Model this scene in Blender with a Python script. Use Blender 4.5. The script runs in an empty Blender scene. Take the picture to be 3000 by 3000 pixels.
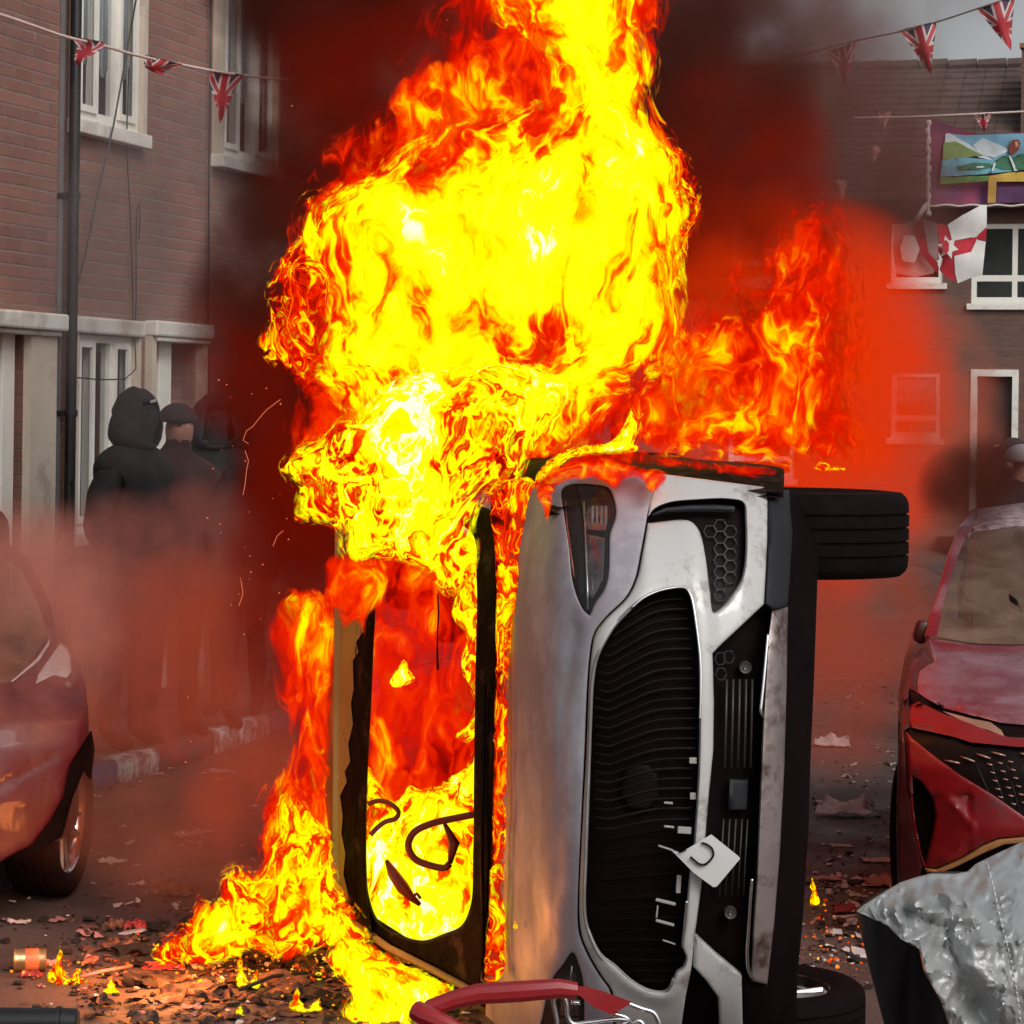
import bpy, bmesh, math, random
import numpy as np
from mathutils import Vector, Matrix, geometry
from mathutils import noise as mnoise

# ------------------------------------------------------------------ camera, world, light
SC = bpy.context.scene
COL = SC.collection
F = 8000.0; U0 = 1500.0; V0 = 1196.0; CH = 2.0
ROLL = math.radians(0.8)
CR, SR = math.cos(ROLL), math.sin(ROLL)
cam_d = bpy.data.cameras.new('camera')
cam_d.sensor_width = 36.0; cam_d.lens = 96.0
cam_d.shift_y = -304.0 / 3000.0
cam_d.clip_start = 0.1; cam_d.clip_end = 3000.0
cam = bpy.data.objects.new('camera', cam_d); COL.objects.link(cam)
cam.matrix_world = Matrix(((CR, -SR, 0, 0), (0, 0, -1, 0), (SR, CR, 0, CH), (0, 0, 0, 1)))
SC.camera = cam

w = bpy.data.worlds.new('World'); SC.world = w; w.use_nodes = True
wn = w.node_tree.nodes; wl = w.node_tree.links
wn.clear()
wo = wn.new('ShaderNodeOutputWorld'); wb = wn.new('ShaderNodeBackground')
sky = wn.new('ShaderNodeTexSky'); sky.sky_type = 'NISHITA'; sky.sun_disc = False
sky.sun_elevation = math.radians(38); sky.sun_rotation = math.radians(150)
sky.air_density = 1.0; sky.dust_density = 4.0; sky.ozone_density = 1.0
hs = wn.new('ShaderNodeHueSaturation'); hs.inputs['Saturation'].default_value = 0.22
wl.new(sky.outputs[0], hs.inputs['Color']); wl.new(hs.outputs[0], wb.inputs[0])
wb.inputs[1].default_value = 0.10
wl.new(wb.outputs[0], wo.inputs[0])

sun_d = bpy.data.lights.new('sun', 'SUN'); sun_d.energy = 0.9; sun_d.angle = math.radians(25)
sun_d.color = (1.0, 0.96, 0.9)
sun = bpy.data.objects.new('sun', sun_d); COL.objects.link(sun)
# the sun stands behind the camera and to its right, veiled by cloud
sun.rotation_euler = (math.radians(52), 0, math.radians(30))

SC.view_settings.view_transform = 'Standard'; SC.view_settings.look = 'None'
SC.view_settings.exposure = 0.18; SC.view_settings.gamma = 1.0
SC.render.engine = 'CYCLES'
cy = SC.cycles
cy.use_denoising = True
try: cy.denoiser = 'OPENIMAGEDENOISE'
except Exception: pass
cy.max_bounces = 6; cy.diffuse_bounces = 3; cy.glossy_bounces = 3; cy.transmission_bounces = 4
cy.volume_bounces = 0; cy.transparent_max_bounces = 40
cy.volume_step_rate = 1.0; cy.volume_max_steps = 64
cy.sample_clamp_indirect = 3.0; cy.sample_clamp_direct = 0.0
cy.use_light_tree = True

# ------------------------------------------------------------------ helpers
def P(u, v, y):
    "the point at depth y that the photograph (3000 px) shows at u, v"
    du = u - U0; dv = v - V0
    x = (du * CR + dv * SR) * y / F
    z = CH - (-du * SR + dv * CR) * y / F
    return Vector((x, y, z))

def G(u, v, z=0.0):
    "the point of the level plane at height z seen at u, v"
    du = u - U0; dv = v - V0
    k = (-du * SR + dv * CR)
    y = (CH - z) * F / k
    return P(u, v, y)

def tag(o, label=None, cat=None, group=None, kind=None):
    if label: o['label'] = label
    if cat: o['category'] = cat
    if group: o['group'] = group
    if kind: o['kind'] = kind
    return o

def empty(name, loc=(0, 0, 0), rz=0.0):
    o = bpy.data.objects.new(name, None); COL.objects.link(o)
    o.location = loc; o.rotation_euler = (0, 0, rz); o.empty_display_size = 0.2
    return o

def link_mesh(name, me, mat=None, parent=None, smooth=True, world=True):
    if mat is not None:
        for m in (mat if isinstance(mat, (list, tuple)) else [mat]): me.materials.append(m)
    if smooth:
        me.polygons.foreach_set('use_smooth', [True] * len(me.polygons))
    o = bpy.data.objects.new(name, me); COL.objects.link(o)
    if parent is not None:
        o.parent = parent
        if world:
            pm = parent_world(parent)
            o.matrix_parent_inverse = Matrix.Identity(4)
            me.transform(pm.inverted()) if world == True else None
    return o

def parent_world(p):
    m = Matrix.LocRotScale(p.location, p.rotation_euler, p.scale)
    return m if p.parent is None else parent_world(p.parent) @ m

def mesh_from(name, verts, faces, mat=None, parent=None, smooth=True, world=True):
    me = bpy.data.meshes.new(name)
    me.from_pydata([tuple(v) for v in verts], [], faces); me.update()
    return link_mesh(name, me, mat, parent, smooth, world)

class MB:
    "collects shapes (world coordinates, or the parent's own when local) and links them as ONE mesh object"
    def __init__(s): s.v = []; s.f = []
    def add(s, verts, faces):
        n = len(s.v); s.v += [tuple(v) for v in verts]; s.f += [tuple(i + n for i in f) for f in faces]; return s
    def box(s, c, d, rot=None, bev=0.0):
        x, y, z = d[0] / 2, d[1] / 2, d[2] / 2
        if bev > 0:
            bm = bmesh.new(); bmesh.ops.create_cube(bm, size=1.0)
            for q in bm.verts: q.co = Vector((q.co.x * d[0], q.co.y * d[1], q.co.z * d[2]))
            bmesh.ops.bevel(bm, geom=bm.edges[:], offset=min(bev, min(d) * .45), segments=2, affect='EDGES', profile=0.5)
            vs = [q.co.copy() for q in bm.verts]; bm.verts.index_update()
            fs = [tuple(q.index for q in f.verts) for f in bm.faces]; bm.free()
        else:
            vs = [Vector((a * x, b * y, e * z)) for a in (-1, 1) for b in (-1, 1) for e in (-1, 1)]
            fs = [(0, 1, 3, 2), (4, 6, 7, 5), (0, 4, 5, 1), (2, 3, 7, 6), (0, 2, 6, 4), (1, 5, 7, 3)]
        c = Vector(c)
        return s.add([(rot @ q if rot is not None else q) + c for q in vs], fs)
    def bb(s, a, b, bev=0.0):
        a = Vector(a); b = Vector(b)
        return s.box((a + b) / 2, [abs(t) for t in (b - a)], bev=bev)
    def tube(s, pts, r, seg=8, cap=True, flat=1.0):
        pts = [Vector(p) for p in pts]; n = len(pts)
        rr = r if isinstance(r, (list, tuple)) else [r] * n
        base = len(s.v); prev = None; vs = []; fs = []
        for i, p in enumerate(pts):
            d = (pts[min(i + 1, n - 1)] - pts[max(i - 1, 0)])
            if d.length < 1e-9: d = Vector((0, 0, 1))
            d.normalize()
            if prev is None:
                up = Vector((0, 0, 1)) if abs(d.z) < .9 else Vector((1, 0, 0))
                a = d.cross(up).normalized()
            else:
                a = (prev - d * prev.dot(d)).normalized()
            prev = a; b = d.cross(a).normalized()
            for k in range(seg):
                t = 2 * math.pi * k / seg
                vs.append(p + a * math.cos(t) * rr[i] + b * math.sin(t) * rr[i] * flat)
        for i in range(n - 1):
            for k in range(seg):
                k2 = (k + 1) % seg
                fs.append((i * seg + k, i * seg + k2, (i + 1) * seg + k2, (i + 1) * seg + k))
        if cap:
            fs.append(tuple(range(seg - 1, -1, -1))); fs.append(tuple((n - 1) * seg + k for k in range(seg)))
        return s.add(vs, fs)
    def lathe(s, prof, seg=32, M=None, close=False):
        "prof: list of (r, h) about the local z axis"
        M = M or Matrix.Identity(4); vs = []; fs = []
        for (r, h) in prof:
            for k in range(seg):
                t = 2 * math.pi * k / seg
                vs.append(M @ Vector((r * math.cos(t), r * math.sin(t), h)))
        n = len(prof)
        for i in range(n - 1 + (1 if close else 0)):
            j = (i + 1) % n
            for k in range(seg):
                k2 = (k + 1) % seg
                fs.append((i * seg + k, i * seg + k2, j * seg + k2, j * seg + k))
        return s.add(vs, fs)
    def prism(s, poly, a, b, f):
        "poly of 2-D points; f(p, t) gives the 3-D point, t = a and b are the two faces"
        n = len(poly)
        vs = [f(p, a) for p in poly] + [f(p, b) for p in poly]
        tri = geometry.tessellate_polygon([[Vector((p[0], p[1], 0)) for p in poly]])
        fs = [tuple(t) for t in tri] + [tuple(i + n for i in reversed(t)) for t in tri]
        fs += [(i, (i + 1) % n, (i + 1) % n + n, i + n) for i in range(n)]
        return s.add(vs, fs)
    def build(s, name, mat, parent=None, smooth=False, world=True, autos=None):
        me = bpy.data.meshes.new(name); me.from_pydata(s.v, [], s.f)
        bm = bmesh.new(); bm.from_mesh(me); bmesh.ops.recalc_face_normals(bm, faces=bm.faces[:]); bm.to_mesh(me); bm.free()
        me.update()
        o = link_mesh(name, me, mat, parent, smooth or autos is not None, world)
        if autos is not None:
            me.set_sharp_from_angle(angle=math.radians(autos))
        return o

# --- polygons in the plane of the photograph, laid on a curved surface
def spline(pts, step=8.0, closed=True):
    "a smooth closed curve through pts, sampled about every step px"
    pts = [np.array(p[:2], float) for p in pts]; n = len(pts); out = []
    rng = range(n) if closed else range(n - 1)
    for i in rng:
        if closed: p0, p1, p2, p3 = pts[i - 1], pts[i], pts[(i + 1) % n], pts[(i + 2) % n]
        else: p0, p1, p2, p3 = pts[max(i - 1, 0)], pts[i], pts[i + 1], pts[min(i + 2, n - 1)]
        L = np.linalg.norm(p2 - p1); k = max(1, int(L / step))
        # centripetal, so that unevenly spaced points do not overshoot
        t0 = 0.0; t1 = t0 + max(1e-3, np.linalg.norm(p1 - p0)) ** .5; t2 = t1 + max(1e-3, L) ** .5
        t3 = t2 + max(1e-3, np.linalg.norm(p3 - p2)) ** .5
        for j in range(k):
            t = t1 + (t2 - t1) * j / k
            A1 = (t1 - t) / (t1 - t0) * p0 + (t - t0) / (t1 - t0) * p1
            A2 = (t2 - t) / (t2 - t1) * p1 + (t - t1) / (t2 - t1) * p2
            A3 = (t3 - t) / (t3 - t2) * p2 + (t - t2) / (t3 - t2) * p3
            B1 = (t2 - t) / (t2 - t0) * A1 + (t - t0) / (t2 - t0) * A2
            B2 = (t3 - t) / (t3 - t1) * A2 + (t - t1) / (t3 - t1) * A3
            out.append((t2 - t) / (t2 - t1) * B1 + (t - t1) / (t2 - t1) * B2)
    if not closed: out.append(pts[-1])
    return np.array(out)

def poly_line(pts, step=12.0):
    pts = [np.array(p[:2], float) for p in pts]; out = []
    for i in range(len(pts)):
        a, b = pts[i], pts[(i + 1) % len(pts)]
        k = max(1, int(np.linalg.norm(b - a) / step))
        for j in range(k): out.append(a + (b - a) * j / k)
    return np.array(out)

def inside(P_, poly):
    P_ = np.asarray(P_, float); x, y = P_[:, 0], P_[:, 1]; r = np.zeros(len(P_), bool)
    n = len(poly); j = n - 1
    for i in range(n):
        xi, yi = poly[i]; xj, yj = poly[j]
        if yi != yj:
            c = ((yi > y) != (yj > y)) & (x < (xj - xi) * (y - yi) / (yj - yi) + xi)
            r ^= c
        j = i
    return r

def dist_poly(P_, poly, closed=True):
    P_ = np.asarray(P_, float); d = np.full(len(P_), 1e9)
    n = len(poly)
    for i in range(n if closed else n - 1):
        a = poly[i]; b = poly[(i + 1) % n]; ab = b - a; L = ab @ ab
        if L < 1e-12: continue
        t = np.clip(((P_ - a) @ ab) / L, 0, 1)
        d = np.minimum(d, np.hypot(*(P_ - a - t[:, None] * ab).T))
    return d

def cdt(outer, holes, grid, rings=(), lines=()):
    "triangulate outer minus holes; returns points, triangles"
    lo = outer.min(0); hi = outer.max(0)
    gx = np.arange(lo[0] + grid * .5, hi[0], grid); gy = np.arange(lo[1] + grid * .5, hi[1], grid)
    g = np.array([(x + (grid * .5 if k % 2 else 0), y) for k, y in enumerate(gy) for x in gx]).reshape(-1, 2)
    pts = []
    if len(g):
        ok = inside(g, outer)
        for h in holes: ok &= ~inside(g, h)
        g = g[ok]
        if len(g):
            d = dist_poly(g, outer)
            for h in holes: d = np.minimum(d, dist_poly(g, h))
            for l in lines: d = np.minimum(d, dist_poly(g, l, False))
            g = g[d > (max(rings) + grid * .3 if rings else grid * .35)]
    vs = [tuple(p) for p in g]; ed = []
    for c in [outer] + list(holes):
        b = len(vs); vs += [tuple(p) for p in c]; n = len(c)
        ed += [(b + i, b + (i + 1) % n) for i in range(n)]
    for c in lines:
        b = len(vs); vs += [tuple(p) for p in c]
        ed += [(b + i, b + i + 1) for i in range(len(c) - 1)]
    if rings:
        extra = []
        for c in [outer] + list(holes):
            n = len(c)
            for i in range(n):
                t = c[(i + 1) % n] - c[i - 1]; L = np.hypot(*t)
                if L < 1e-6: continue
                nn = np.array((-t[1], t[0])) / L
                for r in rings:
                    extra += [c[i] + nn * r, c[i] - nn * r]
        extra = np.array(extra); ok = inside(extra, outer)
        for h in holes: ok &= ~inside(extra, h)
        d = dist_poly(extra, outer)
        for h in holes: d = np.minimum(d, dist_poly(extra, h))
        extra = extra[ok & (d > min(rings) * .8)]
        vs += [tuple(p) for p in extra]
    r = geometry.delaunay_2d_cdt([Vector(p) for p in vs], ed, [], 0, 1e-4)
    V = np.array([tuple(p) for p in r[0]]); T = np.array([f for f in r[2] if len(f) == 3])
    cen = V[T].mean(1); ok = inside(cen, outer)
    for h in holes: ok &= ~inside(cen, h)
    T = T[ok]
    used = np.unique(T); mp = -np.ones(len(V), int); mp[used] = np.arange(len(used))
    return V[used], mp[T]

def solid_panel(name, outer, holes, surf, mat, parent=None, thick=0.012, grid=14.0, rnd=0.0, smooth=True, depth=0.0, lines=(), bump=None):
    """a sheet cut to the outline and laid on the surface surf(u, v) -> Vector; edges turn inward by rnd px; a skirt gives it thickness"""
    rings = (rnd * .35, rnd) if rnd else ()
    V, T = cdt(outer, holes, grid, rings, lines)
    d = dist_poly(V, outer)
    for h in holes: d = np.minimum(d, dist_poly(V, h))
    P3 = []
    for (u, v), e in zip(V, d):
        p = surf(u, v); off = depth
        if rnd and e < rnd: off += (rnd - math.sqrt(max(0, rnd * rnd - (rnd - e) ** 2))) / F * p.y
        if bump is not None: off += bump(u, v)
        if off: p = p + Vector((0, off, 0))
        P3.append(p)
    n = len(P3)
    # boundary edges get a skirt pushed back (away from the camera side)
    cnt = {}
    for t in T:
        for a, b in ((t[0], t[1]), (t[1], t[2]), (t[2], t[0])):
            k = (min(a, b), max(a, b)); cnt[k] = cnt.get(k, 0) + 1
    verts = list(P3); faces = [tuple(int(i) for i in t) for t in T]
    bp = {}
    for (a, b), c in cnt.items():
        if c == 1:
            for q in (a, b):
                if q not in bp:
                    bp[q] = len(verts); verts.append(P3[q] + Vector((0, thick, 0)))
            faces.append((int(a), int(b), bp[b], bp[a]))
    me = bpy.data.meshes.new(name); me.from_pydata([tuple(p) for p in verts], [], faces)
    bm = bmesh.new(); bm.from_mesh(me); bmesh.ops.recalc_face_normals(bm, faces=bm.faces[:])
    bm.faces.ensure_lookup_table()
    if bm.faces and bm.faces[0].normal.y > 0:
        bmesh.ops.reverse_faces(bm, faces=bm.faces[:])
    bm.to_mesh(me); bm.free(); me.update()
    o = link_mesh(name, me, mat, parent, smooth)
    if smooth: me.set_sharp_from_angle(angle=math.radians(50))
    return o

# ------------------------------------------------------------------ materials
MATS = {}
def newmat(name):
    m = bpy.data.materials.new(name); m.use_nodes = True
    nt = m.node_tree; nt.nodes.clear(); MATS[name] = m
    return m, nt.nodes, nt.links

class N:
    "short hand for shader nodes"
    def __init__(s, nt): s.n = nt.nodes; s.l = nt.links
    def new(s, t, **kw):
        q = s.n.new(t)
        for k, v in kw.items(): setattr(q, k, v)
        return q
    def put(s, sock, v):
        if hasattr(v, 'links') or hasattr(v, 'is_linked'): s.l.new(v, sock)
        else: sock.default_value = v
    def math(s, op, a, b=0.0, c=None, clamp=False):
        q = s.new('ShaderNodeMath', operation=op); q.use_clamp = clamp
        s.put(q.inputs[0], a); s.put(q.inputs[1], b)
        if c is not None: s.put(q.inputs[2], c)
        return q.outputs[0]
    def vmath(s, op, a, b=(0, 0, 0)):
        q = s.new('ShaderNodeVectorMath', operation=op)
        s.put(q.inputs[0], a); s.put(q.inputs[1], b)
        return q.outputs['Value'] if op in ('LENGTH', 'DOT_PRODUCT', 'DISTANCE') else q.outputs[0]
    def scale(s, a, k):
        q = s.new('ShaderNodeVectorMath', operation='SCALE'); s.put(q.inputs[0], a); s.put(q.inputs['Scale'], k); return q.outputs[0]
    def noise(s, vec, scale=5.0, detail=3.0, rough=0.5, out='Fac', dist=0.0, typ=None, lac=2.0):
        q = s.new('ShaderNodeTexNoise'); s.l.new(vec, q.inputs['Vector'])
        if typ: q.noise_type = typ
        q.inputs['Scale'].default_value = scale; q.inputs['Detail'].default_value = detail
        q.inputs['Roughness'].default_value = rough; q.inputs['Distortion'].default_value = dist
        if 'Lacunarity' in q.inputs: q.inputs['Lacunarity'].default_value = lac
        return q.outputs[out]
    def ramp(s, f, stops, interp='LINEAR'):
        q = s.new('ShaderNodeValToRGB'); s.put(q.inputs[0], f); e = q.color_ramp.elements
        q.color_ramp.interpolation = interp
        while len(e) < len(stops): e.new(0.5)
        for i, (p, c) in enumerate(stops):
            e[i].position = p; e[i].color = (c[0], c[1], c[2], 1) if isinstance(c, (tuple, list)) else (c, c, c, 1)
        return q.outputs[0]
    def mix(s, f, a, b, typ='MIX'):
        q = s.new('ShaderNodeMixRGB', blend_type=typ); s.put(q.inputs[0], f)
        s.put(q.inputs[1], a if not isinstance(a, tuple) or len(a) == 4 else a + (1,))
        s.put(q.inputs[2], b if not isinstance(b, tuple) or len(b) == 4 else b + (1,)); return q.outputs[0]
    def maprange(s, v, a, b, c=0.0, d=1.0, smooth=False):
        q = s.new('ShaderNodeMapRange'); q.interpolation_type = 'SMOOTHSTEP' if smooth else 'LINEAR'
        s.put(q.inputs[0], v); s.put(q.inputs[1], a); s.put(q.inputs[2], b); s.put(q.inputs[3], c); s.put(q.inputs[4], d)
        return q.outputs[0]
    def pos(s): return s.new('ShaderNodeNewGeometry').outputs['Position']
    def obj(s): return s.new('ShaderNodeTexCoord').outputs['Object']
    def attr(s, name): return s.new('ShaderNodeAttribute', attribute_name=name).outputs['Fac']
    def mapping(s, vec, scale=(1, 1, 1), loc=(0, 0, 0), rot=(0, 0, 0)):
        q = s.new('ShaderNodeMapping'); s.l.new(vec, q.inputs[0])
        q.inputs['Scale'].default_value = scale; q.inputs['Location'].default_value = loc; q.inputs['Rotation'].default_value = rot
        return q.outputs[0]

def pbr(name, color, rough=0.5, metal=0.0, var=0.15, vscale=6.0, bump=0.0, bscale=40.0, coat=0.0, dirt=None, dirt_amt=0.0, dscale=3.0, spec=0.5, trans=0.0, alpha=1.0, rvar=0.12):
    m, nn, ll = newmat(name); n = N(m.node_tree)
    o = n.new('ShaderNodeOutputMaterial'); b = n.new('ShaderNodeBsdfPrincipled'); ll.new(b.outputs[0], o.inputs[0])
    co = n.obj()
    f = n.noise(co, vscale, 4, .6)
    c = n.ramp(f, [(0.25, tuple(x * (1 - var) for x in color)), (0.75, tuple(min(1, x * (1 + var)) for x in color))])
    if dirt is not None:
        f2 = n.noise(co, dscale, 8, .7)
        k = n.maprange(f2, .62 - dirt_amt * .4, .72 - dirt_amt * .25, 0, 1)
        c = n.mix(k, c, dirt)
    ll.new(c, b.inputs['Base Color'])
    fr = n.noise(co, vscale * 2.3, 3, .6)
    ll.new(n.maprange(fr, .3, .7, max(0.02, rough - rvar), min(1, rough + rvar)), b.inputs['Roughness'])
    b.inputs['Metallic'].default_value = metal
    b.inputs['Specular IOR Level'].default_value = spec
    if coat: b.inputs['Coat Weight'].default_value = coat; b.inputs['Coat Roughness'].default_value = 0.05
    if trans: b.inputs['Transmission Weight'].default_value = trans
    if alpha < 1: b.inputs['Alpha'].default_value = alpha
    if bump:
        q = n.new('ShaderNodeBump'); q.inputs['Strength'].default_value = bump; q.inputs['Distance'].default_value = 0.01
        ll.new(n.noise(co, bscale, 5, .6), q.inputs['Height']); ll.new(q.outputs[0], b.inputs['Normal'])
    return m
# ------------------------------------------------------------------ materials of the setting
def brick_mat(name, c1, c2, mortar, scale=1.0, rowh=.075, bw=.225, msize=.007):
    m, nn, ll = newmat(name); n = N(m.node_tree)
    co = n.obj(); sx = n.new('ShaderNodeSeparateXYZ'); ll.new(co, sx.inputs[0])
    cb = n.new('ShaderNodeCombineXYZ'); ll.new(sx.outputs[0], cb.inputs[0]); ll.new(sx.outputs[2], cb.inputs[1])
    jig = n.scale(n.vmath('SUBTRACT', n.noise(cb.outputs[0], 7, 3, .6, 'Color'), (.5, .5, .5)), .012)
    v = n.vmath('ADD', cb.outputs[0], jig)
    b = n.new('ShaderNodeTexBrick'); ll.new(v, b.inputs['Vector'])
    b.inputs['Scale'].default_value = 1.0; b.inputs['Mortar Size'].default_value = msize; b.inputs['Mortar Smooth'].default_value = .4
    b.inputs['Bias'].default_value = -.1; b.inputs['Brick Width'].default_value = bw; b.inputs['Row Height'].default_value = rowh
    b.inputs['Color1'].default_value = c1 + (1,); b.inputs['Color2'].default_value = c2 + (1,); b.inputs['Mortar'].default_value = mortar + (1,)
    big = n.noise(cb.outputs[0], .9, 4, .6); fine = n.noise(cb.outputs[0], 55, 4, .7)
    c = n.mix(n.maprange(big, .35, .7), b.outputs[0], n.mix(.5, b.outputs[0], (.11, .075, .07, 1)))
    c = n.mix(n.maprange(fine, .3, .75, 0, .45), c, n.mix(.6, c, (.05, .035, .03, 1)))
    # a few pale, salt-stained bricks and joints
    st = n.mapping(cb.outputs[0], (14, 4.2, 1)); p = n.noise(st, 1.0, 2, .6)
    c = n.mix(n.maprange(p, .70, .76, 0, .55), c, (.42, .30, .26, 1))
    p2 = n.noise(n.mapping(cb.outputs[0], (1.3, 22, 1), (3, 5, 0)), 1.0, 3, .7)
    c = n.mix(n.math('MULTIPLY', n.maprange(p2, .55, .62, 0, .6), n.math('SUBTRACT', 1.0, 0.0)), c, n.mix(.35, c, mortar + (1,)))
    q = n.new('ShaderNodeBsdfPrincipled'); ll.new(c, q.inputs['Base Color']); q.inputs['Roughness'].default_value = .9
    bp = n.new('ShaderNodeBump'); bp.inputs['Strength'].default_value = .8; bp.inputs['Distance'].default_value = .006
    h = n.math('ADD', n.math('MULTIPLY', b.outputs['Fac'], -1.0), n.math('MULTIPLY', fine, .5))
    ll.new(h, bp.inputs['Height']); ll.new(bp.outputs[0], q.inputs['Normal'])
    o = n.new('ShaderNodeOutputMaterial'); ll.new(q.outputs[0], o.inputs[0])
    return m

M_brick = brick_mat('red_brick', (.36, .16, .12), (.27, .115, .09), (.30, .21, .175), msize=.008)
M_brick_far = brick_mat('brown_brick', (.21, .105, .075), (.15, .075, .055), (.17, .12, .10))
M_render = pbr('cream_render', (.60, .51, .42), .85, var=.1, vscale=3, bump=.3, bscale=60, dirt=(.40, .33, .27, 1), dirt_amt=.3)
M_sillwhite = pbr('white_paint_trim', (.80, .77, .70), .6, var=.08, bump=.25, bscale=25, dirt=(.5, .45, .38, 1), dirt_amt=.3)
M_upvc = pbr('white_window_frame', (.84, .81, .74), .4, var=.05)
M_pipe_black = pbr('black_gloss_pipe', (.012, .012, .013), .35, var=.3, bump=.15)
M_steel_grey = pbr('grey_metal_strip', (.22, .22, .23), .5, .4)
M_dark = pbr('dark_void', (.01, .009, .009), .8)
M_sky_reflection = pbr('pale_sky_reflection', (.62, .72, .76), .9, var=.1, vscale=9)
M_blind = pbr('grey_room', (.10, .105, .095), .9, var=.3, vscale=3)
M_slate = pbr('brown_roof_tile', (.105, .07, .06), .85, var=.35, vscale=2.5, bump=.6, bscale=12)
M_rust = pbr('reddish_cap', (.3, .12, .07), .8)
M_doorwood = pbr('dark_door', (.05, .03, .025), .5)

def glass_mat(name, tint, rough=.05, alpha=.35):
    m, nn, ll = newmat(name); n = N(m.node_tree)
    b = n.new('ShaderNodeBsdfPrincipled'); b.inputs['Base Color'].default_value = tint + (1,)
    b.inputs['Roughness'].default_value = rough; b.inputs['Alpha'].default_value = alpha
    b.inputs['Specular IOR Level'].default_value = .8
    q = n.new('ShaderNodeBump'); q.inputs['Strength'].default_value = .12; q.inputs['Distance'].default_value = .02
    ll.new(n.noise(n.obj(), 2.2, 2, .5), q.inputs['Height']); ll.new(q.outputs[0], b.inputs['Normal'])
    o = n.new('ShaderNodeOutputMaterial'); ll.new(b.outputs[0], o.inputs[0]); return m
M_glass = glass_mat('window_glass', (.03, .035, .035), alpha=.16)

# asphalt: wet, dirty, strewn with soot
def asphalt():
    m, nn, ll = newmat('wet_asphalt'); n = N(m.node_tree); co = n.pos()
    f = n.noise(co, 1.1, 6, .65); g = n.noise(co, 70, 4, .75); k = n.noise(co, 9, 6, .7)
    c = n.ramp(f, [(.3, (.062, .036, .030)), (.7, (.145, .088, .074))])
    c = n.mix(n.maprange(g, .35, .8, 0, .6), c, (.17, .14, .13, 1))
    c = n.mix(n.maprange(k, .60, .68, 0, .7), c, (.03, .022, .02, 1))
    c = n.mix(n.maprange(n.noise(co, 26, 5, .8), .66, .72, 0, .8), c, (.30, .25, .23, 1))
    b = n.new('ShaderNodeBsdfPrincipled'); ll.new(c, b.inputs['Base Color'])
    ll.new(n.maprange(n.noise(co, 2.2, 5, .6), .4, .6, .5, .9), b.inputs['Roughness']); b.inputs['Specular IOR Level'].default_value = .3
    q = n.new('ShaderNodeBump'); q.inputs['Strength'].default_value = .55; q.inputs['Distance'].default_value = .012
    ll.new(n.math('ADD', g, n.math('MULTIPLY', k, 1.2)), q.inputs['Height']); ll.new(q.outputs[0], b.inputs['Normal'])
    o = n.new('ShaderNodeOutputMaterial'); ll.new(b.outputs[0], o.inputs[0]); return m
M_asph = asphalt()
M_pave = pbr('paving_concrete', (.17, .14, .13), .9, var=.25, vscale=2, bump=.4, bscale=40, dirt=(.08, .06, .055, 1), dirt_amt=.5)

# ground: one sheet, finely meshed near by so that it is not dead level
gm = MB()
def gz(x, y):
    if y > 30: return 0.0
    return 0.012 * mnoise.noise(Vector((x * .9, y * .9, 0))) + .006 * mnoise.noise(Vector((x * 3.1, y * 3.1, 4)))
gx = [-400, -60, -20] + [-6 + .25 * i for i in range(53)] + [10, 20, 60, 400]
gy = [-60, 0] + [3 + .25 * i for i in range(85)] + [27, 35, 60, 150, 900]
gv = [(x, y, gz(x, y)) for y in gy for x in gx]
nx = len(gx)
gf = [(j * nx + i, j * nx + i + 1, (j + 1) * nx + i + 1, (j + 1) * nx + i) for j in range(len(gy) - 1) for i in range(nx - 1)]
tag(mesh_from('road', gv, gf, M_asph), kind='structure')

# ------------------------------------------------------------------ left terrace
WO = Vector((-2.365, 17.2)); WD = Vector((.265, .964)).normalized()
WANG = math.atan2(WD.y, WD.x)
def WT(u, v=0.0):
    "distance along the left wall of what the photograph shows at u, v; and its height"
    du = u - U0; dv = v - V0
    k = (du * CR + dv * SR) / F
    t = (WO.y * k - WO.x) / (WD.x - WD.y * k)
    y = WO.y + WD.y * t
    return t, CH - (-du * SR + dv * CR) * y / F

def facade(name, parent, x0, x1, z0, z1, holes, mat, depth=.13, thick=.25):
    "a wall in the local x-z plane facing -y, with rectangular openings (xa, xb, za, zb) and their reveals"
    xs = sorted(set([x0, x1] + [h[0] for h in holes] + [h[1] for h in holes])); zs = sorted(set([z0, z1] + [h[2] for h in holes] + [h[3] for h in holes]))
    b = MB()
    def hole(x, z): return any(h[0] < x < h[1] and h[2] < z < h[3] for h in holes)
    for i in range(len(xs) - 1):
        for j in range(len(zs) - 1):
            if not hole((xs[i] + xs[i + 1]) / 2, (zs[j] + zs[j + 1]) / 2):
                a, c, d, e = xs[i], xs[i + 1], zs[j], zs[j + 1]
                b.add([(a, 0, d), (c, 0, d), (c, 0, e), (a, 0, e)], [(0, 1, 2, 3)])
                b.add([(a, thick, d), (c, thick, d), (c, thick, e), (a, thick, e)], [(3, 2, 1, 0)])
    for (a, c, d, e) in list(holes) + [(x0, x1, z0, z1)]:
        b.add([(a, 0, d), (c, 0, d), (c, 0, e), (a, 0, e), (a, thick, d), (c, thick, d), (c, thick, e), (a, thick, e)],
              [(0, 1, 5, 4), (1, 2, 6, 5), (2, 3, 7, 6), (3, 0, 4, 7)])
    return b.build(name, mat, parent, world=False)

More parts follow.
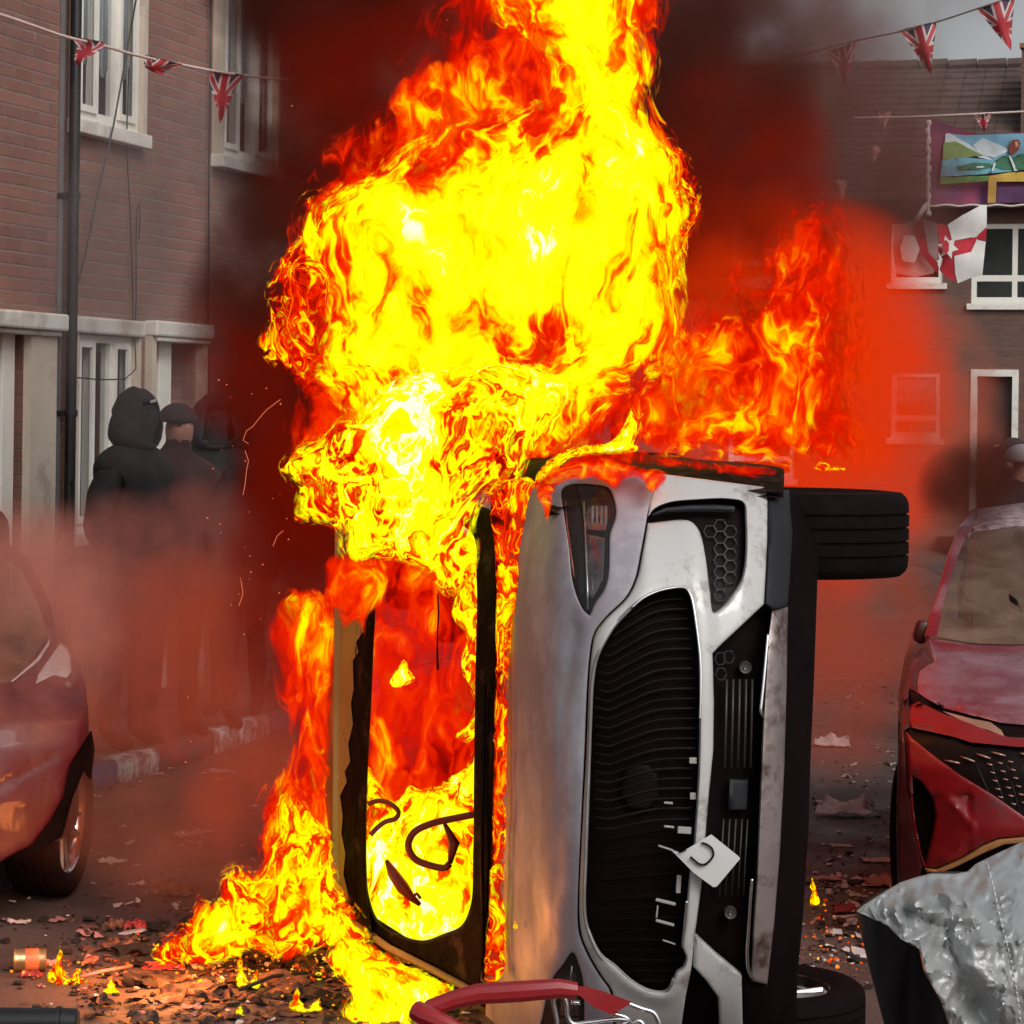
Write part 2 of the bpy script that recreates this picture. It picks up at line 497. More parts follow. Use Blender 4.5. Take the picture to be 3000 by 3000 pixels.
def window(parent, xa, xb, za, zb, lights=3, y=.09, reflection_drape=.62, bottom=None, transom=None, surround=True, sash=True, fr=.045, label=None, pane_mat=None, back=None):
    fr_o = MB()
    fr_o.bb((xa, y, za), (xa + fr, y + .06, zb)); fr_o.bb((xb - fr, y, za), (xb, y + .06, zb))
    fr_o.bb((xa + fr, y, zb - fr), (xb - fr, y + .06, zb)); fr_o.bb((xa + fr, y, za), (xb - fr, y + .06, za + fr * 1.3))
    xs = [xa + fr + (xb - xa - 2 * fr) * i / lights for i in range(lights + 1)]
    for i in range(1, lights): fr_o.bb((xs[i] - fr * .5, y, za + fr * 1.3), (xs[i] + fr * .5, y + .06, zb - fr))
    if transom:
        for i in range(lights):
            a = xs[i] + (fr * .5 if i else 0); c = xs[i + 1] - (fr * .5 if i < lights - 1 else 0)
            fr_o.bb((a, y, transom - fr * .6), (c, y + .06, transom + fr * .6))
    if sash:
        for i in range(lights):
            if lights == 3 and i == 1: continue
            a = xs[i] + .012; c = xs[i + 1] - .012; d = za + fr * 1.1; e = zb - fr * .8; k = .04
            fr_o.bb((a, y - .02, d), (a + k, y - .002, e)); fr_o.bb((c - k, y - .02, d), (c, y - .002, e))
            fr_o.bb((a + k, y - .02, d), (c - k, y - .002, d + k)); fr_o.bb((a + k, y - .02, e - k), (c - k, y - .002, e))
    f = fr_o.build('window', M_upvc, parent, world=False)
    if label: f['label'] = label
    p = MB(); p.bb((xa + fr, y + .025, za + fr), (xb - fr, y + .032, zb - fr)); p.build('pane', pane_mat or M_glass, f, world=False)
    r = MB(); r.bb((xa, y + .5, za), (xb, y + .52, zb)); r.bb((xa, y + .08, za - .01), (xb, y + .52, za)); r.build('room', back or M_blind, f, world=False)
    if reflection_drape:
        c = MB(); n = 40; zt = zb; cv = []; cf = []
        for i in range(n + 1):
            x = xa + fr + (xb - xa - 2 * fr) * i / n
            low = zb - (zb - za) * reflection_drape - .03 * math.sin(i * .9) - .02 * math.sin(i * 2.3)
            yy = y + .050 + .008 * math.sin(i * 2.1)
            cv += [(x, yy, zt), (x, yy, low), (x, yy + .006, zt), (x, yy + .006, low)]
        for i in range(n):
            a = i * 4; b_ = a + 4
            cf += [(a, a + 1, b_ + 1, b_), (a + 2, b_ + 2, b_ + 3, a + 3), (a + 1, a + 3, b_ + 3, b_ + 1)]
        c.add(cv, cf); c.build('reflection_drape', M_sky_reflection, f, world=False, smooth=True)  # pale sheet put in for the sky's reflection in the panes
    return f

def surround(parent, xa, xb, za, zb, wl_=.07, wr=.07, wt=.09, wb_=.09, pr=.05, mat=None):
    "a painted band standing proud of the brick round an opening"
    b = MB(); m = mat or M_render
    b.bb((xa - wl_, -pr, za), (xa, .10, zb))
    if not wt: b.build('surround', m, parent, world=False); b = MB()
    b.bb((xb, -pr, za), (xb + wr, .10, zb))
    if wt: b.bb((xa - wl_, -pr - .012, zb), (xb + wr, .11, zb + wt), bev=.006)
    o = b.build('surround', m, parent, world=False)
    if wb_:
        s = MB(); s.bb((xa - wl_ - .01, -pr - .035, za - wb_), (xb + wr + .01, .12, za), bev=.008); s.build('sill', M_sillwhite, parent, world=False)
    return o

tpipe = WT(180, 700)[0]
# --- house to the left of the drainpipe
hA = empty('terraced_house', (WO.x, WO.y, 0), WANG)
tag(hA, 'red brick terraced house at the left edge, cream doorway left of the drainpipe', 'house', 'terraced houses on the left')
dl, _ = WT(-60, 950); dr, dz = WT(66, 950); zl = WT(60, 965)[1]
facade('wall', hA, -9, tpipe - .002, 0, 6.4, [(dl - .25, dr + .02, .14, zl)], M_brick)
b = MB(); xa = dl - .25; xb2 = WT(146, 950)[0]
b.bb((dr + .02, -.05, .12), (xb2, .05, zl)); b.bb((xa - .25, -.05, .12), (xa, .05, zl)); b.build('door_surround', M_render, hA, world=False)
b = MB(); b.bb((xa - .3, -.12, zl), (xb2 + .015, .06, zl + .10), bev=.015); b.bb((xa - .27, -.08, zl - .03), (xb2, .05, zl), bev=.008); b.build('lintel', M_sillwhite, hA, world=False)
b = MB(); px, _ = WT(25, 1200); px2, _ = WT(62, 1200); b.bb((px, .04, .14), (px2, .16, zl - .02), bev=.01); b.build('door_post', M_upvc, hA, world=False)
b = MB(); b.bb((xa, .18, .14), (px, .22, zl - .01)); b.build('door', M_doorwood, hA, world=False)
b = MB(); b.add([(-9, -.3, 6.35), (tpipe - .002, -.3, 6.35), (tpipe - .002, 4, 9), (-9, 4, 9), (-9, -.3, 6.25), (tpipe - .002, -.3, 6.25), (tpipe - .002, 4, 8.9), (-9, 4, 8.9)], [(0, 1, 2, 3), (7, 6, 5, 4), (0, 4, 5, 1), (1, 5, 6, 2), (2, 6, 7, 3), (3, 7, 4, 0)])
b.build('roof', M_slate, hA, world=False)

# --- house to the right of it
hB = empty('terraced_house', (WO.x, WO.y, 0), WANG)
tag(hB, 'red brick terraced house behind the three hooded people, with white casement windows', 'house', 'terraced houses on the left')
wa0, zs1 = WT(206, 365); wa1, _ = WT(398, 385); 
wb0, zs2 = WT(636, 440); wb1, _ = WT(790, 460)
zsill = (zs1 + zs2) / 2; ztop = zsill + 1.3
g0, gzt = WT(212, 975); g1, _ = WT(386, 985); gzb = WT(206, 1560)[1]
p0, pzt = WT(438, 985); p1, _ = WT(575, 1005)
facade('wall', hB, tpipe + .002, 13, 0, 6.4, [(wa0, wa1, zsill, ztop), (wb0, wb1, zsill, ztop), (g0, g1, gzb, gzt), (p0, p1, .14, pzt)], M_brick)
surround(hB, wa0, wa1, zsill, ztop, .035, .06, .08, .085)
window(hB, wa0, wa1, zsill + .01, ztop, 3, -.012, .74, fr=.045, label='casement window with a pale painted sky reflection beside the drainpipe')
surround(hB, wb0, wb1, zsill, ztop, .10, .05, .08, .085)
window(hB, wb0, wb1, zsill + .01, ztop, 3, -.012, .66, fr=.045, label='casement window with a pale painted sky reflection half hidden by smoke')
surround(hB, g0, g1, gzb, gzt, .09, .04, .0, .08)
b = MB(); b.bb((g0 - .10, -.08, gzt), (g1 + .05, .06, gzt + .10), bev=.015); b.build('lintel', M_sillwhite, hB, world=False)
window(hB, g0, g1, gzb, gzt - .005, 3, .0, 0, fr=.045, label='ground floor window behind the hooded people')
# slatted blind in the middle light
b = MB(); gw = (g1 - g0) / 3
for k in range(40): b.bb((g0 + gw + .02, .2, gzb + .1 + k * .028), (g0 + 2 * gw - .02, .22, gzb + .115 + k * .028))
b.build('blind', M_blind, hB, world=False)
# doorway with painted surround and a white post
b = MB(); b.bb((p0 - .07, -.05, .12), (p0, .10, pzt)); b.bb((p1, -.05, .12), (p1 + .09, .10, pzt)); b.build('door_surround', M_render, hB, world=False)
b = MB(); b.bb((p0 - .075, -.09, pzt), (p1 + .11, .06, pzt + .10), bev=.015); b.bb((p0 - .02, -.07, pzt - .03), (p1 + .09, .05, pzt), bev=.008); b.build('lintel', M_sillwhite, hB, world=False)
q0, _ = WT(492, 1100); q1, _ = WT(528, 1100)
b = MB(); b.bb((q0, .06, .14), (q1, .2, pzt - .01), bev=.01); b.build('door_post', M_upvc, hB, world=False)
b = MB(); b.bb((p0, .205, .14), (p1, .24, pzt)); b.build('door', M_render, hB, world=False)
b = MB(); b.add([(tpipe + .002, -.3, 6.35), (13, -.3, 6.35), (13, 4, 9), (tpipe + .002, 4, 9), (tpipe + .002, -.3, 6.25), (13, -.3, 6.25), (13, 4, 8.9), (tpipe + .002, 4, 8.9)], [(0, 1, 2, 3), (7, 6, 5, 4), (0, 4, 5, 1), (1, 5, 6, 2), (2, 6, 7, 3), (3, 7, 4, 0)])
b.build('roof', M_slate, hB, world=False)
# end wall, so that the row is a body
b = MB(); b.bb((12.75, .25, 0), (13, 7, 6.3)); b.build('gable', M_brick, hB, world=False)

# drainpipe with its brackets
dp = empty('drainpipe', (WO.x + WD.x * tpipe, WO.y + WD.y * tpipe, 0), WANG); tag(dp, 'black drainpipe running down the brick wall left of the windows', 'drainpipe')
b = MB(); b.tube([(0, -.075, .1), (0, -.075, 6.3)], .033, 16); b.build('pipe', M_pipe_black, dp, world=False, smooth=True, autos=40)
for z in (WT(180, 575)[1], WT(180, 1210)[1], 5.6):
    b = MB(); b.tube([(0, -.075, z - .02), (0, -.075, z + .02)], .041, 16); b.bb((-.075, -.05, z - .014), (.03, -.003, z + .014)); b.build('bracket', M_pipe_black, dp, world=False, smooth=True, autos=40)
b = MB(); b.bb((-.062, -.03, .1), (-.046, -.004, 6.2)); b.build('cover_strip', M_steel_grey, dp, world=False)

# cables on the wall
def wcable(name, pts, r, label, off=.03, mat=None):
    out = []
    for (u, v, o) in pts:
        t, z = WT(u, v); out.append(Vector((WO.x + WD.x * t + WD.y * (off + o), WO.y + WD.y * t - WD.x * (off + o), z)))
    b = MB(); b.tube(out, r, 6); o = b.build(name, mat or M_pipe_black, smooth=True); tag(o, label, 'cable'); return o
wcable('cable', [(352, -60, .10), (322, 110, .10), (283, 370, .08), (252, 560, .05), (224, 740, .03), (198, 900, .0), (193, 960, .0)], .006, 'black cable slanting down from the first floor window to the drainpipe')
wcable('cable', [(352, 200, .03), (357, 420, .0), (367, 600, .0), (373, 760, .0), (378, 960, .0), (375, 1030, .02), (350, 1080, .08), (300, 1110, .12), (240, 1112, .1), (185, 1106, .06)], .0045, 'thin cable hanging down the wall and looping across the ground floor window')
wcable('cable', [(384, 960, .0), (386, 860, .0), (386, 700, 0), (389, 620, 0), (396, 594, 0), (389, 610, .02), (386, 700, .02)], .004, 'short hooked cable on the brickwork beside the looping one')
wcable('cable', [(606, -60, 0), (604, 200, 0), (600, 500, .0), (598, 900, .0), (600, 1300, 0)], .007, 'dark vertical cable on the wall left of the smoky window')

# pavement and painted kerb
KO = Vector((G(250, 2330).x, G(250, 2330).y)); KE = Vector((G(750, 2170).x, G(750, 2170).y)); KD = (KE - KO).normalized(); KN = Vector((-KD.y, KD.x))
def K(s, n, z): q = KO + KD * s + KN * n; return (q.x, q.y, z)
b = MB(); b.add([K(-12, .125, .12), K(26, .125, .12), K(26, 2.2, .13), K(-12, 2.2, .13), K(-12, .125, -.05), K(26, .125, -.05), K(26, 2.2, -.05), K(-12, 2.2, -.05)], [(0, 1, 2, 3), (0, 4, 5, 1), (3, 2, 6, 7), (0, 3, 7, 4)])
tag(b.build('pavement', M_pave), kind='structure')
M_kblue = pbr('kerb_blue_paint', (.15, .12, .26), .75, var=.3, vscale=8, dirt=(.16, .12, .11, 1), dirt_amt=.6, dscale=9)
M_kred = pbr('kerb_red_paint', (.40, .04, .035), .75, var=.3, vscale=8, dirt=(.14, .09, .08, 1), dirt_amt=.6, dscale=9)
M_kwhite = pbr('kerb_white_paint', (.80, .76, .72), .75, var=.25, vscale=8, dirt=(.16, .12, .11, 1), dirt_amt=.6, dscale=9)
kb = bmesh.new(); mats_k = [M_kblue, M_kwhite, M_kred]
bounds = [(-.5, .42, 0), (.42, .98, 1), (.98, 1.80, 2), (1.80, 2.7, 1), (2.7, 3.5, 0)]
e = 3.5; c = 1
while e < 26:
    bounds.append((e, e + .8, [1, 2, 0][c % 3])); e += .8; c += 1
e = -.5; c = 0
while e > -12:
    bounds.append((e - .8, e, [2, 1, 0][c % 3])); e -= .8; c += 1
rr = random.Random(4)
for (a, bb_, ci) in bounds:
    tmp = bmesh.new(); bmesh.ops.create_cube(tmp, size=1.0)
    L = bb_ - a - .012
    for q in tmp.verts: q.co = Vector((q.co.x * L, q.co.y * .13, q.co.z * .19))
    bmesh.ops.bevel(tmp, geom=[e_ for e_ in tmp.edges], offset=.016, segments=3, affect='EDGES')
    bmesh.ops.subdivide_edges(tmp, edges=[e_ for e_ in tmp.edges if e_.calc_length() > .25], cuts=4)
    for q in tmp.verts:
        q.co += mnoise.noise_vector(q.co * 9 + Vector((a, 0, 0))) * .006
        c_ = KO + KD * ((a + bb_) / 2 + q.co.x) + KN * (.065 + q.co.y); q.co = Vector((c_.x, c_.y, q.co.z + .035 + (rr.random() * 0)))
    base = len(kb.verts); mp = [kb.verts.new(q.co) for q in tmp.verts]; tmp.verts.index_update()
    for f in tmp.faces:
        nf = kb.faces.new([mp[q.index] for q in f.verts]); nf.material_index = ci; nf.smooth = True
    tmp.free()
me = bpy.data.meshes.new('kerb'); kb.to_mesh(me); kb.free()
ko = link_mesh('kerb', me, mats_k, smooth=True); tag(ko, kind='structure')

# ------------------------------------------------------------------ far house across the end of the street
RO = P(2850, 1196, 40.0); RANG = math.atan2(-.265, .964)
def RT(u, v):
    "local x and height on the far front"
    du = u - U0; dv = v - V0
    k = (du * CR + dv * SR) / F; dx, dy = math.cos(RANG), math.sin(RANG)
    t = (RO.y * k - RO.x) / (dx - dy * k)
    return t, CH - (-du * SR + dv * CR) * (RO.y + dy * t) / F
hR = empty('brick_house', (RO.x, RO.y, 0), RANG); tag(hR, 'brown brick house with a tiled roof across the end of the street, behind the banner', 'house')
xw0, zt_ = RT(2848, 655); xw1 = xw0 + 1.25; zb_ = RT(2848, 890)[1]
xg0, gt_ = RT(2845, 1082); xg1, _ = RT(2985, 1082)
xv0, vt_ = RT(2612, 655); xv1, _ = RT(2765, 655); vb_ = RT(2700, 830)[1]
xh0, ht_ = RT(2612, 1090); xh1, _ = RT(2757, 1090); hb_ = RT(2700, 1225)[1]
holes = [(xw0, xw1, zb_, zt_), (xg0, xg1, .15, gt_), (xv0, xv1, vb_, vt_), (xh0, xh1, hb_ - .3, ht_)]
for k in range(3):
    xx = xv0 - 2.4 - k * 2.6; holes += [(xx, xx + 1.0, vb_, vt_), (xx, xx + 1.0, 1.0, ht_)]
facade('wall', hR, -13, 5, 0, 5.15, holes, M_brick_far)
tr = RT(2900, 815)[1]
for (a, c_, d, e) in [holes[0]]:
    window(hR, a, c_, d, e, 2, .03, 0, transom=tr, sash=False, fr=.075, label='two pane window right of the white flag')
for h in holes[2:]:
    window(hR, h[0], h[1], h[2], h[3], 1, .03, .5, transom=h[2] + .3, sash=False, fr=.07, back=M_dark)
for h in holes:
    if h is holes[1]: continue
    b = MB(); b.bb((h[0] - .06, -.07, h[2] - .09), (h[1] + .06, .1, h[2]), bev=.01); b.build('sill', M_sillwhite, hR, world=False)
b = MB(); b.bb((xg0, -.03, .15), (xg0 + .09, .1, gt_)); b.bb((xg1 - .09, -.03, .15), (xg1, .1, gt_)); b.bb((xg0 + .09, -.03, gt_ - .1), (xg1 - .09, .1, gt_)); b.build('door_frame', M_sillwhite, hR, world=False)
b = MB(); b.bb((xg0 + .09, .12, .15), (xg1 - .09, .16, gt_ - .1)); b.build('door', M_doorwood, hR, world=False)
# tiled roof built of overlapping courses
b = MB(); ez = RT(2900, 590)[1]; rz_ = CH + (V0 - 178) * 43.2 / F; nr = 20
for k in range(nr):
    a = k / nr; c_ = (k + 1) / nr
    y0, y1 = -.35 + 3.6 * a, -.35 + 3.6 * c_; z0, z1 = ez + (rz_ - ez) * a, ez + (rz_ - ez) * c_
    for j in range(60):
        xa, xb_ = -13.2 + j * .31, -13.2 + (j + 1) * .31 - .006
        wv = .012 * mnoise.noise(Vector((j * 1.7, k * 2.3, 0)))
        b.add([(xa, y0, z0 + .05 + wv), (xb_, y0, z0 + .05 + wv), (xb_, y1 + .04, z1 + .03 + wv), (xa, y1 + .04, z1 + .03 + wv), (xa, y0, z0 - .01), (xb_, y0, z0 - .01)], [(0, 1, 2, 3), (4, 5, 1, 0)])
b.add([(-13.2, 3.25, rz_), (5.2, 3.25, rz_), (5.2, 7, ez), (-13.2, 7, ez)], [(0, 1, 2, 3)])
b.build('roof', M_slate, hR, world=False)
b = MB()
for j in range(40):
    h_ = .02 * mnoise.noise(Vector((j, 3.3, 0)))
    b.tube([(-13.2 + j * .46, 3.25, rz_ + .03 + h_), (-13.2 + j * .46 + .44, 3.25, rz_ + .045 + h_)], .1, 8)
b.build('ridge_tiles', M_slate, hR, world=False, smooth=True, autos=40)
b = MB(); b.bb((-13.1, -.42, ez - .12), (5.1, -.3, ez)); b.build('gutter', M_pipe_black, hR, world=False)
b = MB(); b.bb((-13, .26, 0), (-12.7, 6.8, 5)); b.bb((4.7, .26, 0), (5, 6.8, 5)); b.build('gable', M_brick_far, hR, world=False)
cx0 = RT(2934, 300)[0] * 1.0 + .18
b = MB(); b.bb((cx0, 1.2, ez), (cx0 + 1.3, 2.4, CH + (V0 - 140) * 41.8 / F)); ch = b.build('chimney', M_brick_far, hR, world=False)
zc = CH + (V0 - 140) * 41.8 / F
b = MB(); b.bb((cx0 - .03, 1.15, zc), (cx0 + 1.35, 2.45, zc + .07)); b.bb((cx0 + .1, 1.3, zc + .07), (cx0 + .9, 2.2, zc + .22), bev=.03); b.build('chimney_cap', M_rust, ch, world=False)
# ------------------------------------------------------------------ bunting, banner and flags
def union_mat(name, fade=0.0):
    m, nn, ll = newmat(name); n = N(m.node_tree)
    uv = n.new('ShaderNodeUVMap').outputs[0]; s = n.new('ShaderNodeSeparateXYZ'); ll.new(uv, s.inputs[0])
    x = n.math('MULTIPLY_ADD', s.outputs[0], 2.0, -1.0); y = n.math('MULTIPLY_ADD', s.outputs[1], 2.0, -1.0)
    ax = n.math('ABSOLUTE', x); ay = n.math('ABSOLUTE', y)
    d = n.math('ABSOLUTE', n.math('SUBTRACT', ax, ay))
    lt = lambda a, t: n.math('LESS_THAN', a, t)
    white = n.math('MAXIMUM', n.math('MAXIMUM', lt(ax, .30), lt(ay, .26)), lt(d, .22))
    red = n.math('MAXIMUM', n.math('MAXIMUM', lt(ax, .17), lt(ay, .14)), lt(n.math('ABSOLUTE', n.math('SUBTRACT', d, .06)), .055))
    f = n.noise(n.obj(), 14, 4, .6)
    blue = (.055, .035, .075, 1); rd = (.42, .02, .035, 1); wh = (.62, .52, .50, 1)
    c = n.mix(white, blue, wh); c = n.mix(red, c, rd); c = n.mix(n.maprange(f, .3, .8, 0, .35), c, (.1, .06, .06, 1))
    b = n.new('ShaderNodeBsdfPrincipled'); ll.new(c, b.inputs['Base Color']); b.inputs['Roughness'].default_value = .7
    o = n.new('ShaderNodeOutputMaterial'); ll.new(b.outputs[0], o.inputs[0]); return m
M_union = union_mat('union_flag_cloth')
M_string = pbr('pale_cord', (.55, .45, .42), .8)
M_string_dark = pbr('dark_cord', (.10, .07, .065), .8)

def pennant(parent, a, b_, tip, y, curl=.03, seed=0, mat=None, fold=0.0):
    "a three-cornered flag with two corners on the cord; a, b, tip are u, v; every point lies about distance y"
    n = 14; vs = []; uv = []; fs = []; ids = {}
    A, B, T = np.array(a, float), np.array(b_, float), np.array(tip, float)
    for j in range(n + 1):
        t = j / n
        for i in range(n + 1 - j if j < n else 1):
            s = i / max(1, n - j)
            L = A + (T - A) * t; R = B + (T - B) * t; q = L + (R - L) * s
            w_ = curl * math.sin(s * 5.2 * (1 - t * .5) + seed + t * 2) + curl * .8 * math.sin(t * 6 + seed * 2) * t
            if fold: q = q + np.array((fold * 14 * math.sin(t * 5 + seed), 0))
            ids[(j, i)] = len(vs); vs.append(P(q[0], q[1], y + w_))
            width = 1 - t; uv.append((.5 + (s - .5) * width, 1 - t * .98))
    for j in range(n):
        m_ = n - j
        for i in range(m_):
            k2 = n - j - 1
            if j + 1 == n:
                fs.append((ids[(j, 0)], ids[(j, 1)], ids[(n, 0)])); continue
            fs.append((ids[(j, i)], ids[(j, i + 1)], ids[(j + 1, min(i, k2))]))
            if i < m_ - 1: fs.append((ids[(j, i + 1)], ids[(j + 1, i + 1)], ids[(j + 1, i)]))
    k = len(vs); vs2 = [v + Vector((0, .002, 0)) for v in vs]
    bd = [ids[(0, i)] for i in range(n + 1)] + [ids[(j, n - j)] for j in range(1, n)] + [ids[(n, 0)]] + [ids[(j, 0)] for j in range(n - 1, 0, -1)]
    fs2 = [tuple(q + k for q in reversed(f)) for f in fs] + [(bd[i], bd[(i + 1) % len(bd)], bd[(i + 1) % len(bd)] + k, bd[i] + k) for i in range(len(bd))]
    o = mesh_from('pennant', vs + vs2, fs + fs2, mat or M_union, parent)
    l = o.data.uv_layers.new(name='UVMap'); uvs = uv + uv
    for lp in o.data.loops: l.data[lp.index].uv = uvs[lp.vertex_index]
    return o

def bunting(pts, y, r, flags, label, mat, yf=None):
    e = empty('bunting', P(pts[0][0], pts[0][1], y)); tag(e, label, 'bunting', 'strings of bunting')
    yf = yf or (lambda u: y)
    c = spline(pts, 20, closed=False)
    b = MB(); b.tube([P(u, v, yf(u)) for (u, v) in c], r, 6); b.build('cord', mat, e, smooth=True)
    for (a, b_, t, s, f) in flags: pennant(e, a, b_, t, yf((a[0] + b_[0]) / 2) + .012, .03, s, fold=f)
    return e
yl = lambda u: 12.0 + (u - 0) / 600 * 1.2
bunting([(-200, -20), (0, 42), (100, 76), (190, 107), (300, 133), (400, 162), (500, 183), (600, 203), (720, 222), (900, 240)], 12.0, .0075,
        [((192, 104), (296, 122), (246, 196), .4, 1.2), ((402, 160), (512, 188), (498, 234), 2.0, 1.8), ((614, 208), (716, 218), (640, 362), 3.4, .3)],
        'white corded bunting with union flag pennants in front of the left windows', M_string, yl)
bunting([(1800, 330), (2100, 248), (2350, 162), (2500, 121), (2640, 92), (2745, 64), (2868, 24), (2975, -12), (3060, -40)], 14.0, .005,
        [((2420, 152), (2505, 122), (2480, 256), .3, .2), ((2634, 88), (2742, 62), (2729, 218), 1.1, .1), ((2862, 26), (2972, -12), (2962, 148), 2.0, .1)],
        'dark corded bunting with union flag pennants crossing the grey sky', M_string_dark, lambda u: 14.0)
bunting([(2500, 345), (2700, 341), (2780, 337), (2850, 334), (2930, 330), (3100, 322)], 28.0, .011,
        [((2850, 334), (2906, 331), (2884, 388), .3, .0)], 'pale cord with a small union flag pennant just above the banner', M_string, lambda u: 28.0)
M_pink = pbr('washed_pink_cloth', (.5, .22, .2), .8, var=.3, vscale=12)
eP = empty('bunting', P(2600, 300, 32)); tag(eP, 'faded pink pennants hanging in the smoke left of the banner', 'bunting', 'strings of bunting')
b = MB(); b.tube([P(u, v, 32) for (u, v) in spline([(2450, 300), (2560, 322), (2700, 345), (2760, 352)], 20, False)], .008, 6); b.build('cord', M_string_dark, eP, smooth=True)
pennant(eP, (2572, 322), (2614, 326), (2584, 392), 32, .03, 1, M_pink)
b = MB(); b.tube([P(u, v, 32) for (u, v) in spline([(2440, 418), (2560, 428), (2700, 440)], 20, False)], .008, 6); b.build('cord', M_string_dark, eP, smooth=True)
pennant(eP, (2535, 425), (2585, 428), (2562, 475), 32, .03, 2, M_pink)
pennant(eP, (2425, 520), (2485, 530), (2470, 585), 32, .03, 2, M_pink)

def cloth(name, mat, parent, outer, y, off=0.0, wave=.03, grid=9., thick=.003, fx=.03, fy=.012):
    sf = lambda u, v: P(u, v, y + off + wave * math.sin(u * fx + v * fy) + wave * .6 * math.sin(v * .045 - u * .015))
    return solid_panel(name, poly_line(outer, 9), [], sf, mat, parent, thick=thick, grid=grid)

def flatc(name, col, rough=.8, var=.2): return pbr(name, col, rough, var=var, vscale=8)
M_maroon = pbr('maroon_cloth', (.25, .025, .06), .7, var=.45, vscale=2.2, dirt=(.10, .04, .12, 1), dirt_amt=.5, dscale=1.5)
M_purple = flatc('purple_cloth', (.10, .04, .11)); M_gold = flatc('gold_cloth', (.42, .24, .06)); M_fringe = flatc('white_fringe', (.6, .5, .47))
bn = empty('banner', P(2720, 480, 28.5)); tag(bn, 'maroon bordered parade banner with a painted landscape hung above the white flag', 'banner')
cloth('cloth', M_maroon, bn, [(2712, 352), (2735, 350), (2830, 384), (2870, 392), (3100, 385), (3100, 600), (2840, 598), (2716, 600), (2712, 560)], 28.5)
M_pic = [flatc('painted_sky', (.16, .34, .46)), flatc('painted_cloud', (.5, .55, .58)), flatc('painted_hill', (.16, .24, .07)), flatc('painted_water', (.12, .32, .40)),
         flatc('painted_meadow', (.10, .22, .06)), flatc('painted_sand', (.45, .30, .05)), flatc('painted_dark_green', (.04, .13, .07)), flatc('painted_auburn', (.22, .05, .03)), flatc('painted_skin', (.55, .33, .25))]
pic = [(0, [(2776, 392), (2830, 396), (3100, 388), (3100, 450), (2900, 470), (2850, 440)]), (1, [(2770, 392), (2782, 390), (2850, 430), (2910, 470), (2870, 462), (2800, 425), (2768, 420)]),
       (1, [(2850, 425), (2880, 405), (2930, 425), (2960, 440), (2915, 462), (2872, 452)]), (2, [(2764, 418), (2800, 414), (2850, 440), (2880, 455), (2820, 462), (2762, 468)]),
       (3, [(2760, 470), (2820, 460), (2900, 468), (2980, 480), (2985, 500), (2860, 512), (2755, 518)]), (6, [(2800, 490), (2850, 476), (2900, 478), (2915, 490), (2860, 498), (2810, 500)]),
       (6, [(2905, 485), (2930, 460), (2960, 452), (2975, 470), (2980, 495), (2940, 498)]), (6, [(2965, 462), (2990, 450), (3100, 455), (3100, 498), (2985, 498)]),
       (7, [(2955, 425), (2966, 410), (2984, 408), (2990, 420), (2984, 440), (2968, 452), (2958, 450)]), (8, [(2973, 415), (2982, 415), (2984, 428), (2976, 432)]),
       (4, [(2756, 520), (2850, 516), (2900, 515), (2900, 530), (2754, 540)]), (5, [(2900, 515), (2960, 505), (3100, 500), (3100, 532), (2900, 532)]), (1, [(2905, 500), (2912, 478), (2918, 478), (2910, 502)]),
       (1, [(2955, 455), (2962, 458), (2980, 500), (2972, 500)]), (1, [(2860, 488), (2880, 486), (2884, 490), (2862, 492)])]
b = MB(); midx = []
for li, (ci, pg) in enumerate(pic):
    n0 = len(b.f); V, T = cdt(poly_line(pg, 9), [], 9)
    yy = 28.5 - .03 - .004 * (li + 1)
    b.add([P(u, v, yy + .03 * math.sin(u * .03 + v * .012) + .018 * math.sin(v * .045 - u * .015)) for u, v in V], [tuple(int(q) for q in t) for t in T])
    midx += [ci] * (len(b.f) - n0)
me = bpy.data.meshes.new('picture'); me.from_pydata(b.v, [], b.f); me.update()
for p_, m_ in zip(me.polygons, midx): p_.material_index = m_
link_mesh('picture', me, M_pic, bn)
cloth('gold_tab', M_gold, bn, [(2896, 520), (2920, 520), (2918, 594), (2894, 594)], 28.5, -.12, grid=8)
cloth('corner_panel', M_purple, bn, [(2921, 548), (3100, 545), (3100, 593), (2920, 594)], 28.5, -.05)
b = MB(); b.tube([P(2719 + 2 * math.sin(k * 1.3), 352 + k * 9, 28.4) for k in range(32)], [.025 + .012 * math.sin(k * 2.1) for k in range(32)], 6)
b.tube([P(2713, 600, 28.4), P(2700, 620, 28.4), P(2686, 642, 28.4)], .03, 6)
b.tube([P(2716 + k * 12, 602 + 2 * math.sin(k), 28.42) for k in range(32)], .012, 5)
b.build('fringe', M_fringe, bn, smooth=True)

M_fwhite = flatc('white_flag_cloth', (.62, .60, .58), var=.12); M_fred = flatc('red_flag_cloth', (.42, .015, .03))
fl = empty('flag', P(2890, 600, 27.5)); tag(fl, 'white flag with red cross, white star and red hand, hanging below the banner', 'flag', 'flags below the banner')
cloth('white_quarter', M_fwhite, fl, [(2776, 658), (2820, 630), (2876, 600), (2891, 600), (2891, 664), (2862, 692), (2790, 706), (2783, 680)], 27.5)
cloth('white_quarter', M_fwhite, fl, [(2862, 702), (2888, 708), (2878, 806), (2845, 814), (2806, 830), (2798, 800), (2796, 750), (2845, 738)], 27.5)
cloth('red_cross', M_fred, fl, [(2745, 655), (2776, 660), (2784, 682), (2790, 707), (2862, 694), (2872, 664), (2891, 668), (2889, 706), (2862, 700), (2846, 738), (2796, 749), (2799, 800), (2804, 826), (2770, 812), (2752, 790), (2762, 760), (2748, 735), (2752, 700)], 27.5, .01)
st = []
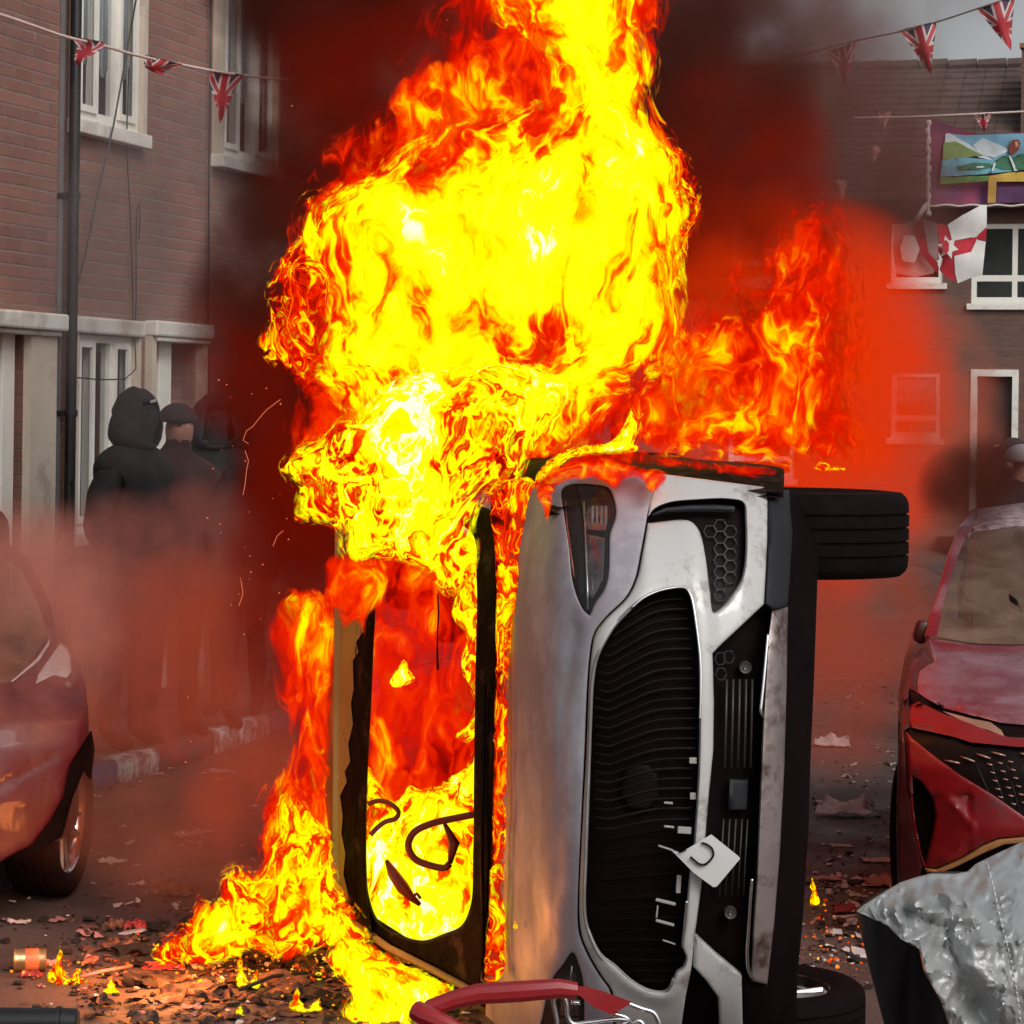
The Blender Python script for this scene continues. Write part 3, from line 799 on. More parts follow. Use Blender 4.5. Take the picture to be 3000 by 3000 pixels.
for k in range(12):
    a = math.pi * k / 6 + .2; r_ = 33 if k % 2 == 0 else 17; st.append((2778 + r_ * .95 * math.cos(a), 724 + r_ * 1.1 * math.sin(a)))
cloth('star', M_fwhite, fl, st, 27.5, -.09, grid=7)
cloth('hand', M_fred, fl, [(2763, 708), (2772, 702), (2780, 712), (2780, 734), (2772, 744), (2764, 736), (2760, 722)], 27.5, -.13, grid=7)
fg = empty('flag', P(2700, 650, 29)); tag(fg, 'smoke veiled red and white flag beside the white flag with a star', 'flag', 'flags below the banner')
cloth('cloth', flatc('rosy_cloth', (.48, .30, .28)), fg, [(2622, 665), (2690, 640), (2745, 652), (2752, 740), (2735, 800), (2680, 812), (2625, 800), (2615, 730)], 29.0)
cloth('red_stripe', M_fred, fg, [(2676, 655), (2702, 640), (2712, 690), (2720, 740), (2748, 770), (2745, 800), (2700, 745), (2682, 700)], 29.0, -.08)
cloth('pale_patch', M_fwhite, fg, [(2650, 690), (2680, 690), (2695, 730), (2680, 770), (2645, 765), (2636, 725)], 29.0, -.09)
# ------------------------------------------------------------------ the white car, lying on its side
M_white = pbr('white_car_paint', (.50, .49, .48), .34, var=.07, vscale=2.5, coat=.5, dirt=(.17, .12, .11, 1), dirt_amt=.25, dscale=5, bump=.04, bscale=8)
M_bonnet = pbr('sooty_white_mauve_sheen', (.46, .46, .50), .55, var=.08, vscale=2.0, coat=.0, dirt=(.29, .26, .29, 1), dirt_amt=.6, dscale=2.2, bump=.06, bscale=6)  # patches are soot and painted mauve reflections together
M_blackp = pbr('black_plastic', (.005, .002, .002), .5, var=.3, spec=.12)
M_blackm = pbr('matt_black_plastic', (.006, .0025, .0025), .75, var=.4, bump=.2, bscale=50, spec=.06)
M_greyclad = pbr('dark_grey_cladding', (.016, .016, .020), .6, var=.2, spec=.25)
M_chrome = pbr('chrome_trim', (.75, .75, .76), .18, 1.0, var=.05)
M_skid = pbr('brushed_skid_plate', (.42, .36, .35), .38, .7, var=.15, dirt=(.12, .06, .05, 1), dirt_amt=.35, dscale=7)
M_rubber = pbr('tyre_rubber', (.006, .003, .003), .85, spec=.08, var=.3, bump=.3, bscale=60)
M_lens = glass_mat('lamp_glass', (.06, .055, .055), .03, .34)
M_lampin = pbr('lamp_inside', (.30, .27, .27), .25, .9, var=.6, vscale=14)
M_plate = pbr('white_plate', (.62, .61, .60), .45, var=.05)
M_char = pbr('charred_metal', (.006, .003, .002), .8, var=.5, spec=.08, dirt=(.05, .03, .022, 1), dirt_amt=.2, dscale=8, bump=.5, bscale=20)
def scorch():
    m, nn, ll = newmat('scorched_paint'); n = N(m.node_tree); co = n.obj()
    f = n.noise(n.mapping(co, (1, 1, .35)), 6, 6, .65); g = n.noise(co, 3, 4, .6)
    c = n.ramp(g, [(.3, (.22, .15, .04)), (.7, (.30, .23, .09))])
    c = n.mix(n.maprange(f, .60, .64), c, (.02, .014, .01, 1))
    c = n.mix(n.maprange(n.noise(co, 21, 4, .7), .66, .7), c, (.03, .02, .01, 1))
    b = n.new('ShaderNodeBsdfPrincipled'); ll.new(c, b.inputs['Base Color']); b.inputs['Roughness'].default_value = .6
    o = n.new('ShaderNodeOutputMaterial'); ll.new(b.outputs[0], o.inputs[0]); return m
M_scorch = scorch()

XC, ZC, HW = .97, .93, .9
_h = np.linspace(0.0, 1.75, 351)
_y = np.interp(_h, [0, .12, .2, .3, .45, .6, .70, .76, .80, .84, .88, .93, .98, 1.02, 1.06, 1.46, 1.54, 1.58, 1.62, 1.75],
               [8.15, 7.90, 7.76, 7.69, 7.66, 7.66, 7.68, 7.72, 7.77, 7.84, 8.0, 8.25, 8.50, 8.75, 8.82, 9.5, 9.72, 9.95, 10.2, 10.6])
_k = np.hanning(13); _k /= _k.sum(); _ys = np.convolve(np.pad(_y, 6, mode='edge'), _k, 'valid')
def yprof(H): return float(np.interp(H, _h, _ys))
def sweep(b, H):
    a = abs(b); k = 1.0 if H < .8 else max(.45, 1.0 - (H - .8) * 2.2)
    return k * (.24 * a ** 2.6 + .34 * max(0, a - .55) ** 2 * 2.2)
def CS(u, v, off=0.0):
    y = 8.2
    for _ in range(14):
        p = P(u, v, y); H = XC - p.x; b = (p.z - ZC) / HW
        y = .4 * y + .6 * (yprof(H) + sweep(b, H))
    return P(u, v, y + off)

car = empty('overturned_car', (XC, 8.6, 0)); tag(car, 'white car lying on its side and burning, its bonnet and grille facing forward', 'car', 'cars')
SEAM = [(1925, 1400), (1905, 1470), (1895, 1538), (1881, 1616), (1864, 1697), (1837, 1751), (1777, 1811), (1743, 1858), (1730, 1926), (1724, 2000), (1716, 2200), (1706, 2400), (1697, 2600), (1696, 2700), (1702, 2745), (1729, 2808), (1763, 2866), (1790, 2905), (1800, 3000), (1800, 3180)]
seam = spline(SEAM, 10, closed=False)
def offs(line, d):
    t = np.gradient(line, axis=0); t /= np.linalg.norm(t, axis=1)[:, None]
    k = np.clip((line[:, 1] - 1470) / 60, 0, 1)
    return line + np.stack([t[:, 1], -t[:, 0]], 1) * d * k[:, None]
sL, sR = offs(seam, -3.2), offs(seam, 3.2)
if sL[len(sL) // 2][0] > sR[len(sR) // 2][0]: sL, sR = sR, sL
LAMP = spline([(1646, 1435), (1669, 1421), (1736, 1420), (1783, 1431), (1802, 1475), (1804, 1515), (1787, 1569), (1785, 1623), (1782, 1690), (1770, 1731), (1743, 1771), (1726, 1805), (1713, 1794), (1696, 1764), (1677, 1704), (1666, 1603), (1652, 1502)], 9)
LAMP2 = spline([(1678, 2792), (1697, 2830), (1709, 2880), (1714, 3000), (1716, 3130), (1640, 3150), (1575, 3110), (1592, 2970), (1618, 2872), (1650, 2828)], 9)
bl = [(1418, 3180), (1425, 2900), (1440, 2650), (1455, 2400), (1464, 2100), (1470, 1850), (1475, 1640), (1500, 1510), (1545, 1450), (1610, 1395), (1680, 1366), (1760, 1366), (1850, 1376)]
bonnet_poly = np.vstack([spline(bl, 12, closed=False), sL])
cre = spline([(1690, 1845), (1668, 1930), (1655, 2050), (1642, 2300), (1630, 2550), (1610, 2780)], 12, False)
def bump_b(u, v):
    d = 0.0
    # shallow power-bulge edge that runs along the bonnet
    e = float(dist_poly([(u, v)], cre, False)[0])
    if e < 26: d += .010 * math.cos(e / 26 * math.pi / 2) ** 2
    return d + .006 * mnoise.noise(Vector((u * .004, v * .003, 0))) + .003 * mnoise.noise(Vector((u * .02, v * .012, 3)))
solid_panel('bonnet', bonnet_poly, [LAMP, LAMP2], CS, M_bonnet, car, .03, 15, 7, bump=bump_b)
GR = spline([(1774, 1879), (1804, 1832), (1864, 1764), (1911, 1737), (1972, 1725), (2006, 1726), (2022, 1744), (2039, 1838), (2049, 1939), (2051, 2107), (2049, 2235), (2042, 2369), (2029, 2530), (2022, 2571), (2009, 2706), (2002, 2780), (2012, 2806), (2003, 2838), (1985, 2850), (1972, 2880), (1952, 2907), (1911, 2907), (1857, 2880), (1804, 2833), (1763, 2800), (1730, 2733), (1716, 2679), (1719, 2500), (1726, 2300), (1733, 2100), (1738, 2000), (1750, 1930)], 9)
FOG = spline([(1895, 1532), (1914, 1495), (1959, 1474), (2039, 1465), (2140, 1463), (2180, 1474), (2187, 1522), (2184, 1663), (2167, 1717), (2093, 1798), (2080, 1730), (2066, 1623), (2049, 1556), (2026, 1529), (1992, 1525), (1940, 1530)], 8)
GRr = GR.copy()
def shrink(poly, d):
    t = np.roll(poly, -1, 0) - np.roll(poly, 1, 0); t /= np.maximum(1e-6, np.linalg.norm(t, axis=1))[:, None]
    nn = np.stack([-t[:, 1], t[:, 0]], 1); c = poly + nn * 2
    if inside(c, poly).mean() < .5: nn = -nn
    return poly + nn * d
bump_poly = np.vstack([poly_line([(1925, 1388), (2246, 1428)], 14)[:24], poly_line([(2246, 1428), (2250, 1470), (2249, 1600), (2240, 1771), (2088, 1914), (2092, 2060), (2090, 2200), (2080, 2300), (2068, 2440), (2055, 2600), (2036, 2740), (2026, 2840), (2010, 2920), (1998, 3000), (1990, 3180)], 14)[:-30] if False else poly_line([(2246, 1428), (2250, 1470), (2249, 1600), (2240, 1771), (2088, 1914), (2092, 2060), (2090, 2200), (2080, 2300), (2068, 2440), (2055, 2600), (2036, 2740), (2026, 2840), (2010, 2920), (1998, 3000), (1990, 3180)] , 14)])
# keep only the open run from the top right corner down to the bottom
def run(pts, step=14):
    out = []
    for a, b_ in zip(pts[:-1], pts[1:]):
        a = np.array(a, float); b_ = np.array(b_, float); k = max(1, int(np.linalg.norm(b_ - a) / step))
        out += [a + (b_ - a) * j / k for j in range(k)]
    out.append(np.array(pts[-1], float)); return np.array(out)
bump_poly = np.vstack([run([(1925, 1388), (2080, 1407), (2246, 1428), (2250, 1470), (2249, 1600), (2240, 1771), (2088, 1914), (2092, 2060), (2090, 2200), (2080, 2300), (2068, 2440), (2055, 2600), (2036, 2740), (2026, 2840), (2010, 2920), (1998, 3000), (1990, 3180)]), sR[::-1]])
# a shallow valley runs down the bumper beside the headlamp, and the nose panel stands a little proud
NOSE = spline([(1886, 1545), (1990, 1528), (2030, 1535), (2050, 1560), (2066, 1640), (2080, 1740), (2092, 1830), (2092, 2060), (2070, 2440), (2036, 2740), (2000, 2900), (1950, 2940), (1850, 2910), (1790, 2860), (1720, 2760), (1700, 2650), (1720, 2100), (1735, 1930), (1770, 1840), (1840, 1770), (1870, 1690)], 16)
def bump_n(u, v):
    i = bool(inside([(u, v)], NOSE)[0]); e = float(dist_poly([(u, v)], NOSE)[0])
    s = min(1, e / 18); s = s * s * (3 - 2 * s)
    return (-.008 * s if i else .006 * s) + .002 * mnoise.noise(Vector((u * .008, v * .006, 9)))
solid_panel('bumper', bump_poly, [GR, FOG], CS, M_white, car, .04, 15, 8, bump=bump_n)
solid_panel('bumper_corner', run([(2036, 2739), (2100, 2800), (2174, 2860), (2177, 3000), (2177, 3180), (2110, 3180), (2110, 3000), (2107, 2928), (2073, 2880), (2031, 2833)]), [], CS, M_white, car, .05, 14, 7, depth=.006)
solid_panel('lower_grille', run([(1870, 1440), (2238, 1440), (2290, 1800), (2250, 2400), (2215, 3180), (1800, 3180), (1660, 2990), (1690, 2700), (1720, 1960), (1790, 1800), (1880, 1720)]), [], CS, M_blackm, car, .02, 34, depth=.085)

# grille: dark wavy bars
def wave_line(v0, amp, w):
    pts = []
    for k in range(26):
        u = 1742 + (2044 - 1742) * k / 25; s = k / 25
        v = v0 - amp * (1 / (1 + math.exp(-(s - .42) * 11))) + amp * .25 * math.exp(-((s - .14) / .1) ** 2)
        pts.append((u, v))
    ins = inside(np.array(pts), shrink(GR, 6))
    return [CS(u, v, w) for (u, v), i in zip(pts, ins) if i]
gr = empty('grille', CS(1880, 2300)); gr.parent = car; gr.location = Vector(CS(1880, 2300)) - Vector(car.location)
b = MB()
for k in range(46):
    v0 = 1800 + k * 27 + (k > 22) * (k - 22) * 3; amp = 75 * max(0, 1 - k / 34)
    l = wave_line(v0, amp, .040)
    if k == 24: b.build('bars', pbr('grille_plastic', (.008, .005, .005), .5, spec=.14), gr, smooth=True); b = MB()
    if len(l) > 3: b.tube(l, .0020 if k % 2 else .0032, 6, flat=1.4)
b.build('bars', pbr('darker_grille_plastic', (.004, .002, .002), .6, spec=.04), gr, smooth=True)  # lower bars in a darker copy of the grille plastic
solid_panel('backing', shrink(GR, -4), [], CS, M_blackm, gr, .01, 26, depth=.06)
solid_panel('camera_cover', run([(1830, 2260), (1860, 2245), (1900, 2245), (1930, 2275), (1935, 2340), (1905, 2380), (1850, 2380), (1815, 2330)]), [], CS, pbr('cover_plastic', (.006, .003, .003), .5, spec=.08), gr, .02, 14, 8, depth=.04)
M_clip = pbr('bare_plastic_edge', (.34, .32, .31), .5)
for (u, v, w_, h_, r_) in [(2030, 2228, 22, 18, 0), (2030, 2332, 18, 20, 0), (2005, 2432, 40, 20, .05), (1958, 2352, 26, 6, .05), (1960, 2422, 30, 6, .08), (1950, 2484, 46, 5, .3), (1988, 2590, 14, 52, .05), (1950, 2642, 60, 9, .22), (1948, 2703, 56, 8, .25), (1960, 2760, 40, 4, .3), (1925, 2670, 5, 36, .1)]:
    p = CS(u, v, .02); s_ = p.y / F
    b = MB(); b.box(p, (w_ * s_, .012, h_ * s_), Matrix.Rotation(r_, 3, 'Y'), bev=.002); b.build('broken_clip', M_clip, gr)
b = MB()
rim = [CS(u, v, -.004) for (u, v) in shrink(GR, 2)[:]]
i0 = 6; 
top = [q for q in GR if True]
ch_line = [(1850, 1782), (1880, 1755), (1925, 1733), (1975, 1722), (2008, 1722), (2024, 1745), (2041, 1838), (2052, 1939), (2053, 2020), (2051, 2107)]
b.tube([CS(u, v, -.006) for u, v in spline(ch_line, 12, False)], .0042, 8); b.build('chrome_edge', M_chrome, gr, smooth=True); b = MB()
ch2 = [(2012, 2640), (2006, 2700), (2000, 2775)]
b.tube([CS(u, v, -.004) for u, v in spline(ch2, 12, False)], .0035, 8)
ch3 = [(1975, 2866), (1968, 2885), (1952, 2912), (1911, 2912), (1857, 2885), (1804, 2838), (1760, 2803), (1727, 2738), (1713, 2680), (1716, 2500), (1723, 2300), (1730, 2100), (1735, 2000), (1747, 1930), (1772, 1877), (1802, 1830), (1850, 1780)]
b.build('chrome_edge', M_chrome, gr, smooth=True)
b = MB(); b.tube([CS(u, v, .0) for u, v in spline(ch3, 12, False)], .0055, 8); b.build('grey_edge', pbr('grey_trim', (.20, .19, .19), .4, .2), gr, smooth=True)

# fog recess with its honeycomb and lamp bar
fo = empty('fog_lamp_recess'); fo.parent = car; fo.location = Vector(CS(2100, 1600)) - Vector(car.location)
solid_panel('recess', shrink(FOG, -5), [], CS, M_blackp, fo, .01, 22, depth=.07)
b = MB(); hx = shrink(FOG, 4)
for r_ in range(14):
    for c_ in range(12):
        cu = 1990 + c_ * 30; cv_ = 1540 + r_ * 34 + (17 if c_ % 2 else 0)
        ring = [(cu + 19 * math.cos(a * math.pi / 3), cv_ + 19 * math.sin(a * math.pi / 3)) for a in range(7)]
        if inside(np.array(ring), hx).all(): b.tube([CS(u, v, .055) for u, v in ring], .0022, 5)
b.build('honeycomb', pbr('honeycomb_plastic', (.03, .026, .026), .4), fo, smooth=True)
b = MB(); b.tube([CS(u, v, .025) for u, v in [(1912, 1508), (1950, 1494), (2020, 1490), (2100, 1490), (2150, 1492)]], [.004, .009, .013, .014, .012], 8, flat=.8)
b.build('lamp_bar', M_greyclad, fo, smooth=True, autos=40)
b = MB(); b.tube([CS(2142, 1493, .018), CS(2142, 1493, .04)], .009, 12); b.build('bulb', M_chrome, fo, smooth=True)

# headlamps
def lamp(poly, inner, chrome):
    hl = empty('headlight'); hl.parent = car; c = poly.mean(0); hl.location = Vector(CS(*c)) - Vector(car.location)
    solid_panel('housing', shrink(poly, -6), [], CS, M_blackp, hl, .02, 22, depth=.10)
    for i, (pl, mt, dp) in enumerate(inner): solid_panel(['reflector', 'projector', 'inner_trim'][i % 3], run(pl + [pl[0]])[:-1], [], CS, mt, hl, .03, 14, 5, depth=dp)
    b = MB(); b.tube([CS(u, v, .03) for u, v in chrome], .0032, 8); b.build('light_strip', M_chrome, hl, smooth=True)
    solid_panel('lens', shrink(poly, 1.5), [], CS, M_lens, hl, .004, 20, 6, depth=.008)
lamp(LAMP, [([(1712, 1480), (1788, 1482), (1780, 1560), (1716, 1556)], M_lampin, .07), ([(1718, 1566), (1776, 1580), (1770, 1700), (1738, 1760), (1722, 1740)], M_lampin, .05),
            ([(1660, 1480), (1700, 1480), (1710, 1560), (1712, 1740), (1700, 1750), (1682, 1690), (1668, 1560)], M_greyclad, .045)],
     [(1710, 1470), (1714, 1545), (1718, 1640), (1721, 1720), (1723, 1784)])
b = MB(); b.tube([CS(u, v, .012) for u, v in [(1656, 1470), (1662, 1540), (1672, 1620), (1682, 1690)]], .0028, 6); b.build('lamp_edge_reflection', pbr('painted_orange_reflection', (.5, .16, .09), .3, .6), car, smooth=True)  # orange reflection along the lamp, drawn as a coloured strip
b = MB()
for k in range(4): b.box(CS(1736 + k * 13, 1512, .055), (.006, .02, .06))
b.build('lamp_ribs', M_chrome, car)
lamp(LAMP2, [([(1650, 2880), (1690, 2860), (1700, 2990), (1640, 2990)], M_lampin, .06), ([(1630, 3000), (1700, 3000), (1700, 3080), (1620, 3080)], M_lampin, .07)], [(1676, 2830), (1668, 2920), (1655, 3000)])

M_rib = pbr('rib_plastic', (.028, .024, .023), .45)
# lower intake: ribs, sensors, chrome lines, silver skid plate, cladding
b = MB()
for u in (2133, 2152, 2171, 2190, 2208):
    b = MB(); b.tube([CS(u - 4, 1990, .05), CS(u - 6, 2110, .05), CS(u - 10, 2250, .05)], .0040, 6); b.build('intake_rib', M_rib, car, smooth=True)
for u in (2120, 2138, 2156, 2174, 2190):
    b = MB(); b.tube([CS(u, 2400, .055), CS(u - 8, 2540, .055), CS(u - 12, 2625, .055)], .0025, 6); b.build('intake_rib', M_rib, car, smooth=True)
b = MB()
for k, (u, v) in enumerate([(2110, 1930), (2135, 1925), (2112, 1975)]):
    ring = [(u + 16 * math.cos(a * math.pi / 3), v + 20 * math.sin(a * math.pi / 3)) for a in range(7)]
    b.tube([CS(x, y_, .04) for x, y_ in ring], .003, 5)
b.build('mesh_insert', M_greyclad, car, smooth=True)
for (u, v) in ((2184, 1956), (2140, 2675)):
    c_ = CS(u, v, .045); Mx = Matrix.Translation(c_) @ Matrix.Rotation(math.pi / 2, 4, 'X')
    b = MB(); b.lathe([(0, .004), (.006, .006), (.008, 0), (.013, .003), (.016, .006), (.018, 0), (.018, -.02)], 24, Mx)
    b.build('parking_sensor', pbr('sensor_plastic', (.10, .09, .085), .35, .3), car, smooth=True, autos=35)
solid_panel('tow_cover', run([(2142, 2290), (2196, 2292), (2192, 2380), (2138, 2380)]), [], CS, M_greyclad, car, .02, 16, 5, depth=.04)
solid_panel('skid_plate', run([(2262, 1791), (2308, 1778), (2304, 2000), (2297, 2250), (2284, 2500), (2268, 2700), (2247, 2884), (2202, 2873), (2208, 2700), (2217, 2571), (2236, 2107), (2248, 1900)]), [], CS, M_skid, car, .02, 14, 7, depth=-.012)
b = MB(); b.tube([CS(u, v, -.012) for u, v in spline([(2250, 1858), (2246, 1900), (2238, 1990), (2231, 2060), (2229, 2085), (2234, 2100)], 12, False)], .0048, 8)
b.tube([CS(u, v, -.012) for u, v in spline([(2203, 2575), (2198, 2640), (2192, 2740), (2189, 2800), (2194, 2845), (2206, 2868)], 12, False)], .0048, 8)
b.build('chrome_line', M_chrome, car, smooth=True)
solid_panel('cladding', run([(2252, 1430), (2318, 1438), (2380, 1450), (2402, 1600), (2398, 1680), (2387, 2000), (2378, 2200), (2371, 2437), (2354, 2700), (2338, 2874), (2332, 3180), (2184, 3180), (2180, 2870), (2202, 2880), (2246, 2888), (2268, 2700), (2284, 2500), (2297, 2250), (2304, 2000), (2308, 1782), (2262, 1795), (2243, 1775), (2252, 1600)]), [], CS, M_blackm, car, .05, 20, 9, depth=.012)
solid_panel('cladding_edge', run([(2251, 1431), (2312, 1437), (2322, 1560), (2314, 1700), (2307, 1776), (2264, 1788), (2243, 1770), (2251, 1600)]), [], CS, M_greyclad, car, .02, 16, 8, depth=-.004)

# number plate: a torn corner hanging from its screws, a black letter on it
npo = solid_panel('number_plate', run([(1964, 2484), (1992, 2492), (2080, 2437), (2084, 2440), (2160, 2500), (2163, 2506), (2096, 2588), (2086, 2590), (2030, 2550)]), [], lambda u, v: CS(u, v) + Vector((0, -.035 - .00012 * (u - 1960), 0)), M_plate, car, .004, 12, 0)
b = MB(); gl = spline([(2052, 2461), (2066, 2464), (2082, 2477), (2086, 2495), (2074, 2514), (2060, 2524), (2044, 2522), (2034, 2514), (2020, 2502)], 5, False)
b.tube([CS(u, v) + Vector((0, -.039 - .00012 * (u - 1960), 0)) for u, v in gl], .0085, 6, flat=.3)
b.tube([CS(u, v) + Vector((0, -.039 - .00012 * (u - 1960), 0)) for u, v in [(1988, 2490), (2008, 2480)]], .009, 6, flat=.25)
b.build('letter', M_blackp, npo, smooth=True)

# the shell behind the front: sides, wings, floor
def ring(y, h0, h1, z0, z1, r=.10, n=6):
    pts = []
    for (cx, cz, a0) in ((XC - h0 - r, z1 - r, 0), (XC - h1 + r, z1 - r, 90), (XC - h1 + r, z0 + r, 180), (XC - h0 - r, z0 + r, 270)):
        for k in range(n + 1):
            a = math.radians(a0 + 90 * k / n); pts.append(Vector((cx + r * math.cos(a), y, cz + r * math.sin(a))))
    return pts
sec = [(8.28, .24, .80, .14, 1.72), (8.45, .24, .86, .08, 1.79), (8.8, .26, .93, .04, 1.82), (9.1, .26, .98, .03, 1.83), (10.0, .24, 1.02, .03, 1.83), (11.0, .24, 1.05, .03, 1.83), (11.9, .3, 1.05, .05, 1.81), (12.15, .36, 1.0, .12, 1.74)]
vs = []; fs = []
for s_ in sec: vs += ring(*s_)
m_ = len(ring(*sec[0]))
for i in range(len(sec) - 1):
    for k in range(m_):
        fs.append((i * m_ + k, i * m_ + (k + 1) % m_, (i + 1) * m_ + (k + 1) % m_, (i + 1) * m_ + k))
fs += [tuple(range(m_)), tuple((len(sec) - 1) * m_ + k for k in range(m_ - 1, -1, -1))]
MB().add(vs, fs).build('body', M_char, car, smooth=True, autos=45)
# wing above the upper wheel
b = MB(); wv = []
for k in range(14):
    y_ = 8.02 + k * .1; t = k / 13
    for (xx, zz) in ((.10 + .1 * t, 1.78 - .02 * (1 - t)), (.35, 1.815), (.62, 1.835), (.80 + .05 * math.sin(t * 3), 1.825)): wv.append((xx, y_, zz - max(0, .25 - t) * .25))
n4 = 4; wf = [(i * n4 + j, i * n4 + j + 1, (i + 1) * n4 + j + 1, (i + 1) * n4 + j) for i in range(13) for j in range(3)]
b.add(wv, wf); b.add([(x, y_, z - .015) for x, y_, z in wv], [tuple(reversed(f)) for f in wf]); b.build('wing', M_char, car, smooth=True)

def YW(u, v): 
    t = (1440 - u) / (1440 - 1090); b_ = (v - 2300) / 900
    return 8.80 + .70 * t + .14 * b_ * b_
def WS(u, v): return P(u, v, YW(u, v))
OPEN = spline([(1096, 1700), (1094, 1850), (1086, 2050), (1074, 2300), (1070, 2500), (1080, 2640), (1110, 2710), (1180, 2752), (1240, 2765), (1300, 2745), (1350, 2722), (1378, 2660), (1386, 2500), (1388, 2300), (1392, 2000), (1396, 1700), (1380, 1560), (1250, 1520), (1130, 1560)], 10)
solid_panel('windscreen_frame', run([(1050, 1500), (1300, 1440), (1450, 1500), (1452, 1900), (1442, 2300), (1424, 2700), (1404, 2906), (1240, 2826), (1068, 2742), (1030, 2600), (1040, 2200), (1050, 1850)]), [OPEN], WS, M_char, car, .05, 18, 9)
def RS(u, v):
    t = (1095 - u) / 140; return P(u, v, 9.44 + .55 * max(0, t) ** 1.3 + .14 * ((v - 2300) / 900) ** 2)
solid_panel('roof_edge', run([(986, 1560), (1060, 1560), (1064, 1850), (1044, 1880), (1050, 1910), (1034, 1935), (1036, 2020), (1028, 2060), (1034, 2120), (1020, 2180), (1026, 2230), (1010, 2260), (1016, 2290), (996, 2330), (1004, 2390), (1000, 2440), (1012, 2500), (1006, 2560), (1018, 2610), (1024, 2690), (994, 2618), (967, 2509), (955, 2393), (950, 2237), (955, 2082), (975, 1888), (984, 1700)]), [], RS, M_scorch, car, .06, 12, 4, depth=-.012)
solid_panel('roof_header', run([(1000, 1560), (1064, 1560), (1096, 1700), (1096, 1830), (1090, 1900), (1080, 2120), (1072, 2330), (1070, 2520), (1074, 2640), (1090, 2735), (1066, 2742), (1025, 2695), (985, 2560), (975, 2400), (980, 2200), (990, 1900)]), [], RS, M_char, car, .06, 14, 6, depth=.004)
b = MB()
b.add([(-.62, 9.8, .22), (-.63, 9.8, 1.66), (-.63, 11.9, 1.66), (-.62, 11.9, .22), (-.59, 9.8, .22), (-.60, 9.8, 1.66), (-.60, 11.9, 1.66), (-.59, 11.9, .22)], [(0, 1, 2, 3), (7, 6, 5, 4), (0, 4, 5, 1), (1, 5, 6, 2), (2, 6, 7, 3), (3, 7, 4, 0)])
b.build('roof', M_scorch, car)
for z0, z1 in ((.22, .05), (1.66, 1.82)):
    for (ya, yb) in ((9.75, 9.0), (10.8, 10.7), (11.9, 11.6)):
        b = MB(); b.tube([(-.6, ya, z0), (-.3, (ya + yb) / 2, (z0 + z1) / 2 + (.02 if z1 > 1 else -.02)), (-.04, yb, z1)], .035, 8); b.build('pillar', M_char, car, smooth=True, autos=40)
b = MB(); b.tube([WS(1020, 2690) + Vector((0, -.02, 0)), WS(1140, 2772) + Vector((0, -.03, 0)), WS(1280, 2842) + Vector((0, -.03, 0)), WS(1402, 2910) + Vector((0, -.02, 0))], .013, 8)
b.build('pillar_trim', M_scorch, car, smooth=True)  # scorched colour here also stands for the orange reflection along the pillar
# wiper, cowl, steering wheel, seats
b = MB(); b.tube([WS(1418, 2860) + Vector((0, -.03, 0)), WS(1412, 2500) + Vector((0, -.03, 0)), WS(1420, 2000) + Vector((0, -.03, 0))], .008, 6); b.build('wiper', M_blackp, car, smooth=True)
M_firelit = pbr('red_firelit_plastic', (.16, .008, .002), .6, var=.4)  # red of the flames in front put into the plastic's colour
b = MB(); b.tube([P(u, v, 9.32) for u, v in spline([(1400, 2384), (1340, 2396), (1262, 2414), (1212, 2440), (1196, 2478), (1214, 2515), (1262, 2536), (1306, 2542), (1318, 2530)], 9, False)], [.011] * 0 or .012, 8)
b.tube([P(1302, 2412, 9.33), P(1316, 2440, 9.34), P(1330, 2470, 9.35), P(1318, 2530, 9.34)], [.006, .012, .02, .008], 6)
b.build('steering_wheel', M_firelit, car, smooth=True)
b = MB(); b.tube([P(u, v, 9.33) for u, v in spline([(1078, 2356), (1110, 2346), (1148, 2358), (1168, 2380), (1160, 2398), (1128, 2408), (1098, 2432), (1086, 2446)], 8, False)], .009, 6); b.build('melted_trim', M_firelit, car, smooth=True)
b = MB(); b.tube([P(1132, 2520, 9.33), P(1150, 2556, 9.32), P(1180, 2600, 9.32), P(1204, 2628, 9.32), P(1230, 2650, 9.33)], [.006, .018, .022, .014, .007], 6); b.tube([P(1204, 2628, 9.32), P(1222, 2618, 9.32), P(1232, 2632, 9.32)], .006, 5); b.build('melted_trim', M_firelit, car, smooth=True)
b = MB(); b.tube([P(1283, 1738, 9.3), P(1285, 1800, 9.3), P(1281, 1870, 9.3), P(1282, 1962, 9.3)], [.0025, .003, .0025, .005], 5); b.build('hanging_wire', M_char, car, smooth=True)
for z_ in (.5, 1.36):
    b = MB(); b.box((-.05, 10.35, z_), (.5, .14, .5), bev=.05); b.box((.2, 10.1, z_), (.14, .5, .5), bev=.05); b.box((-.38, 10.38, z_), (.18, .1, .26), bev=.04); b.build('seat', M_char, car)

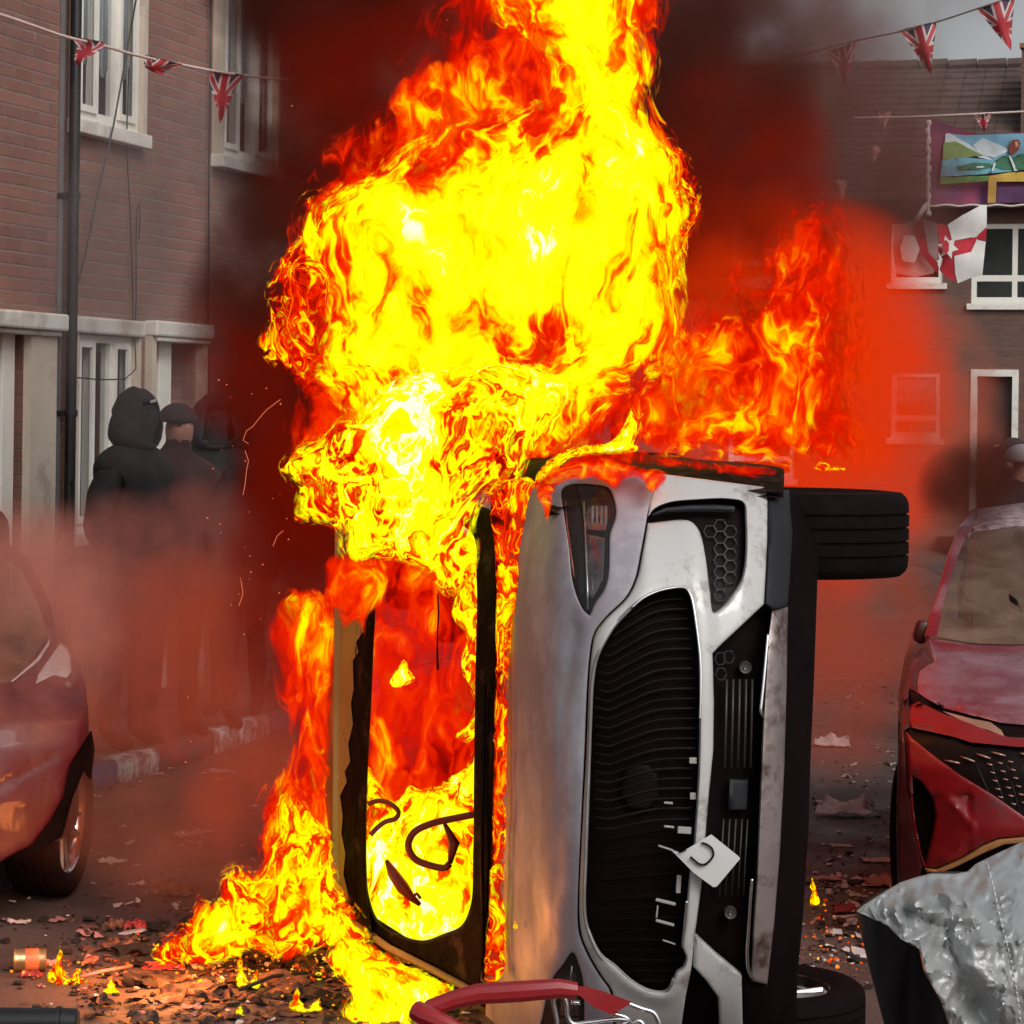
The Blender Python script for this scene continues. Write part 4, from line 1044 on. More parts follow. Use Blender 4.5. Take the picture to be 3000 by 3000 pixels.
def wheel(parent, loc, rad=.34, wd=.25, rim_r=.225):
    "axis along z"
    wh = empty('wheel'); wh.parent = parent; wh.location = Vector(loc) - Vector(parent.location); L = Matrix.Identity(4)
    h = wd / 2; prof = [(rim_r, -h * .82), (rad * .80, -h), (rad * .93, -h * .97), (rad * .975, -h * .86), (rad * .993, -h * .74)]
    for g in (-.48, -.16, .16, .48):
        prof += [(rad, h * (g - .035)), (rad - .008, h * (g - .028)), (rad - .008, h * (g + .028)), (rad, h * (g + .035))]
    prof += [(rad * .993, h * .74), (rad * .975, h * .86), (rad * .93, h * .97), (rad * .80, h), (rim_r, h * .82)]
    b = MB(); b.lathe(prof, 72); t = b.build('tyre', M_rubber, wh, world=False, smooth=True, autos=30)
    b = MB(); b.lathe([(rim_r, -h * .8), (rim_r - .012, -h * .7), (rim_r - .02, 0), (rim_r - .02, h * .5), (rim_r - .004, h * .8), (rim_r + .004, h * .84), (rim_r + .002, h * .78)], 48)
    r_ = b.build('rim', M_chrome, wh, world=False, smooth=True, autos=40)
    b = MB(); b.lathe([(0, h * .6), (.05, h * .58), (.06, h * .4), (0, h * .38)], 24)
    for k in range(5):
        a = 2 * math.pi * k / 5; R = Matrix.Rotation(a, 3, 'Z')
        for s_ in (-.018, .018):
            b.tube([R @ Vector((.04, s_, h * .5)), R @ Vector((.13, s_ * 1.4, h * .55)), R @ Vector((rim_r - .015, s_ * 2.4, h * .62))], [.016, .013, .013], 6)
    b.build('spokes', pbr('wheel_alloy', (.3, .3, .31), .35, .9), wh, world=False, smooth=True, autos=40)
    return wh
wheel(car, (.90, 8.55, 1.625), .345, .265)
wheel(car, (.80, 8.62, .105), .34, .20)
wheel(car, (.64, 11.25, 1.66)); wheel(car, (.64, 11.25, .16))
b = MB(); b.tube([(.78, 8.6, 1.5), (.72, 8.6, 1.0), (.74, 8.65, .4)], .04, 8); b.tube([(.8, 8.9, .2), (.78, 8.9, 1.6)], .025, 8); b.build('axle', M_char, car, smooth=True)
# ------------------------------------------------------------------ the two red cars
M_red = pbr('red_car_paint', (.19, .004, .006), .40, var=.18, vscale=3, coat=.3, dirt=(.10, .02, .025, 1), dirt_amt=.2, dscale=5, bump=.03, bscale=14)
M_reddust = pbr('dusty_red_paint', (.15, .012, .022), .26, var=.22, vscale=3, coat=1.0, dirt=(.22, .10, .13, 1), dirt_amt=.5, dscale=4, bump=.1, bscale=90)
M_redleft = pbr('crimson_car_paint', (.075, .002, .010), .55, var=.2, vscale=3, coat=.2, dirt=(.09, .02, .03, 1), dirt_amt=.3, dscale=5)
M_redside = pbr('shaded_red_side', (.05, .005, .005), .45, var=.3, coat=.3)  # darker copy of the red paint, the side's shade in its colour
M_wind = glass_mat('car_glass', (.10, .07, .05), .08, .55)
M_cabin = pbr('car_cabin', (.10, .075, .05), .8, var=.6, vscale=3, dirt=(.22, .17, .11, 1), dirt_amt=.7, dscale=4)
M_palesheen = pbr('pale_trim_and_highlight', (.50, .47, .48), .25, var=.1, coat=.5)
def dusty_glass():
    m, nn, ll = newmat('dusty_glass'); n = N(m.node_tree); co = n.obj()
    f = n.noise(co, 4.5, 6, .65, dist=.8); g = n.noise(co, 1.8, 4, .6)
    c = n.ramp(g, [(.3, (.10, .055, .04)), (.55, (.17, .12, .085)), (.75, (.24, .20, .15))]); c = n.mix(n.maprange(f, .45, .7, 0, .7), c, (.07, .035, .02, 1))
    b = n.new('ShaderNodeBsdfPrincipled'); ll.new(c, b.inputs['Base Color']); b.inputs['Roughness'].default_value = .14; b.inputs['Specular IOR Level'].default_value = .7
    ll.new(n.maprange(f, .3, .6, .85, .45), b.inputs['Alpha'])
    o = n.new('ShaderNodeOutputMaterial'); ll.new(b.outputs[0], o.inputs[0]); return m
M_dglass = dusty_glass()
def carsurf(XM, hw, y0):
    zz = [0, .15, .28, .5, .7, .79, .84, .88, 1.06, 1.10, 1.52, 1.57, 1.62, 2.2]
    yy = [.18, .10, .02, .0, .02, .07, .16, .28, 1.08, 1.16, 1.92, 2.15, 2.7, 3.2]
    def s(u, v, off=0.0):
        y = y0 + .6
        for _ in range(26):
            p = P(u, v, y); a = abs(p.x - XM) / hw
            t = y0 + float(np.interp(p.z, zz, yy)) + .26 * a ** 3 * (1 if p.z < .9 else .5) + 2.2 * max(0, a - .965)
            y = .65 * y + .35 * t
        return P(u, v, y + off)
    return s
def hull(car_, XM, hw, y0, mat, glassmat, long=4.0, yaw=0.0, cab=None):
    "the rest of the body behind the traced front: sides, roof, tail"
    def rg(y, z0, z1, w_, r=.12):
        pts = []
        for (sx, z, a0) in ((1, z1 - r, 0), (-1, z1 - r, 90), (-1, z0 + r, 180), (1, z0 + r, 270)):
            for k in range(5):
                a = math.radians(a0 + 22.5 * k); pts.append(Vector((XM + yaw * (y - y0 - .4) + sx * (w_ - r) + r * math.cos(a), y, z + r * math.sin(a))))
        return pts
    def loft(secs, name, m):
        vs = []; fs = []
        for s_ in secs: vs += rg(*s_)
        m_ = 20
        for i in range(len(secs) - 1):
            for k in range(m_): fs.append((i * m_ + k, i * m_ + (k + 1) % m_, (i + 1) * m_ + (k + 1) % m_, (i + 1) * m_ + k))
        fs += [tuple(range(m_)), tuple((len(secs) - 1) * m_ + k for k in range(m_ - 1, -1, -1))]
        MB().add(vs, fs).build(name, m, car_, smooth=True, autos=40)
    loft([(y0 + .45, .24, .74, hw - .14), (y0 + .75, .24, .86, hw - .04), (y0 + 1.3, .24, .97, hw - .03), (y0 + 2.2, .24, .99, hw - .03), (y0 + 3.6, .24, .99, hw - .04), (y0 + long, .35, .95, hw - .08)], 'body', mat)
    loft([(y0 + 2.2, .95, 1.46, hw - .34, .1), (y0 + 2.7, .95, 1.50, hw - .32, .1), (y0 + 3.3, .95, 1.48, hw - .32, .1), (y0 + long - .1, .9, 1.05, hw - .30, .05)], 'cabin', cab or M_cabin)
def updown_wheel(parent, x, y, z, side, rad=.33, wd=.22):
    w_ = wheel(parent, (x, y, z), rad, wd); w_.rotation_euler = (0, math.radians(90 * side), 0)
    return w_

# --- right hand car
RX, RH, RY = 2.27, .85, 9.85
RS2 = carsurf(RX, RH, RY)
rc = empty('parked_car', (RX, RY + 1.5, 0)); tag(rc, 'dusty red car facing forward at the right edge, behind the silver cover', 'car', 'cars')
parts = []
EX = 3960
parts.append(solid_panel('bonnet', run([(2712, 1868), (2760, 1878), (2850, 1890), (2960, 1892), (3100, 1886), (EX, 1880), (EX, 2150), (3100, 2130), (2997, 2124), (2931, 2118), (2898, 2108), (2848, 2096), (2766, 2075), (2706, 2042), (2691, 2029), (2689, 1996), (2697, 1967), (2722, 1948), (2740, 1940)], 13), [], RS2, M_reddust, rc, .03, 13, 6, bump=lambda u, v: .004 * mnoise.noise(Vector((u * .015, v * .02, 1)))))
parts.append(solid_panel('front_wing', run([(2696, 2058), (2766, 2093), (2848, 2122), (2895, 2142), (2960, 2162), (EX, 2190), (EX, 2200), (2985, 2190), (2842, 2176), (2799, 2161), (2671, 2133), (2664, 2100), (2672, 2066)], 12), [], RS2, M_red, rc, .03, 12, 5))
parts.append(solid_panel('bonnet_gap', run([(2664, 2015), (2700, 2038), (2850, 2090), (EX, 2120), (EX, 2200), (2960, 2180), (2690, 2100), (2668, 2070)], 14), [], RS2, M_blackp, rc, .02, 16, 0, depth=.03))
parts.append(solid_panel('day_lamp', run([(2766, 2086), (2850, 2108), (2905, 2118), (2935, 2140), (2945, 2160), (2895, 2140), (2830, 2118)], 9), [], RS2, pbr('dusty_lamp', (.30, .18, .13), .4, var=.3), rc, .02, 10, 4, depth=.006))
parts.append(solid_panel('grille', run([(2668, 2131), (2799, 2158), (2842, 2172), (2990, 2188), (EX, 2198), (EX, 2520), (3100, 2460), (3000, 2396), (2911, 2334), (2817, 2278), (2749, 2228), (2678, 2172), (2664, 2150)], 13), [], RS2, M_blackp, rc, .02, 18, 0, depth=.03))
FOGR = run([(2673, 2274), (2700, 2290), (2737, 2342), (2747, 2395), (2738, 2450), (2715, 2538), (2702, 2504), (2684, 2411), (2675, 2317)], 8)[:-1]
rid = spline([(2777, 2339), (2824, 2392), (2850, 2425), (2846, 2445), (2824, 2459), (2793, 2501), (2768, 2519)], 8, False)
def bump_r(u, v):
    e = float(dist_poly([(u, v)], rid, False)[0]); d = -.007 * max(0, 1 - e / 15) ** 1.5
    lft = u < 2850 and v > 2330
    return d + (.02 * min(1, e / 60) if lft else 0)
parts.append(solid_panel('bumper', run([(2652, 2140), (2678, 2168), (2749, 2224), (2817, 2274), (2911, 2330), (3000, 2392), (3100, 2456), (EX, 2515), (EX, 2470), (3100, 2450), (3000, 2449), (2926, 2455), (2880, 2474), (2817, 2514), (2740, 2545), (2706, 2543), (2680, 2440), (2660, 2300)] if False else
    [(2652, 2140), (2678, 2168), (2749, 2224), (2817, 2274), (2911, 2330), (3000, 2392), (3040, 2420), (3040, 2448), (3000, 2449), (2926, 2455), (2880, 2474), (2817, 2514), (2740, 2545), (2706, 2543), (2680, 2440), (2662, 2300)], 10)[:], [FOGR], RS2, M_red, rc, .03, 11, 4, bump=bump_r))
parts.append(solid_panel('bumper_lower', run([(2712, 2546), (2745, 2549), (2817, 2519), (2880, 2479), (2926, 2460), (3000, 2453), (EX, 2455), (EX, 2475), (3000, 2470), (2942, 2474), (2880, 2500), (2800, 2540), (2760, 2556), (2715, 2556)], 12), [], RS2, pbr('bumper_amber_light', (.34, .16, .06), .4), rc, .04, 12, 4, depth=-.006))  # amber light under the bumper put into this strip's colour
parts.append(solid_panel('under_tray', run([(2640, 2120), (2700, 2140), (2760, 2300), (EX, 2500), (EX, 2720), (2640, 2700)], 22), [], RS2, M_blackm, rc, .02, 30, 0, depth=.06))
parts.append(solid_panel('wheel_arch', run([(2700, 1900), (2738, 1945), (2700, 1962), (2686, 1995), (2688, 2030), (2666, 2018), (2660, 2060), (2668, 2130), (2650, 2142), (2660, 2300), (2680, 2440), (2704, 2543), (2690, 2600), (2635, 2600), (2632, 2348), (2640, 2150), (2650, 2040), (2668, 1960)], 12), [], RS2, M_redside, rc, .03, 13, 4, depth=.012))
parts.append(solid_panel('windscreen', run([(2743, 1865), (2766, 1756), (2799, 1648), (2832, 1566), (2848, 1559), (3000, 1542), (EX, 1534), (EX, 1880), (3100, 1884), (2960, 1888), (2850, 1884)], 14), [], RS2, M_dglass, rc, .006, 18, 0))
parts.append(solid_panel('pillar', run([(2848, 1495), (2862, 1491), (2846, 1560), (2832, 1568), (2799, 1650), (2766, 1758), (2745, 1866), (2712, 1864), (2724, 1814), (2749, 1739), (2778, 1632), (2815, 1541)], 9), [], RS2, M_reddust, rc, .04, 10, 5, depth=-.006))
parts.append(solid_panel('roof', run([(2862, 1493), (2998, 1474), (EX, 1462), (EX, 1535), (3000, 1541), (2850, 1559), (2852, 1530)], 10), [], RS2, pbr('pale_dusty_roof', (.46, .38, .40), .4, var=.3, vscale=8, dirt=(.1, .05, .05, 1), dirt_amt=.4, dscale=30), rc, .04, 12, 5, depth=-.004))
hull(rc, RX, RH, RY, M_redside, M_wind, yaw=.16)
b = MB(); b.bb((RX - .35, RY + 1.6, .86), (RX + .9, RY + 2.1, .955), bev=.04); b.build('dashboard', M_cabin, rc)
mp = RS2(2706, 1850)
b = MB(); b.box(mp + Vector((.01, .12, -.01)), (.06, .1, .10), Matrix.Rotation(.25, 3, 'Y'), bev=.04); b.build('wing_mirror', M_redside, rc, smooth=True, autos=40)
M_stud = pbr('studs_with_copper_light', (.45, .27, .22), .35, .5)  # copper light on the studs is painted into their base colour
for (u0, v0, u1, v1) in [(2768, 2227, 2812, 2236), (2814, 2216, 2856, 2231), (2860, 2208, 2902, 2222), (2904, 2203, 2946, 2214), (2988, 2206, 3010, 2212)]:
    b = MB(); b.tube([RS2(u0, v0, .016), RS2((u0 + u1) / 2, (v0 + v1) / 2, .010), RS2(u1, v1, .014)], [.003, .0055, .004], 6, flat=.7); b.build('grille_stud', M_stud, rc, smooth=True)
for i in range(6):
    for j in range(3):
        b = MB(); b.tube([RS2(2893 + j * 30 + i * 8, 2238 + i * 24 - j * 4, .014), RS2(2907 + j * 30 + i * 8, 2241 + i * 24 - j * 4, .014)], .0028, 6); b.build('grille_stud', M_stud, rc, smooth=True)
b = MB()
for i in range(4): b.tube([RS2(2860 + i * 45, 2240, .022), RS2(2900 + i * 45, 2330 + i * 30, .022)], .003, 5)
b.build('grille_bars', M_greyclad, rc, smooth=True)
for sx in (-1, 1):
    for yy_ in (RY + .85, RY + 3.3): updown_wheel(rc, RX + .16 * (yy_ - RY - .4) + sx * (RH - .16), yy_, .33, sx)
b = MB(); b.tube([RS2(2955, 1745, .02), RS2(2968, 1765, .02), RS2(2990, 1790, .02)], [.01, .02, .008], 8); b.build('holder', M_blackp, rc, smooth=True)

# --- left hand car
LX, LH, LY = -2.46, .86, 10.15
LS = carsurf(LX, LH, LY)
lc = empty('parked_car', (LX, LY + 1.5, 0)); tag(lc, 'red car at the left edge, half veiled by smoke, its front wheel by the kerb', 'car', 'cars')
parts = []
LE = -960
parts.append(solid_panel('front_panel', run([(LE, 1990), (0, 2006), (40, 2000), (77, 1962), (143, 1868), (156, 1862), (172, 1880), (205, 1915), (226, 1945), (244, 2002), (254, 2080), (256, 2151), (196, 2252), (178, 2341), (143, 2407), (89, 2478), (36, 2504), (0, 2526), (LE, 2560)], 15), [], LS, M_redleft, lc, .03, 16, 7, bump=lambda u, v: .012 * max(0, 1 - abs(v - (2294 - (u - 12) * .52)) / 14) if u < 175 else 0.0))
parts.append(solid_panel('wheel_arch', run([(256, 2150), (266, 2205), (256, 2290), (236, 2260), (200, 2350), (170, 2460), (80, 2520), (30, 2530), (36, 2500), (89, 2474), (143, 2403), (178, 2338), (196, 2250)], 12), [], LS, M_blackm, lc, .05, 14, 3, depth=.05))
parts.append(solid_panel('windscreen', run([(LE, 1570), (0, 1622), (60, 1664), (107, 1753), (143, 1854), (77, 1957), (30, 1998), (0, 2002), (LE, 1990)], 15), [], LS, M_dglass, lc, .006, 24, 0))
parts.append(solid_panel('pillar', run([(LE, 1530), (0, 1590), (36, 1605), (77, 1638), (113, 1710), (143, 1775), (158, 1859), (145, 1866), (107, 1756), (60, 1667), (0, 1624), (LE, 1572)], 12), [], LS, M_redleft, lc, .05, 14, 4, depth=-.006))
solid_panel('headlight', run([(178, 1884), (196, 1900), (205, 1919), (209, 1967), (196, 1985), (160, 1976), (107, 2002), (114, 1975), (128, 1955), (156, 1915)], 8), [], LS, M_palesheen, lc, .02, 8, 5, depth=-.02)  # white reflection on the car's shoulder, built as a pale raised patch
b = MB(); b.tube([LS(u, v, -.012) for u, v in [(147, 1862), (140, 1890), (110, 1935), (77, 1962), (50, 1985), (34, 1997)]], [.004, .007, .008, .006, .004, .003], 6); b.build('chrome_strip', M_palesheen, lc, smooth=True)
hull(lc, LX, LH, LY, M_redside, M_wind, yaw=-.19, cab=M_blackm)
for sx in (-1, 1):
    for yy_ in (LY + .92, LY + 3.4): wl_ = updown_wheel(lc, LX + (-.19 * (yy_ - LY - 1.2) if yy_ > LY + 2 else 0) + sx * (LH - .115) - (.14 if sx > 0 else 0), yy_, .325, sx, .325, .22); wl_.rotation_euler.z = math.radians(-6) if yy_ < LY + 2 else 0
# ------------------------------------------------------------------ people
M_coat = pbr('black_coat_cloth', (.020, .018, .020), .9, var=.35, vscale=5, bump=.3, bscale=30)
M_coat2 = pbr('dark_red_brown_cloth', (.05, .02, .02), .9, var=.35, vscale=5)
M_trous = pbr('grey_trousers', (.05, .045, .045), .9, var=.3)
M_skin = pbr('skin', (.42, .20, .15), .55, var=.1)
M_shoe = pbr('dark_shoe', (.02, .018, .018), .6)
M_cap = pbr('dark_knit', (.035, .02, .022), .9, var=.3, vscale=30)
M_capgrey = pbr('grey_cap_cloth', (.24, .22, .23), .8, var=.15)
def person(loc, h, face, label, lean=(0, 0), hood=None, coat=M_coat, arms='down', head_turn=0.0, hoodc=None, mark=False, group=None, masked=False):
    """one continuous skinned figure; face: heading in radians (0 looks towards +x); lean: forward, sideways offset of the head in metres"""
    k = h / 1.8; e = empty('person', loc, face); tag(e, label, 'person', group)
    fx, sx = lean
    V = []; E = []; R = []
    def v(p, r, to=None):
        V.append(Vector(p) * k); R.append((r[0] * k, r[1] * k) if isinstance(r, tuple) else (r * k, r * k))
        if to is not None: E.append((to, len(V) - 1))
        return len(V) - 1
    pel = v((0, 0, .94), (.18, .14))
    wa = v((fx * .25, sx * .25, 1.10), (.18, .135), pel); ch = v((fx * .6, sx * .6, 1.28), (.205, .15), wa)
    sh = v((fx * .8, sx * .8, 1.45), (.17, .12), ch); nk = v((fx * .92, sx * .9, 1.54), .082, sh)
    jaw = v((fx + .035, sx, 1.60), (.068, .07), nk); hd = v((fx + .02, sx, 1.69), (.092, .098), jaw); tp = v((fx + .005, sx, 1.765), (.07, .075), hd)
    nose = v((fx + .118, sx, 1.665), .013, hd)
    for s in (-1, 1):
        hp = v((0, s * .10, .90), .10, pel); kn = v((.03, s * .11, .50), .062, hp); an = v((-.02, s * .12, .09), .042, kn)
        ft = v((.06, s * .125, .04), (.045, .035), an); v((.17, s * .14, .03), (.038, .026), ft)
        so = v((fx * .78, sx * .8 + s * .19, 1.40), .095, sh)
        if arms == 'down': el = (fx * .5 - .02, sx * .5 + s * .26, 1.13); wr = (fx * .3 + .10, s * .25, .90)
        elif arms == 'pocket': el = (fx * .5 - .03, sx * .5 + s * .27, 1.12); wr = (fx * .3 + .10, s * .21, .93)
        else: el = (fx * .7 + .08, sx * .6 + s * .26, 1.18); wr = (fx * .8 + .30, s * .14, 1.22)
        a = v(el, .072, so); b_ = v(wr, .052, a)
        d = (Vector(wr) - Vector(el)).normalized(); p = Vector(wr) + d * .06; pm_ = v(p, (.036, .022), b_)
        for f in range(4): 
            q = p + d * .045 + Vector((0, s * 0, 0)) + Vector((.0, (f - 1.5) * .018, 0)); v(q, .010, pm_); v(q + d * (.035 - abs(f - 1.4) * .006) + Vector((.008, 0, 0)), .008, len(V) - 1)
        v(p + Vector((.035, 0, .0)), .011, pm_)
    me = bpy.data.meshes.new('body'); me.from_pydata([tuple(q) for q in V], E, []); o = bpy.data.objects.new('tmp', me); COL.objects.link(o)
    md = o.modifiers.new('s', 'SKIN'); ss = o.modifiers.new('d', 'SUBSURF'); ss.levels = 2; ss.render_levels = 2
    for i, sv in enumerate(me.skin_vertices[0].data): sv.radius = R[i]; sv.use_root = (i == 0)
    dg = bpy.context.evaluated_depsgraph_get(); m2 = bpy.data.meshes.new_from_object(o.evaluated_get(dg)); bpy.data.objects.remove(o); bpy.data.meshes.remove(me)
    m2.name = 'body'; m2.materials.clear()
    for q in (coat, M_trous, coat if masked else M_skin, M_shoe): m2.materials.append(q)
    wz = .88 * k; hx = Vector(((fx * .8 + .30), 0, 1.22)) * k
    for p in m2.polygons:
        c = p.center; z = c.z
        mi = 0
        if z < .10 * k: mi = 3
        elif z < wz and abs(c.y) < .2 * k: mi = 1
        elif z > 1.60 * k: mi = 2
        hand = (z < .87 * k and abs(c.y) > .19 * k and z > .5 * k) if arms == 'down' else False
        if hand: mi = 2
        p.material_index = mi; p.use_smooth = True
    for q in m2.vertices:   # cloth folds
        if q.co.z < 1.52 * k and q.co.z > .12 * k: q.co += Vector(mnoise.noise_vector(q.co * 7 + Vector(loc))) * .016
    ob = bpy.data.objects.new('body', m2); COL.objects.link(ob); ob.parent = e
    # eyes
    b = MB()
    for s in (-1, 1): b.lathe([(0, .009), (.009, .004), (.011, 0)], 10, Matrix.Translation(Vector((fx + .100, sx + s * .033, 1.69)) * k) @ Matrix.Rotation(math.pi / 2, 4, 'Y'))
    b.build('eyes', M_pipe_black, e, world=False, smooth=True)
    hc = Vector((fx + .01, sx, 1.69)) * k
    hm = hoodc or coat
    bm = bmesh.new(); bmesh.ops.create_uvsphere(bm, u_segments=28, v_segments=18, radius=1)
    if hood == 'hood':
        dele = [f for f in bm.faces if f.calc_center_median().x > .62 and abs(f.calc_center_median().y) < .62 and -.75 < f.calc_center_median().z < .55]
        bmesh.ops.delete(bm, geom=dele, context='FACES')
        for q in bm.verts:
            c = q.co.copy(); low = max(0, -c.z)
            q.co = Vector((c.x * (.112 + .06 * low) - .012, c.y * (.108 + .10 * low), c.z * .132 - .012 - low * .05)) + Vector(mnoise.noise_vector(c * 2.5 + Vector(loc))) * .012
    else:
        bmesh.ops.delete(bm, geom=[f for f in bm.faces if f.calc_center_median().z < -.02], context='FACES')
        for q in bm.verts:
            c = q.co.copy(); q.co = Vector((c.x * .102, c.y * .100, c.z * .095 + .012))
    for q in bm.verts: q.co = q.co * k + hc
    m3 = bpy.data.meshes.new('hood'); bm.to_mesh(m3); bm.free(); m3.materials.append(hm)
    for p in m3.polygons: p.use_smooth = True
    hb = bpy.data.objects.new({'hood': 'hood', 'cap': 'cap', 'hat': 'knitted_hat'}[hood], m3); COL.objects.link(hb); hb.parent = e
    sd = hb.modifiers.new('t', 'SOLIDIFY'); sd.thickness = .012; sd.offset = 1
    if hood == 'cap':
        b = MB(); pk = []
        pts = [hc + Vector((.075 + .085 * math.cos(a), .085 * math.sin(a), .022 - .012 * math.cos(a))) * k for a in [math.radians(-90 + 15 * i) for i in range(13)]]
        b.add([q for q in pts] + [q + Vector((0, 0, .008)) for q in pts], [tuple(range(13)), tuple(range(25, 12, -1))] + [(i, (i + 1) % 13, (i + 1) % 13 + 13, i + 13) for i in range(13)])
        b.build('cap_peak', hm, hb, world=False, smooth=False)
    if mark:
        b = MB(); b.box(hc + Vector((.118, -.035, .062)) * k, (.006, .05, .012), Matrix.Rotation(.2, 3, 'X')); b.build('pale_mark', M_fwhite, hb, world=False)
    return e
def at_head(u, v, y, h, ground=.12):
    "stands on the pavement so that the crown of the head is seen at u, v"
    p = P(u, v, y); return (p.x, p.y, ground)
PG = 'hooded people beside the left house'
def ph(v, y, g=.12): return P(500, v, y).z - g
p = P(372, 1140, 14.95); person((p.x, p.y, .12), ph(1132, 14.95) * .985, math.radians(-28), 'tallest hooded person all in black, in front of the ground floor window', (.06, 0), 'hood', M_coat, 'pocket', mark=True, group=PG, masked=True)
p = P(508, 1180, 15.5); person((p.x, p.y, .12), ph(1184, 15.5), math.radians(-55), 'person in a dark knitted hat with the face showing, between two hooded people', (.04, 0), 'hat', M_coat2, 'down', hoodc=M_cap, group=PG)
p = P(622, 1160, 15.9); person((p.x, p.y, .12), ph(1160, 15.9), math.radians(-70), 'hooded person nearest the flames, almost lost in the dark smoke', (.05, 0), 'hood', M_coat, 'pocket', group=PG, masked=True)
p = P(708, 1190, 16.6); person((p.x, p.y, .12), ph(1180, 16.6), math.radians(-100), 'dim figure behind the last hooded person, a shadow in the smoke', (.05, 0), 'hood', M_coat, 'down', group=PG, masked=True)
p = P(2860, 1300, 16.4); person((p.x, p.y, 0.0), 1.82, math.radians(-20), 'person in black with a grey cap bending forward beyond the red car at the right', (.26, .0), 'cap', M_coat, 'forward', hoodc=M_capgrey)
p = P(2990, 1240, 18.6); person((p.x, p.y, 0.0), 1.84, math.radians(-150), 'person behind the one in the grey cap, dark hat with a pale patch', (.05, 0), 'cap', M_coat, 'pocket', hoodc=M_cap, mark=True)
# ------------------------------------------------------------------ near things: cover, trolley, bin
def foil():
    m, nn, ll = newmat('silver_cover_cloth'); n = N(m.node_tree); co = n.obj()
    f = n.noise(co, 5, 5, .65); g = n.noise(n.mapping(co, (1, 1, .35)), 16, 4, .6)
    c = n.ramp(f, [(.3, (.26, .27, .275)), (.7, (.44, .45, .455))]); c = n.mix(n.maprange(g, .6, .75, 0, .4), c, (.42, .42, .41, 1))
    b = n.new('ShaderNodeBsdfPrincipled'); ll.new(c, b.inputs['Base Color']); b.inputs['Metallic'].default_value = .35; b.inputs['Roughness'].default_value = .42
    q = n.new('ShaderNodeBump'); q.inputs['Strength'].default_value = .5; q.inputs['Distance'].default_value = .01
    ll.new(n.math('ADD', n.noise(co, 22, 4, .6), n.math('MULTIPLY', n.noise(co, 90, 3, .6), .35)), q.inputs['Height']); ll.new(q.outputs[0], b.inputs['Normal'])
    o = n.new('ShaderNodeOutputMaterial'); ll.new(b.outputs[0], o.inputs[0]); return m
M_foil = foil(); M_lining = pbr('dark_lining', (.020, .017, .020), .8, var=.25)
cv = empty('cover', P(2800, 2700, 6.2)); cv.location.z = 0; tag(cv, 'crumpled silver grey waterproof cover over a dark object, right of the overturned car', 'cover')
FOLDS = [([(2690, 2672), (2760, 2720), (2830, 2790), (2880, 2900), (2925, 3000)], 46, .05), ([(2745, 2705), (2800, 2800), (2840, 2900), (2930, 3010)], 34, -.05), ([(2620, 2660), (2700, 2650), (2770, 2690), (2850, 2680)], 26, .035),
         ([(2700, 2800), (2740, 2850), (2790, 2860), (2830, 2830)], 26, .03), ([(2790, 2640), (2860, 2700), (2900, 2800), (2950, 2960)], 40, .05), ([(2640, 2620), (2660, 2680), (2720, 2700)], 20, -.03),
         ([(2940, 2560), (2960, 2700), (2990, 2900)], 50, .035), ([(2850, 2560), (2810, 2590), (2770, 2580), (2700, 2590)], 18, -.03), ([(2700, 2860), (2780, 2950), (2860, 3030)], 30, .04), ([(2760, 2600), (2790, 2640), (2850, 2640)], 16, .03)]
FL = [(spline(a, 16, False), w_, d) for a, w_, d in FOLDS]
def cov(u, v):
    y = 6.15 + .0009 * max(0, 2760 - v) + .0005 * (u - 2600) * .3 + max(0, 2620 - v) * .0016 + (.0002 * max(0, 2640 - u))
    for a, w_, d in FL:
        e = float(dist_poly([(u, v)], a, False)[0]); y -= d * math.exp(-(e / w_) ** 2)
    s = Vector((u * .008, v * .006, 0)); q = s + Vector((mnoise.noise(s * 1.3), mnoise.noise(s * 1.3 + Vector((7, 0, 0))), 0)) * .8; y -= .018 * mnoise.noise(s) - .050 * abs(mnoise.noise(q * 1.5)) ** .8 - .024 * abs(mnoise.noise(q * 3.7)) - .010 * abs(mnoise.noise(q * 8))
    return P(u, v, y)
solid_panel('cloth', run([(2512, 2672), (2530, 2656), (2600, 2612), (2640, 2588), (2690, 2572), (2730, 2562), (2800, 2563), (2838, 2556), (2860, 2535), (2930, 2500), (3000, 2468), (3150, 2430), (3300, 2500), (3320, 3300), (2830, 3300), (2800, 3060), (2760, 2940), (2710, 2850), (2695, 2782), (2640, 2752), (2600, 2712), (2560, 2692)], 11)[:-1], [], cov, M_foil, cv, .01, 8, 5)
b = MB(); st_ = spline([(2890, 2525), (2905, 2580), (2930, 2690), (2965, 2830), (2985, 2960), (2992, 3050)], 9, False)
for k in range(0, len(st_) - 1, 2): b.tube([cov(*st_[k]) + Vector((0, -.004, 0)), cov(*st_[k + 1]) + Vector((0, -.004, 0))], .0022, 5)
b.build('stitching', pbr('white_thread', (.6, .6, .6), .7), cv)
def side(u, v): return P(u, v, 6.46 - .05 * math.sin((u - 2510) * .03) + .0002 * (u - 2510))
solid_panel('lining', run([(2510, 2670), (2545, 2640), (2602, 2610), (2604, 2690), (2700, 2780), (2716, 2850), (2790, 2990), (2860, 3080), (2880, 3320), (2640, 3320), (2600, 3030), (2560, 2880), (2525, 2740)], 14), [], side, M_lining, cv, .02, 18, 5)
# the body that the cover hangs over
p0_, p1_ = P(2600, 2900, 6.45), P(3250, 2900, 6.45)
b = MB(); b.bb((P(2720, 2900, 6.6).x, 6.62, .0), (p1_.x, 7.1, P(2900, 2640, 6.6).z), bev=.08); b.build('load', M_lining, cv, smooth=True, autos=40)

